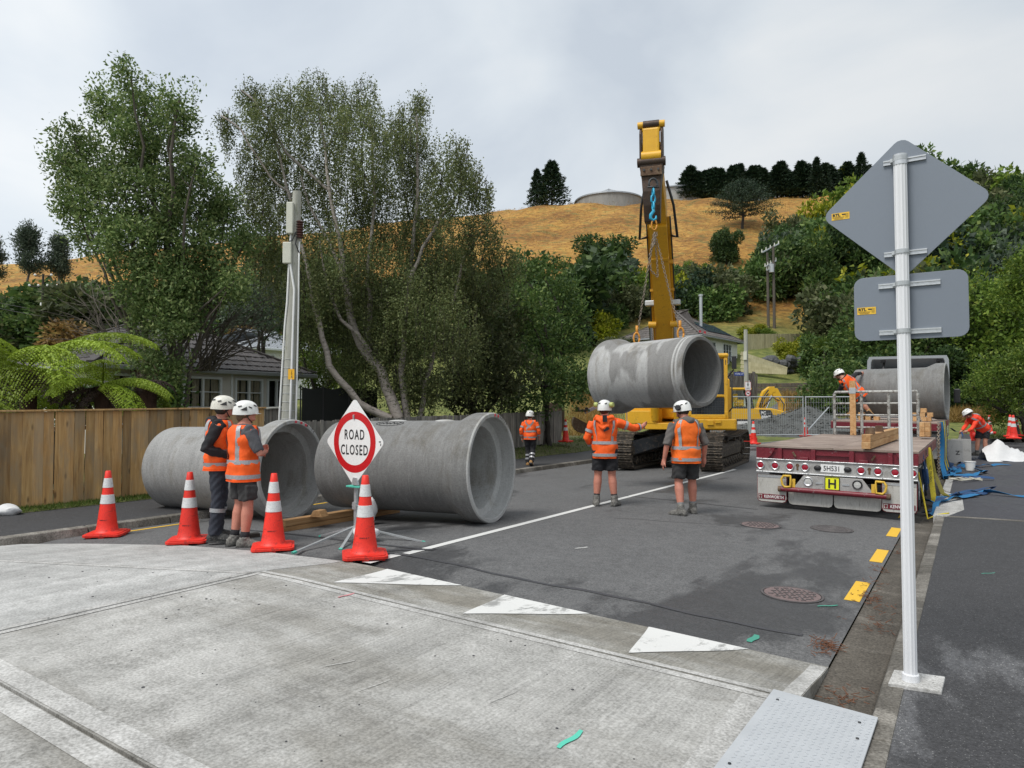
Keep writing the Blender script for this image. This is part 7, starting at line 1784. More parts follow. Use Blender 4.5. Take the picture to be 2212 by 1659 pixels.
# front truck unit
TK = thing('flatbed_truck', 'maroon deck truck with grey cab carrying the last pipe beyond the trailer', 'truck', (3.45, 13.0, -.08)); TK.rotation_euler = (0, R(.9), 0)
FD = 7.6
for i in range(6):
    for sx in (-1, 1): b = MB(); b.box((sx*.615, FD*(i+.5)/6, 1.375), (1.22, FD/6-.01, .03)); b.build('deck_sheet', M['deck'], TK)
tb('rear_beam', [((0, .03, 1.27), (2.44, .10, .17))], M['maroon'], par=TK); tb('coaming', [((-1.21, FD/2, 1.28), (.05, FD, .18)), ((1.21, FD/2, 1.28), (.05, FD, .18))], M['maroon_face'], par=TK)
for x in (-.6, .2): tb('rear_rib', [((x, -.03, 1.27), (.16, .05, .14))], M['maroon'], par=TK)
tb('chassis_rail', [((-.42, FD/2+.6, 1.0), (.12, FD+1.5, .35)), ((.42, FD/2+.6, 1.0), (.12, FD+1.5, .35))], M['maroon'], par=TK)
for y in (1.3, 2.6):
    for sx in (-1, 1):
        for dx in (1.06, .76): wheel(sx*dx, y, .5, par=TK)
for sx in (-1, 1): wheel(sx*1.02, 8.6, .5, par=TK)
tb('mudguard', [((.9, .45, .78), (.62, .03, .62))], M['flap'], .05, par=TK); tb('mudguard', [((-.9, .45, .78), (.62, .03, .62))], M['flap'], .05, par=TK)
for x in (.78, .95): 
    r = MB(TR(x, .42, .98, rx=math.pi/2)); r.lathe([(.06, 0), (.06, .02), (.001, .025)], 20); r.build('tail_lamp', M['lamp_red'], TK)
tb('fuel_tank', [((.85, 4.6, .72), (.65, 1.5, .62)), ((-.85, 4.6, .72), (.65, 1.5, .62))], M['alu'], .12, par=TK); tb('tool_box', [((.92, 3.55, .75), (.5, .5, .5))], M['plate_alu'], .02, par=TK)
b = MB(); b.loft([[(x, y, z) for x, z in ((-1.2, .75), (1.2, .75), (1.22, 1.9), (1.1, 2.85), (-1.1, 2.85), (-1.22, 1.9))] for y in (7.95, 8.1, 9.6)]); b.loft([[(x, 9.62, z) for x, z in ((-1.1, .7), (1.1, .7), (1.05, 1.75), (-1.05, 1.75))], [(x, 11.0, z) for x, z in ((-.9, .75), (.9, .75), (.8, 1.55), (-.8, 1.55))]])
gcab = mat('cab_grey', (.33, .35, .37), .35, .2, var=.06); b.build('cab', gcab, TK, bevel=.06)
tb('cab_window', [((0, 7.93, 2.25), (1.5, .02, .55)), ((1.195, 8.9, 2.2), (.02, .9, .6))], M['blackglass'], 0, par=TK)
b = MB()    # roof air deflector: rim, hollow underside, struts
rim = [(-1.26, 2.74), (-1.24, 3.42), (-1.18, 3.56), (1.18, 3.56), (1.24, 3.42), (1.26, 2.74)]; inn = [(-1.14, 2.74), (-1.12, 3.36), (-1.08, 3.46), (1.08, 3.46), (1.12, 3.36), (1.14, 2.74)]
b.loft([[(x, 7.9, z) for x, z in rim], [(x*.97, 9.5, 2.75+(z-2.75)*.35) for x, z in rim], [(x*.95, 9.5, 2.72+(z-2.75)*.3) for x, z in inn], [(x, 7.9, z) for x, z in inn], [(x, 7.9, z) for x, z in rim]], cap=False, closed=False); b.build('roof_deflector', gcab, TK, bevel=.015)
for x in (-.75, .95): b = MB(); b.bar((x, 7.95, 2.75), (x*.98, 8.2, 3.45), .07, .07); b.box((x, 8.02, 3.4), (.16, .1, .1)); b.build('deflector_strut', M['black'], TK, bevel=.01)
for sx in (-1, 1): b = MB(); b.cyl((sx*1.16, 7.72, .9), (sx*1.16, 7.72, 3.0), .07, n=14); b.build('exhaust_stack', M['chrome'], TK, smooth=40)
tb('mirror', [((1.45, 9.5, 2.2), (.2, .1, .5)), ((-1.45, 9.5, 2.2), (.2, .1, .5))], M['black'], .03, par=TK); tb('headboard', [((0, 7.75, 1.8), (2.4, .06, .8))], M['alu'], .01, par=TK)
# blocks under the loaded pipe
bl = 0
TPt = (tL+tR)/2
for (x, y, n_) in ((4.28, 14.2, 3), (4.42, 14.24, 2), (4.12, 14.22, 2), (2.75, 14.9, 2), (2.92, 14.85, 1), (3.15, 14.8, 1)):
    for j in range(n_):
        b = MB(); b.box((0, 0, 0), (.13, .42, .11)); o = b.build('timber_block', M['timber_fresh'], loc=(x+random.uniform(-.02, .02), y, 1.36+.115*j), bevel=.005); bl += 1
        tag(o, '%s %s block piled under the %s end of the truck pipe' % (('lowest', 'second', 'top')[j], ('middle right', 'far right', 'right inner', 'leftmost', 'left middle', 'left inner')[[4.28, 4.42, 4.12, 2.75, 2.92, 3.15].index(x)], 'socket' if x > 4 else 'plain'), 'timber block', 'timber blocks under the truck pipe')
# chains and straps hanging at the truck side
def hang(name, label, cat, pts, w, m, up=(1, 0, 0), group=None):
    b = MB(); b.strip(pts, w, up); return tag(b.build(name, m), label, cat, group)
b = MB(); chain_mb(b, [(4.68, 12.4, 1.3), (4.70, 11.4, .55), (4.72, 10.4, .05), (4.78, 9.9, -.05), (4.85, 9.6, -.03)], .09, .026, .011); chain_mb(b, [(4.3, 12.9, 1.35), (4.3, 12.88, .9)], .09, .026, .011); tag(b.build('load_chain', M['chain'], smooth=True), 'load chain drooping from the truck deck edge down to the gutter', 'chain')
gs = 'straps hanging from the trailer side'
hang('hanging_strap', 'yellow printed load strap hanging straight from the trailer side edge', 'strap', [(4.63, 8.3, .9), (4.66, 8.3, .5), (4.70, 8.25, .1), (4.72, 8.2, -.1)], .09, M['strap_yellow'], (.3, -1, 0), gs)
text('lettering', 'NZ TRUCKS', .055, M['black'], Matrix.Translation((4.685, 8.222, .35)) @ Matrix.Rotation(R(-72), 4, 'Z') @ Matrix.Rotation(math.pi/2, 4, 'Y') @ Matrix.Rotation(R(90), 4, 'Z') if False else Matrix.Translation((4.67, 8.2, .42)) @ Matrix.Rotation(R(18), 4, 'Z') @ Matrix.Rotation(math.pi/2, 4, 'X') @ Matrix.Rotation(R(-90), 4, 'Z'), bpy.data.objects['hanging_strap']).matrix_parent_inverse = Matrix()
hang('hanging_strap', 'dark olive load strap looping behind the yellow printed strap', 'strap', [(4.64, 8.7, .85), (4.72, 8.6, .4), (4.85, 8.4, .05), (5.0, 8.2, -.02), (5.1, 8.5, .05)], .07, mat('olive_webbing', (.17, .15, .02), .7), (.3, -1, 0), gs)
for k, (y, c) in enumerate(((13.3, 'strap_blue'), (13.8, 'strap_navy'), (14.4, 'strap_yellow'), (15.0, 'strap_blue'), (15.6, 'strap_yellow'), (16.2, 'strap_navy'))):
    hang('hanging_strap', ('bright blue', 'navy', 'yellow', 'second bright blue', 'second yellow', 'farther navy')[k]+' load strap hanging down the truck deck side', 'strap', [(4.69, y, 1.3), (4.72, y, .8), (4.70, y-.05, .3), (4.78, y-.1, -.08)], .10, M[c], (.3, -1, 0), 'straps hanging from the truck side')
b = MB(); b.tube(catenary((4.6, 5.9, .62), (4.72, 5.8, -.1), .0, 6)+[Vector((4.85, 5.75, -.02)), Vector((5.0, 5.9, .0))], .014, 6); tag(b.build('yellow_rope', M['strap_yellow'], smooth=True), 'thin yellow rope hanging by the trailer rear corner to the kerb', 'rope')
b = MB(); b.tube([(4.62, 6.6, .9), (4.68, 6.6, .5), (4.66, 6.9, .25), (4.6, 7.2, .5)], .02, 6); b.cyl((4.64, 6.9, .6), (4.66, 6.9, .35), .05, n=8); tag(b.build('ratchet', M['strap_navy'], smooth=True), 'dark ratchet buckle dangling beside the trailer wheels', 'ratchet')
# straps lying on the footpath
def ground_strap(label, pts, w, m, seed):
    rs = random.Random(seed); P = []; up = []
    W_ = [WZ(x, y, 0) for x, y in pts]
    for a, c in zip(W_, W_[1:]):
        n = max(3, int((c-a).length/.12))
        for i in range(n): P.append(a.lerp(c, i/n))
    P.append(W_[-1]); Q = []; ph = rs.random()*6
    for i, p in enumerate(P): h = .012+.055*abs(math.sin(i*.55+ph))*abs(math.sin(i*.21+ph*2)); Q.append(Vector((p.x+.035*math.sin(i*.6+ph), p.y+.03*math.cos(i*.5+ph), (.0 if p.x > 4.95 else -.02 if p.x > 4.8 else -.12)+h+.01))); up.append(Vector((.6*math.sin(i*.4+ph), .6*math.cos(i*.33+ph), 1)))
    b = MB(); b.strip(Q, w, up, .005); tag(b.build('webbing_strap', m, smooth=False), label, 'strap', 'load straps lying on the footpath')
ground_strap('blue strap lying nearest the camera, running to the right edge of the path', [(1985, 1072), (2020, 1078), (2060, 1070), (2130, 1066), (2215, 1076)], .10, M['strap_blue'], 1)
ground_strap('dark blue strap tangled over the near strap by the splayed kerb', [(1998, 1096), (2030, 1084), (2075, 1068), (2105, 1062), (2150, 1060), (2100, 1072), (2060, 1076)], .10, M['strap_navy'], 2)
ground_strap('blue strap ending over the pale splayed kerb with a yellow tail', [(2006, 1100), (2025, 1092), (2045, 1082), (2110, 1072)], .09, M['strap_blue'], 3)
for k, (pts, c, lb_) in enumerate((([(2040, 1022), (2070, 1010), (2100, 1014), (2130, 1022), (2100, 1028), (2060, 1030)], 'strap_blue', 'curled bright blue strap beside the white pail'), ([(2045, 1012), (2062, 1000), (2080, 1004), (2060, 1018), (2045, 1026), (2050, 1014)], 'strap_navy', 'dark blue strap heaped near the truck chain'),
    ([(2080, 1012), (2130, 1008), (2180, 1006)], 'strap_blue', 'straight blue strap running right from the white pail'), ([(2060, 998), (2110, 995), (2150, 999), (2200, 1001)], 'strap_navy', 'dark blue strap running towards the white tarp'), ([(2060, 988), (2095, 984), (2110, 983)], 'strap_navy', 'dark blue strap under the boots of the bending worker'), ([(2095, 985), (2150, 986)], 'strap_blue', 'blue strap by the heel of the bending worker'),
    ([(2070, 1033), (2110, 1036), (2150, 1038)], 'strap_navy', 'dark strap end beyond the pale rope'), ([(2042, 1026), (2058, 1030), (2050, 1020), (2070, 1022), (2062, 1012)], 'strap_blue', 'blue strap coiled at the kerb by the chain'))): ground_strap(lb_, pts, .11, M[c], 10+k)
b = MB(); rs = random.Random(4)
for k in range(5): b.tube([WZ(2050+i*9, 1032+k*1.1+1.5*math.sin(i*1.2+k), .03+.02*rs.random()) for i in range(9)], .014, 5)
tag(b.build('pale_rope', M['rope'], smooth=True), 'heap of pale rope on the footpath beside the blue straps', 'rope')
ground_strap('blue strap end sticking out left of the trailer mud flap', [(1622, 1036), (1634, 1035), (1645, 1036)], .09, M['strap_blue'], 30)
# steel plates, pail, tarp
pq = WZ(2068, 1000, -.0); pl0 = thing('steel_plate', 'grey steel plate standing on edge marked with a Z, beside the truck', 'steel plate', (pq.x-.1, pq.y-.6, -.01), R(8))
b = MB(); b.box((0, 0, .36), (.52, .03, .72)); b.build('plate', M['plate_alu'], pl0, bevel=.004); text('lettering', 'Z', .16, M['black'], TR(.12, -.018, .34, rx=math.pi/2), pl0, bold=.004)
pl1 = thing('steel_plate', 'second grey steel plate standing behind the plate marked Z', 'steel plate', (pq.x+.1, pq.y+.15, -.01), R(8)); b = MB(); b.box((0, 0, .37), (.52, .03, .72)); b.build('plate', M['plate_alu'], pl1, bevel=.004)
q = WZ(2096, 1017, -.01); root = thing('pail', 'small white plastic pail among the blue straps', 'pail', (q.x, q.y, .0)); b = MB(); b.lathe([(.10, 0), (.125, .22), (.132, .22), (.132, .24), (.118, .24), (.10, .02)], 24); b.build('body', M['white'], root, smooth=40)
b = MB(); b.tube([(.13*math.cos(t), .13*math.sin(t)*.4-.05, .22-.12*math.sin(t)) for t in [i*.2 for i in range(16)]], .005, 5); b.build('handle', M['galv'], root)
q = WZ(2182, 998, -.0); b = MB(); V, F = [], []; rs = random.Random(9)
for i in range(22):
    for j in range(16):
        u, v = i/21-.5, j/15-.5; r = math.hypot(u*1.9+.3, v*2); h = max(0, .52*math.exp(-((u+.28)**2*14+v*v*9))+.20*math.exp(-((u-.1)**2*8+v*v*12))+.06*math.sin(u*17+v*9)*math.cos(v*15-u*4)+.045*abs(math.sin(u*31-v*23))+.03*math.sin(v*41+u*13))*(1-min(1, (2*abs(v))**4)); V.append((u*1.7, v*1.0, max(.004, h)))
for i in range(21):
    for j in range(15): a = i*16+j; F.append((a, a+16, a+17, a+1))
o = npmesh('white_tarp', V, F, M['bag'], smooth=False); o.location = (q.x+.1, q.y, .0); o.rotation_euler = (0, 0, YAW-.25); tag(o, 'crumpled white tarp heaped on the footpath behind the blue straps', 'tarp')
b = MB(); b.strip([WZ(2050, 913, .72), WZ(2095, 911, .72)], .5, None, .12); struct(b.build('yellow_kerb', M['mark_yellow']))
sheet('garden_bed', L(6.9, 9.2, 4), L(15.6, 20.6, 6), lambda t, s: .04+rise(s), M['timber_dark'])
# ------------------------------------------------------------------ people
M['muff_green'] = mat('pale_green_muff', (.42, .46, .14), .5, var=.3)
TOR = [(-.16, .150, .112), (-.06, .168, .120), (.05, .168, .118), (.2, .160, .112), (.38, .158, .112), (.58, .176, .122), (.76, .192, .124), (.88, .182, .112), (.95, .135, .092), (1.0, .085, .075)]
class Torso:
    def __init__(s, P, C, Nk, latP, latC): s.P, s.C, s.N, s.a, s.b = P, C, Nk, latP.normalized(), latC.normalized()
    def base(s, f):
        p = s.P.lerp(s.C, f/.8) if f <= .8 else s.C.lerp(s.N, (f-.8)/.2)
        up = (s.C-s.P).normalized() if f <= .8 else ((s.C-s.P).normalized()+(s.N-s.C).normalized()).normalized()
        lat = s.a.lerp(s.b, max(0, min(1, f))); lat = (lat-up*lat.dot(up)).normalized(); return p, lat, up.cross(lat)   # forward
    def pt(s, f, ang, off, k=1., wmul=1.):
        p, lat, fwd = s.base(f); w = pw([(a, b) for a, b, c in TOR], f)*k*wmul+off; d = pw([(a, c) for a, b, c in TOR], f)*k+off
        e = 2.4; ca, sa = math.cos(ang), math.sin(ang); q = lambda c: math.copysign(abs(c)**(2/e), c)
        return p+lat*w*q(ca)+fwd*d*q(sa)
    def rings(s, f0, f1, off, n=9, m=26, k=1., wm=None):
        return [[s.pt(lerp(f0, f1, i/n), 2*math.pi*j/m, off(lerp(f0, f1, i/n)) if callable(off) else off, k, wm(lerp(f0, f1, i/n)) if wm else 1.) for j in range(m)] for i in range(n+1)]
def person(label, loc, J, top, cfg):
    """J: joints in world axes relative to loc; top: torso clothing"""
    k = cfg.get('k', 1.); root = thing('person', label, 'person', loc, 0)
    for key in J: J[key] = Vector(J[key])
    T = Torso(J['pelvis'], J['chest'], J['neck'], J['hipR']-J['hipL'], J['shR']-J['shL'])
    hd = Vector(J['face']).normalized(); hu = Vector(J.get('headup', (0, 0, 1))); hx = hd.cross(hu).normalized(); hu = hx.cross(hd).normalized()
    HM = Matrix((hx, hd, hu)).transposed().to_4x4(); HM.translation = J['head']      # x right, y face, z up
    def limb2(mb, P, rr, n=14):
        pts, rad = [], []
        for i in range(len(P)-1):
            for f in (0, .25, .5, .75): pts.append(P[i].lerp(P[i+1], f)); rad.append(rr(i+f))
        pts.append(P[-1]); rad.append(rr(len(P)-1)); mb.tube(pts, rad, n)
    # ---- body: one continuous skin
    b = MB(); b.loft(T.rings(-.14, 1.0, -.004, k=k))
    legr = lambda u: k*pw([(0, .09), (.5, .084), (.9, .062), (1, .06), (1.3, .070), (1.6, .054), (2, .039)], u)
    armr = lambda u: k*pw([(0, .056), (.4, .050), (.9, .040), (1, .039), (1.3, .041), (2, .027)], u)
    for s in 'LR':
        limb2(b, [J['hip'+s], J['knee'+s], J['ank'+s]], legr); limb2(b, [J['sh'+s], J['el'+s], J['wr'+s]], armr)
        w = J['wr'+s]; d = (Vector(J['hand'+s])).normalized() if 'hand'+s in J else (w-J['el'+s]).normalized(); sd = Vector(J['palm'+s]).normalized() if 'palm'+s in J else Vector((cA, sA, 0)); sd = (sd-d*sd.dot(d)).normalized(); nn = d.cross(sd)
        b.tube([w-d*.02, w+d*.03*k, w+d*.085*k], [.028*k, .036*k, .034*k], 10); b.tube([w+d*.02*k+sd*.016, w+d*.08*k+sd*.028], [.024*k, .02*k], 8); b.tube([w+d*.02*k-sd*.016, w+d*.08*k-sd*.028], [.024*k, .02*k], 8)
        curl = cfg.get('curl', .5)
        for i, (o_, l_) in enumerate(((-.031, .066), (-.0105, .078), (.0105, .073), (.031, .058))):
            p0 = w+d*.08*k+sd*o_; p1 = p0+(d*.98+sd*o_*4+nn*.12*curl).normalized()*l_*.5*k; p2 = p1+(d*.9+sd*o_*3+nn*curl).normalized()*l_*.5*k; b.tube([p0-d*.015, p1, p2], [.0095, .009, .0075], 8)
        p0 = w+d*.03*k-sd*.03; p1 = p0+(d*.6-sd*.75+nn*.2).normalized()*.045*k; b.tube([p0, p1, p1+(d*.9-sd*.3+nn*.3).normalized()*.035*k], [.015, .0115, .0085], 8)
    b.tube([T.base(.93)[0], J['neck'].lerp(J['head'], .5), HM @ Vector((0, -.015, -.02))], [.075*k, .056*k, .06*k], 14)
    b.ball((0, -.01, .02), 1, 18, 12, HM, (.076*k, .098*k, .115*k)); b.ball((0, .022, -.055), 1, 14, 10, HM, (.058*k, .07*k, .062*k)); b.ball((0, .085, -.085), 1, 10, 8, HM, (.026, .022, .02))
    b.tube([HM @ Vector((0, .085, .022)), HM @ Vector((0, .112, -.022)), HM @ Vector((0, .088, -.034))], [.009, .016, .014], 8)
    for s in (-1, 1): b.ball((s*.078*k, -.012, -.005), 1, 10, 8, HM, (.012, .024, .034)); b.ball((s*.033, .082, .028), 1, 8, 6, HM, (.02, .012, .010))
    b.ball((0, .085, -.058), 1, 8, 6, HM, (.026, .014, .008))
    remesh(b, 'body', M[cfg.get('skin', 'skin')], root, .0104, 3)
    for s in (-1, 1): b = MB(); b.ball((s*.033, .089, .012), .0085, 8, 6, HM); b.build('eye', M['black'], root, smooth=True)
    # hair under the helmet
    b = MB(); b.ball((0, -.025, .0), 1, 16, 10, HM, (.082*k, .098*k, .10*k)); b.ball((0, -.06, -.05 if cfg.get('longhair') else -.02), 1, 14, 8, HM, (.068*k, .06*k, .072*k if cfg.get('longhair') else .05)); b.build('hair', M[cfg.get('hair', 'hair')], root, smooth=True)
    # helmet
    hm = M[cfg.get('helmet', 'helmet')]; tilt = Matrix.Rotation(R(cfg.get('htilt', -6)), 4, 'X')
    HH = HM @ Matrix.Translation((0, -.012, .035)) @ tilt
    b = MB(); n = 36; rings = []
    for z, r in ((-.052, 1.0), (-.03, 1.0), (.0, .985), (.04, .93), (.07, .83), (.095, .66), (.112, .42), (.119, .18), (.1205, .02)):
        ring = []
        for i in range(n):
            a = 2*math.pi*i/n; rr = r*(1+(.02*math.cos(a*6) if .03 < z < .11 else 0)); y = .152*rr*math.sin(a); x = .118*rr*math.cos(a); zz = z
            if z < -.02: zz += -.018*max(0, -math.sin(a))+.016*max(0, math.sin(a))-.01*abs(math.cos(a))**3
            ring.append(HH @ Vector((x, y, zz)))
        rings.append(ring)
    b.loft(rings, cap=False); b.loft([rings[0], [HH @ (HH.inverted() @ v*.93) for v in rings[0]], [HH @ ((HH.inverted() @ v)*.9+Vector((0, 0, .01))) for v in rings[1]]], cap=False)
    ho = b.build('helmet', hm, root, smooth=45)
    b = MB(HH); b.loft([[(x*f, .148+(.045*(1-(x/.1)**2) if e else 0), z) for x, z in ((-.095, -.035), (-.05, -.03), (0, -.028), (.05, -.03), (.095, -.035))] for e, f in ((0, 1), (1, .8))], cap=False, closed=False); b.loft([[(x, .125, z-.006) for x, z in ((-.095, -.035), (-.05, -.03), (0, -.028), (.05, -.03), (.095, -.035))], [(x*.8, .148+.045*(1-(x/.1)**2), z-.006) for x, z in ((-.095, -.035), (-.05, -.03), (0, -.028), (.05, -.03), (.095, -.035))]], cap=False, closed=False); b.build('helmet_peak', hm, ho)
    b = MB()
    for a, z in ((25, .035), (155, .035), (205, .04), (335, .04), (240, .05), (300, .05), (50, .06), (130, .06)):
        ca, sa = math.cos(R(a)), math.sin(R(a)); p = Vector((.113*ca, .145*sa, z)); F = HH @ frame(p*1.005, (ca*1.2, sa, .45), (0, 0, 1)); b.box((0, 0, 0), (.045, .014, .004), M=F, rz=.35 if a > 180 else -.35)
    b.build('vent', M['black'], ho)['kind'] = 'stuff'
    b = MB(); b.prism([(-.045, -.02), (.04, -.022), (.03, .03), (.0, .012)], 0, .002, HH @ frame((.114, -.01, .012), (1, -.05, .25), (0, 0, 1)) @ Matrix.Rotation(math.pi/2, 4, 'Z') if False else HH @ frame((.117, -.01, .012), (1, -.05, .28), (0, 0, 1))); b.build('sticker', M['cloth_char'], ho)
    b = MB(); b.tube([HH @ Vector((.10, .02, -.05)), HM @ Vector((.07, .03, -.08)), HM @ Vector((0, .06, -.125)), HM @ Vector((-.07, .03, -.08)), HH @ Vector((-.10, .02, -.05))], .006, 6); b.build('chin_strap', M['black'], ho)
    if cfg.get('muffs'):
        mcol, up_ = cfg['muffs']
        for s in (-1, 1):
            b = MB(); c = HH @ Vector((s*.145, -.015 if not up_ else -.06, .00 if not up_ else .03)); ax = (HH.to_3x3() @ Vector((s, -.25, .1))); b.cyl(c-ax*.02, c+ax*.025, .048, .040, 18); b.cyl(c-ax*.035, c-ax*.02, .04, .044, 18); b.build('ear_muff', M[mcol], ho, smooth=35, bevel=.004)
            b = MB(); b.tube([HH @ Vector((s*.112, .0, -.02)), c], .008, 6); b.build('muff_arm', M['black'], ho)
    # ---- shirt or hoodie with sleeves
    slv = top['sleeve']; b = MB(); b.loft(T.rings(-.12, .985, .014*k, k=k))
    for s in 'LR':
        sh, el, wr = J['sh'+s], J['el'+s], J['wr'+s]; ins = T.base(.82)[0].lerp(sh, .55)
        if slv > 1.2: P = [sh, el, el.lerp(wr, slv-1)]; rr = lambda u: armr(u)+k*(.020 if u < 1.6 else .018)
        else: P = [sh, sh.lerp(el, slv)]; rr = lambda u: armr(u*slv)+.022*k
        b.tube([ins, sh], [.085*k, .078*k], 14); limb2(b, P, rr)
    if top.get('hood'):
        p, lat, fw_ = T.base(.93); b.ball(p-fw_*.085+T.N*0, 1, 14, 10, sq=(.12, .075, .075)) if not top.get('bighood') else None
        b.tube([p+lat*.10+fw_*.06, p+lat*.12-fw_*.05, p-fw_*.11, p-lat*.12-fw_*.05, p-lat*.10+fw_*.06], [.035, .05, .058, .05, .035], 12)
    sname = top.get('name', 'shirt'); remesh(b, sname, M[top['shirt']], root, .012, 5, .0055, .16)
    tape = M['tape']
    def band(f, off, h=.05, par=None, a0=0, a1=2*math.pi, n=40):
        b = MB(); rows = []
        dl = h/((T.N-T.P).length)
        for i in range(n+1): a = lerp(a0, a1, i/n); rows.append([T.pt(f-dl/2, a, off, k), T.pt(f+dl/2, a, off, k)])
        b.loft(rows, cap=False, closed=False); b.build('reflective_band', tape, par)
    def strap(path, off, w, par, n=22):      # path of (frac, angle) over the torso surface
        b = MB(); rows = []; K = [T.pt(f, a, off(f) if callable(off) else off, k, path_w) for f, a, path_w in path]
        for i, p in enumerate(K):
            d = (K[min(i+1, len(K)-1)]-K[max(i-1, 0)]).normalized(); c = T.base(path[i][0])[0]; nr = (p-c).normalized(); x = d.cross(nr).normalized(); rows.append([p-x*w/2, p+x*w/2])
        b.loft(rows, cap=False, closed=False); b.build('reflective_band', tape, par)
    if top.get('vest'):
        fl = lambda f: .034*k+(.022*k*max(0, (.15-f))/.4)+.004*math.sin(f*23)
        wm = lambda f: pw([(0, 1), (.62, 1), (.76, .94), (.86, .83), (.95, .80), (1.0, 1.0)], f)
        b = MB(); rg = T.rings(top.get('hem', -.34), .965, fl, 22, 44, k, wm)
        rs = random.Random(len(label))
        for i, ring in enumerate(rg):
            for j, v in enumerate(ring):
                c = sum(ring, Vector())/len(ring); ring[j] = v+(v-c).normalized()*(.006*math.sin(j*.9+i*.35)+.005*math.sin(j*.37-i*.8)+.004*math.sin(i*1.1+j*.2))*k
        b.loft(rg, cap=False); vest = b.build('vest', M[top['vest']], root, smooth=True)
        so = vest.modifiers.new('thick', 'SOLIDIFY'); so.thickness = .004; so.offset = 0
        offf = lambda f: fl(f)+.009*k
        for f in top.get('bands', (.18, -.16)): band(f, offf(f), .05*k, vest)
        for sd in (-1, 1):
            for side in (1, -1):          # front and back braces
                a_ = math.pi/2*side; pth = []
                for i in range(16):
                    f = lerp(top.get('bands', (.18,))[0], .955, i/15); pth.append((f, a_+sd*side*-1*lerp(.62, .70, i/15) if top.get('braces', 'v') == 'v' else a_+sd*lerp(.55, -.55, i/15), wm(f)))
                if not top.get('yoke'): strap(pth, offf, .048*k, vest)
        if top.get('trim', True):
            b = MB(); fl_ = rg[0]; b.tube(fl_+[fl_[0]], .006, 5, cap=False); b.build('hem_binding', M[top['vest']], vest)
    if top.get('jacket'):
        so = M[top['shirt']]; jo = [o for o in root.children if o.name.split('.')[0] == sname][0]
        b = MB(); fl = lambda f: .030*k+.02*max(0, .1-f)+.004*math.sin(f*19); rg = T.rings(top.get('hem', -.36), .62, fl, 16, 40, k)
        for i, ring in enumerate(rg):
            c = sum(ring, Vector())/len(ring)
            for j, v in enumerate(ring): ring[j] = v+(v-c).normalized()*(.006*math.sin(j*.9+i*.35)+.005*math.sin(j*.37-i*.8))*k
        b.loft(rg, cap=False); sk = b.build('jacket_skirt', so, root, smooth=True)
        for f in top.get('bands', (.18, -.16)): band(f, fl(f)+.008*k, .05*k, sk)
        st_ = top.get('braces', 'v')
        for sd in (-1, 1):
            for side in (1, -1):
                pth = []
                for i in range(18):
                    f = lerp(top.get('bands', (.18,))[0], .97, i/17); a_ = math.pi/2*side; pth.append((f, a_+(sd*side*-1*lerp(.66, .75, i/17) if st_ == 'v' else sd*lerp(.75, -.75, i/17)), 1.))
                strap(pth, lambda f: .030*k if f < .6 else .026*k, .05*k, sk)
        for s in 'LR':
            for u in top.get('armbands', (.55, 1.55)):
                b = MB(); P = [J['sh'+s], J['el'+s], J['wr'+s]]; i = int(u); p = P[i].lerp(P[i+1], u-i); d = (P[i+1]-P[i]).normalized(); r = armr(u)+.031*k; b.cyl(p-d*.024, p+d*.024, r, r*.98, 20, cap=False); b.build('reflective_band', tape, sk)
        if top.get('bighood'):
            p, lat, fw_ = T.base(.90); up_ = fw_.cross(lat)*-1
            hb2 = MB(); hb2.tube([p+lat*.13+fw_*.03+up_*.04, p+lat*.12-fw_*.10+up_*.03, p-fw_*.155-up_*.02, p-lat*.12-fw_*.10+up_*.03, p-lat*.13+fw_*.03+up_*.04], [.035, .06, .075, .06, .035], 14); hb2.ball(p-fw_*.14-up_*.10, 1, 14, 10, Matrix(), (.10, .07, .10)); remesh(hb2, 'hood', so, root, .012, 5, .008, .1)
            b = MB(); c = p-fw_*.226-up_*.03; F = frame(c, -fw_, up_); b.box((.02, .05, 0), (.075, .11, .012), M=F, rz=.05); b.box((.03, -.11, -.03), (.10, .09, .012), M=F, rz=.5); b.build('hood_lining', M['cloth_black'], root)
    # ---- legs
    b = MB(); lg = cfg.get('leg', 'shorts'); b.loft(T.rings(-.14, .12, .020*k, 4, k=k)); 
    for s in 'LR':
        h_, kn, an = J['hip'+s], J['knee'+s], J['ank'+s]
        if lg == 'shorts': P = [h_, h_.lerp(kn, cfg.get('hemk', .86))]; rr = lambda u: k*pw([(0, .108), (.5, .106), (1, .104)], u)
        else: P = [h_, kn, kn.lerp(an, 1.0)]; rr = lambda u: k*pw([(0, .105), (.5, .098), (1, .082), (1.3, .080), (2, .078)], u)
        limb2(b, P, rr)
        if lg == 'shorts' and cfg.get('cargo'): c = h_.lerp(kn, .62); lt = (J['hipR']-J['hipL']).normalized()*(1 if s == 'R' else -1); b.box(c+lt*.098, (.07, .14, .17), rz=math.atan2(lt.y, lt.x))
    lgs = remesh(b, 'shorts' if lg == 'shorts' else 'trousers', M[cfg['legm']], root, .012, 4, .006, .13)
    if cfg.get('legbands'):
        for s in 'LR':
            for f in cfg['legbands']: b = MB(); kn, an = J['knee'+s], J['ank'+s]; p = kn.lerp(an, f); d = (an-kn).normalized(); b.cyl(p-d*.025, p+d*.025, .090*k, .088*k, 22, cap=False); b.build('reflective_band', tape, lgs)
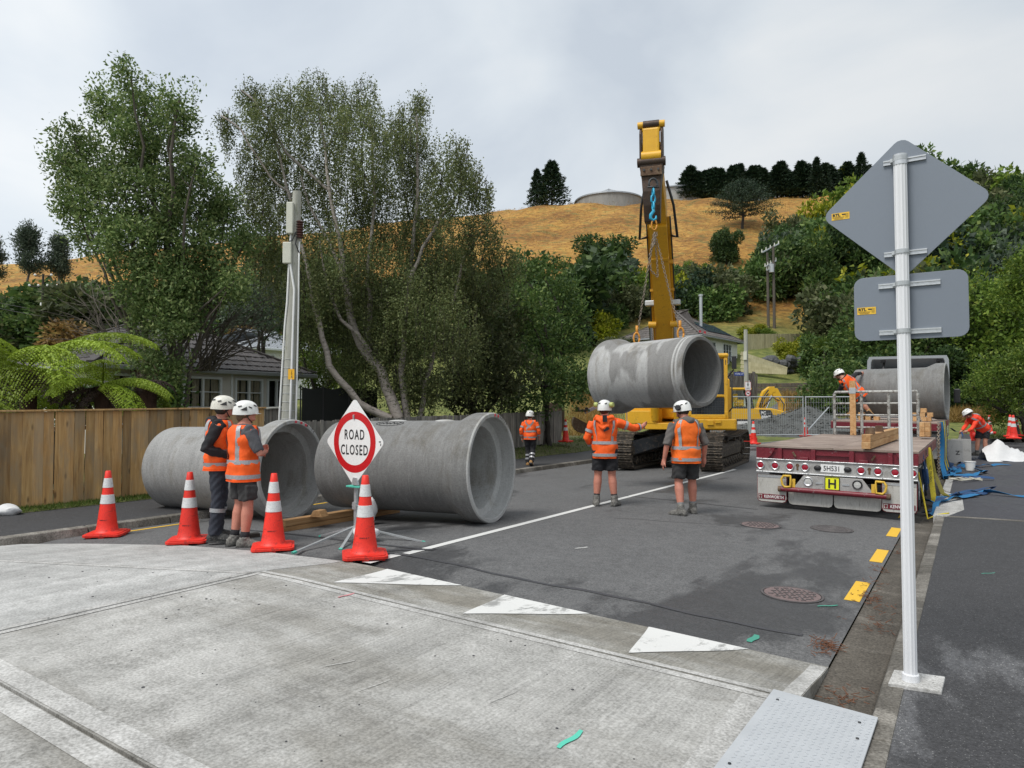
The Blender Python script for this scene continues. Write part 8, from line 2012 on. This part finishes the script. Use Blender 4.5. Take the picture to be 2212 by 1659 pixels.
    for s in 'LR':
        an = J['ank'+s]; td = Vector(J['toe'+s]).normalized(); fu = Vector(J.get('soleup'+s, (0, 0, 1))).normalized(); sx = td.cross(fu).normalized(); fu = sx.cross(td)
        FM = Matrix((sx, td, fu)).transposed().to_4x4(); FM.translation = an-fu*.08*k      # y toe, z up from sole
        b = MB(); up = (J['knee'+s]-an).normalized(); b.tube([FM @ Vector((0, -.01, .05)), an, an+up*(.10 if not cfg.get('lowboot') else .05)*k], [.062*k, .056*k, .056*k], 14)
        b.loft([[FM @ Vector((x*w, y, z)) for x, z in ((-1, .02), (1, .02), (1.0, h*.55), (.6, h), (-.6, h), (-1.0, h*.55))] for y, w, h in ((-.09, .038, .09), (-.045, .046, .12), (.03, .048, .125), (.10, .052, .10), (.15, .052, .085), (.19, .043, .07), (.208, .022, .048))])
        bo = remesh(b, 'boot', M[cfg.get('boot', 'boot')], root, .010, 4, .003, .06)
        b = MB(FM); b.prism([(-.036, -.095), (.036, -.095), (.046, -.03), (.05, .10), (.046, .16), (.028, .208), (-.028, .208), (-.046, .16), (-.05, .10), (-.046, -.03)], -.004, .022); b.build('sole', M['boot_dark'], bo, bevel=.004)
        b = MB(FM)
        for q in range(5): b.tube([(-.03, .05+.018*q, .108-.006*q), (.03, .06+.018*q, .106-.006*q)], .004, 4)
        b.build('lace', M['black'], bo)['kind'] = 'stuff'
        if lg == 'shorts': b = MB(); b.tube([an+up*.02, an+up*(.15 if not cfg.get('lowboot') else .11)*k], [.052*k, .049*k], 14); b.build('sock', M[cfg.get('sock', 'cloth_black')], root, smooth=True)
    return root
def stand(a, k=1., **over):
    """standing joints, facing a degrees right of the camera's forward; local x right, y ahead"""
    J = dict(pelvis=(0, 0, .97), chest=(0, 0, 1.36), neck=(0, .01, 1.475), head=(0, .035, 1.605), hipL=(-.10, 0, .93), hipR=(.10, 0, .93), kneeL=(-.115, .015, .50), kneeR=(.115, .015, .50), ankL=(-.13, -.02, .08), ankR=(.13, -.02, .08),
             shL=(-.19, 0, 1.385), shR=(.19, 0, 1.385), elL=(-.275, -.03, 1.10), elR=(.275, -.03, 1.10), wrL=(-.285, .06, .86), wrR=(.285, .06, .86), toeL=(-.2, 1, 0), toeR=(.2, 1, 0), face=(0, 1, -.02), palmL=(0, 1, 0), palmR=(0, -1, 0))
    J.update(over); Rz = Matrix.Rotation(YAW-R(a), 3, 'Z'); D = ('toeL', 'toeR', 'face', 'palmL', 'palmR', 'handL', 'handR', 'headup')
    return {q: Rz @ (Vector(v)*(1 if q in D else k)) for q, v in J.items()}
def at(x, y, z): 
    p = WZ(x, y, z)
    return Vector((p.x, p.y, z))
# man with black sleeves, back left
p = at(470, 1160, .0); p = Vector((p.x, p.y, -.035)); 
person('worker with black hoodie sleeves and navy trousers, left of the pair by the cones', p,
       stand(72, 1.045, elL=(-.29, -.12, 1.12), wrL=(-.20, .14, .99), elR=(.25, -.13, 1.12), wrR=(.17, .14, 1.02), face=(-.15, 1, .0), kneeL=(-.13, .02, .5), ankL=(-.15, -.03, .08), head=(.02, .06, 1.605)),
       dict(shirt='cloth_black', sleeve=2., name='hoodie', hood=True, vest='hivis', bands=(.22, -.10), hem=-.24), dict(k=1.05, helmet='helmet_dirty', leg='trousers', legm='cloth_navy', boot='boot_dark', legbands=(.30,), skin='skin_red'))
p = at(523, 1180, -.06)
person('worker in orange vest and grey cargo shorts with folded arms, beside the third cone', p,
       stand(46, 1.02, elL=(-.29, .07, 1.13), wrL=(-.02, .25, 1.17), elR=(.30, .07, 1.12), wrR=(.04, .26, 1.13), face=(.55, 1, .03), toeL=(-.15, 1, 0), toeR=(.75, .8, 0), handL=(1, .1, .05), handR=(-1, .1, .0), palmL=(0, 0, 1), palmR=(0, 0, 1), ankL=(-.10, -.06, .08), ankR=(.11, -.02, .08)),
       dict(shirt='cloth_grey', sleeve=.92, name='tshirt', vest='hivis', bands=(.10, -.26), hem=-.37), dict(k=1.05, leg='shorts', legm='cloth_char', cargo=True, hair='hair_lt', longhair=True, skin='skin_red', lowboot=True, curl=.3))
# man pointing
p = at(1307, 1093, -.01)
person('worker in long sleeved orange jacket pointing with his right arm below the hanging pipe', p,
       stand(12, 1.02, elR=(.45, .12, 1.285), wrR=(.60, .34, 1.30), handR=(.5, .7, .45), palmR=(.2, -.3, 1), elL=(-.29, -.0, 1.12), wrL=(-.22, .18, .98), face=(.18, 1, .05), ankL=(-.14, -.03, .08), ankR=(.16, -.02, .08), toeR=(.35, 1, 0)),
       dict(shirt='hivis', sleeve=1.9, name='jacket', jacket=True, bighood=True, bands=(.16, -.25), hem=-.37), dict(k=1.06, leg='shorts', legm='cloth_black', hemk=.80, muffs=('muff_green', True), skin='skin_red', curl=.15))
p = at(1483, 1113, -.05)
person('worker in orange vest over grey brown hoodie, arms hanging, right of the pointing man', p,
       stand(-6, 1.035, elL=(-.31, -.05, 1.10), wrL=(-.345, .0, .84), elR=(.29, -.03, 1.10), wrR=(.31, .06, .86), face=(-.75, 1, -.12), toeL=(-.75, .7, 0), toeR=(.1, 1, 0), ankL=(-.12, -.10, .08), ankR=(.15, .12, .08), kneeR=(.125, .09, .5), head=(-.035, .075, 1.60)),
       dict(shirt='cloth_hood', sleeve=1.12, name='hoodie', hood=True, vest='hivis_lite', bands=(.12, -.24), hem=-.35), dict(k=1.07, leg='shorts', legm='cloth_char', muffs=('black', False), sock='sock', skin='skin_red', curl=.5))
p = at(1145, 1006, -.03)
person('distant worker walking away past the grey paling fence in orange shirt and black trousers', p,
       stand(12, .91, elL=(-.28, -.06, 1.12), wrL=(-.27, .05, .89), elR=(.28, .0, 1.12), wrR=(.27, .14, .92), kneeL=(-.08, .10, .52), ankL=(-.075, .02, .08), kneeR=(.09, .04, .52), ankR=(.08, -.24, .14), face=(.35, 1, -.05), toeR=(0, 1, -.5), soleupR=(0, .4, 1)),
       dict(shirt='hivis', sleeve=1.85, name='shirt', jacket=True, hood=False, bands=(.28, -.12), hem=-.26, braces='x'), dict(k=.95, leg='trousers', legm='cloth_black', boot='boot_tan', legbands=(.42, .68)))
# man leaning over the pipe on the truck: joints placed from their bearings
o = Vector(WD(1838, 900, 19.6)); o.z = 1.36
def q(x, y, d): return WD(x, y, d)-o
person('worker leaning over the pipe on the truck deck in orange vest and black shorts', o,
       dict(pelvis=q(1853, 850, 19.75), chest=q(1829, 824, 19.8), neck=q(1819, 814, 19.8), head=q(1812, 809, 19.9), hipL=q(1848, 857, 19.75), hipR=q(1860, 856, 19.65), kneeL=q(1842, 876, 19.95), kneeR=q(1866, 874, 19.55), ankL=q(1838, 893, 19.6), ankR=q(1879, 890, 19.5),
            shL=q(1820, 832, 19.75), shR=q(1839, 817, 19.85), elL=q(1813, 845, 19.9), elR=q(1849, 808, 20.0), wrL=q(1815, 842, 20.1), wrR=q(1860, 806, 20.2), toeL=Vector((sA*-1, cA, 0)), toeR=Vector((.6, .5, -.7)), soleupR=Vector((-.6, -.3, .8)), face=Vector((-sA-.6, cA*.6, -.55)), headup=Vector((-.5, .3, .5)), palmL=(0, 0, 1), palmR=(0, 0, 1)),
       dict(shirt='cloth_black', sleeve=1.95, name='hoodie', vest='hivis', bands=(.22, -.12), hem=-.25), dict(k=.98, leg='shorts', legm='cloth_char', boot='boot_tan', skin='skin'))
o = Vector(at(2112, 988, -.0)); Y7 = 23.0
o = WZ(2112, 988, .10); Yd = to_cam(o.x, o.y)[1]
person('worker in red orange top bending over beside the truck, handling blue straps', o,
       dict(pelvis=q(2124, 926, Yd), chest=q(2104, 904, Yd-.1), neck=q(2093, 899, Yd-.1), head=q(2090, 894, Yd-.15), hipL=q(2116, 932, Yd+.05), hipR=q(2131, 932, Yd-.05), kneeL=q(2112, 955, Yd+.05), kneeR=q(2128, 955, Yd-.05), ankL=q(2110, 979, Yd+.1), ankR=q(2130, 979, Yd),
            shL=q(2093, 906, Yd+.05), shR=q(2112, 905, Yd-.2), elL=q(2086, 920, Yd), elR=q(2099, 927, Yd-.25), wrL=q(2078, 930, Yd-.05), wrR=q(2090, 931, Yd-.2), toeL=Vector((-.8, .5, 0)), toeR=Vector((-.7, .6, 0)), face=Vector((-.75, .1, -.5)), headup=Vector((-.3, .2, .8)), palmL=(0, 0, 1), palmR=(0, 0, 1)),
       dict(shirt='hivis_red', sleeve=1.95, name='top', jacket=True, bands=(.30, -.10), hem=-.22, armbands=()), dict(k=.98, leg='shorts', legm='cloth_black', hemk=.66, boot='boot_dark', sock='sock'))
b = MB(); b.strip([WD(2054, 925, 22.5), WD(2064, 932, 22.6), WD(2078, 933, Yd-.1), WD(2080, 945, Yd-.15), WD(2079, 958, Yd-.1)], .09, [(0, 0, 1), (0, 0, 1), (0, .3, 1), (1, 0, .3), (1, 0, .2)]); tag(b.build('hand_strap', M['strap_navy']), 'dark blue strap held in the gloved hands of the bending worker', 'strap')
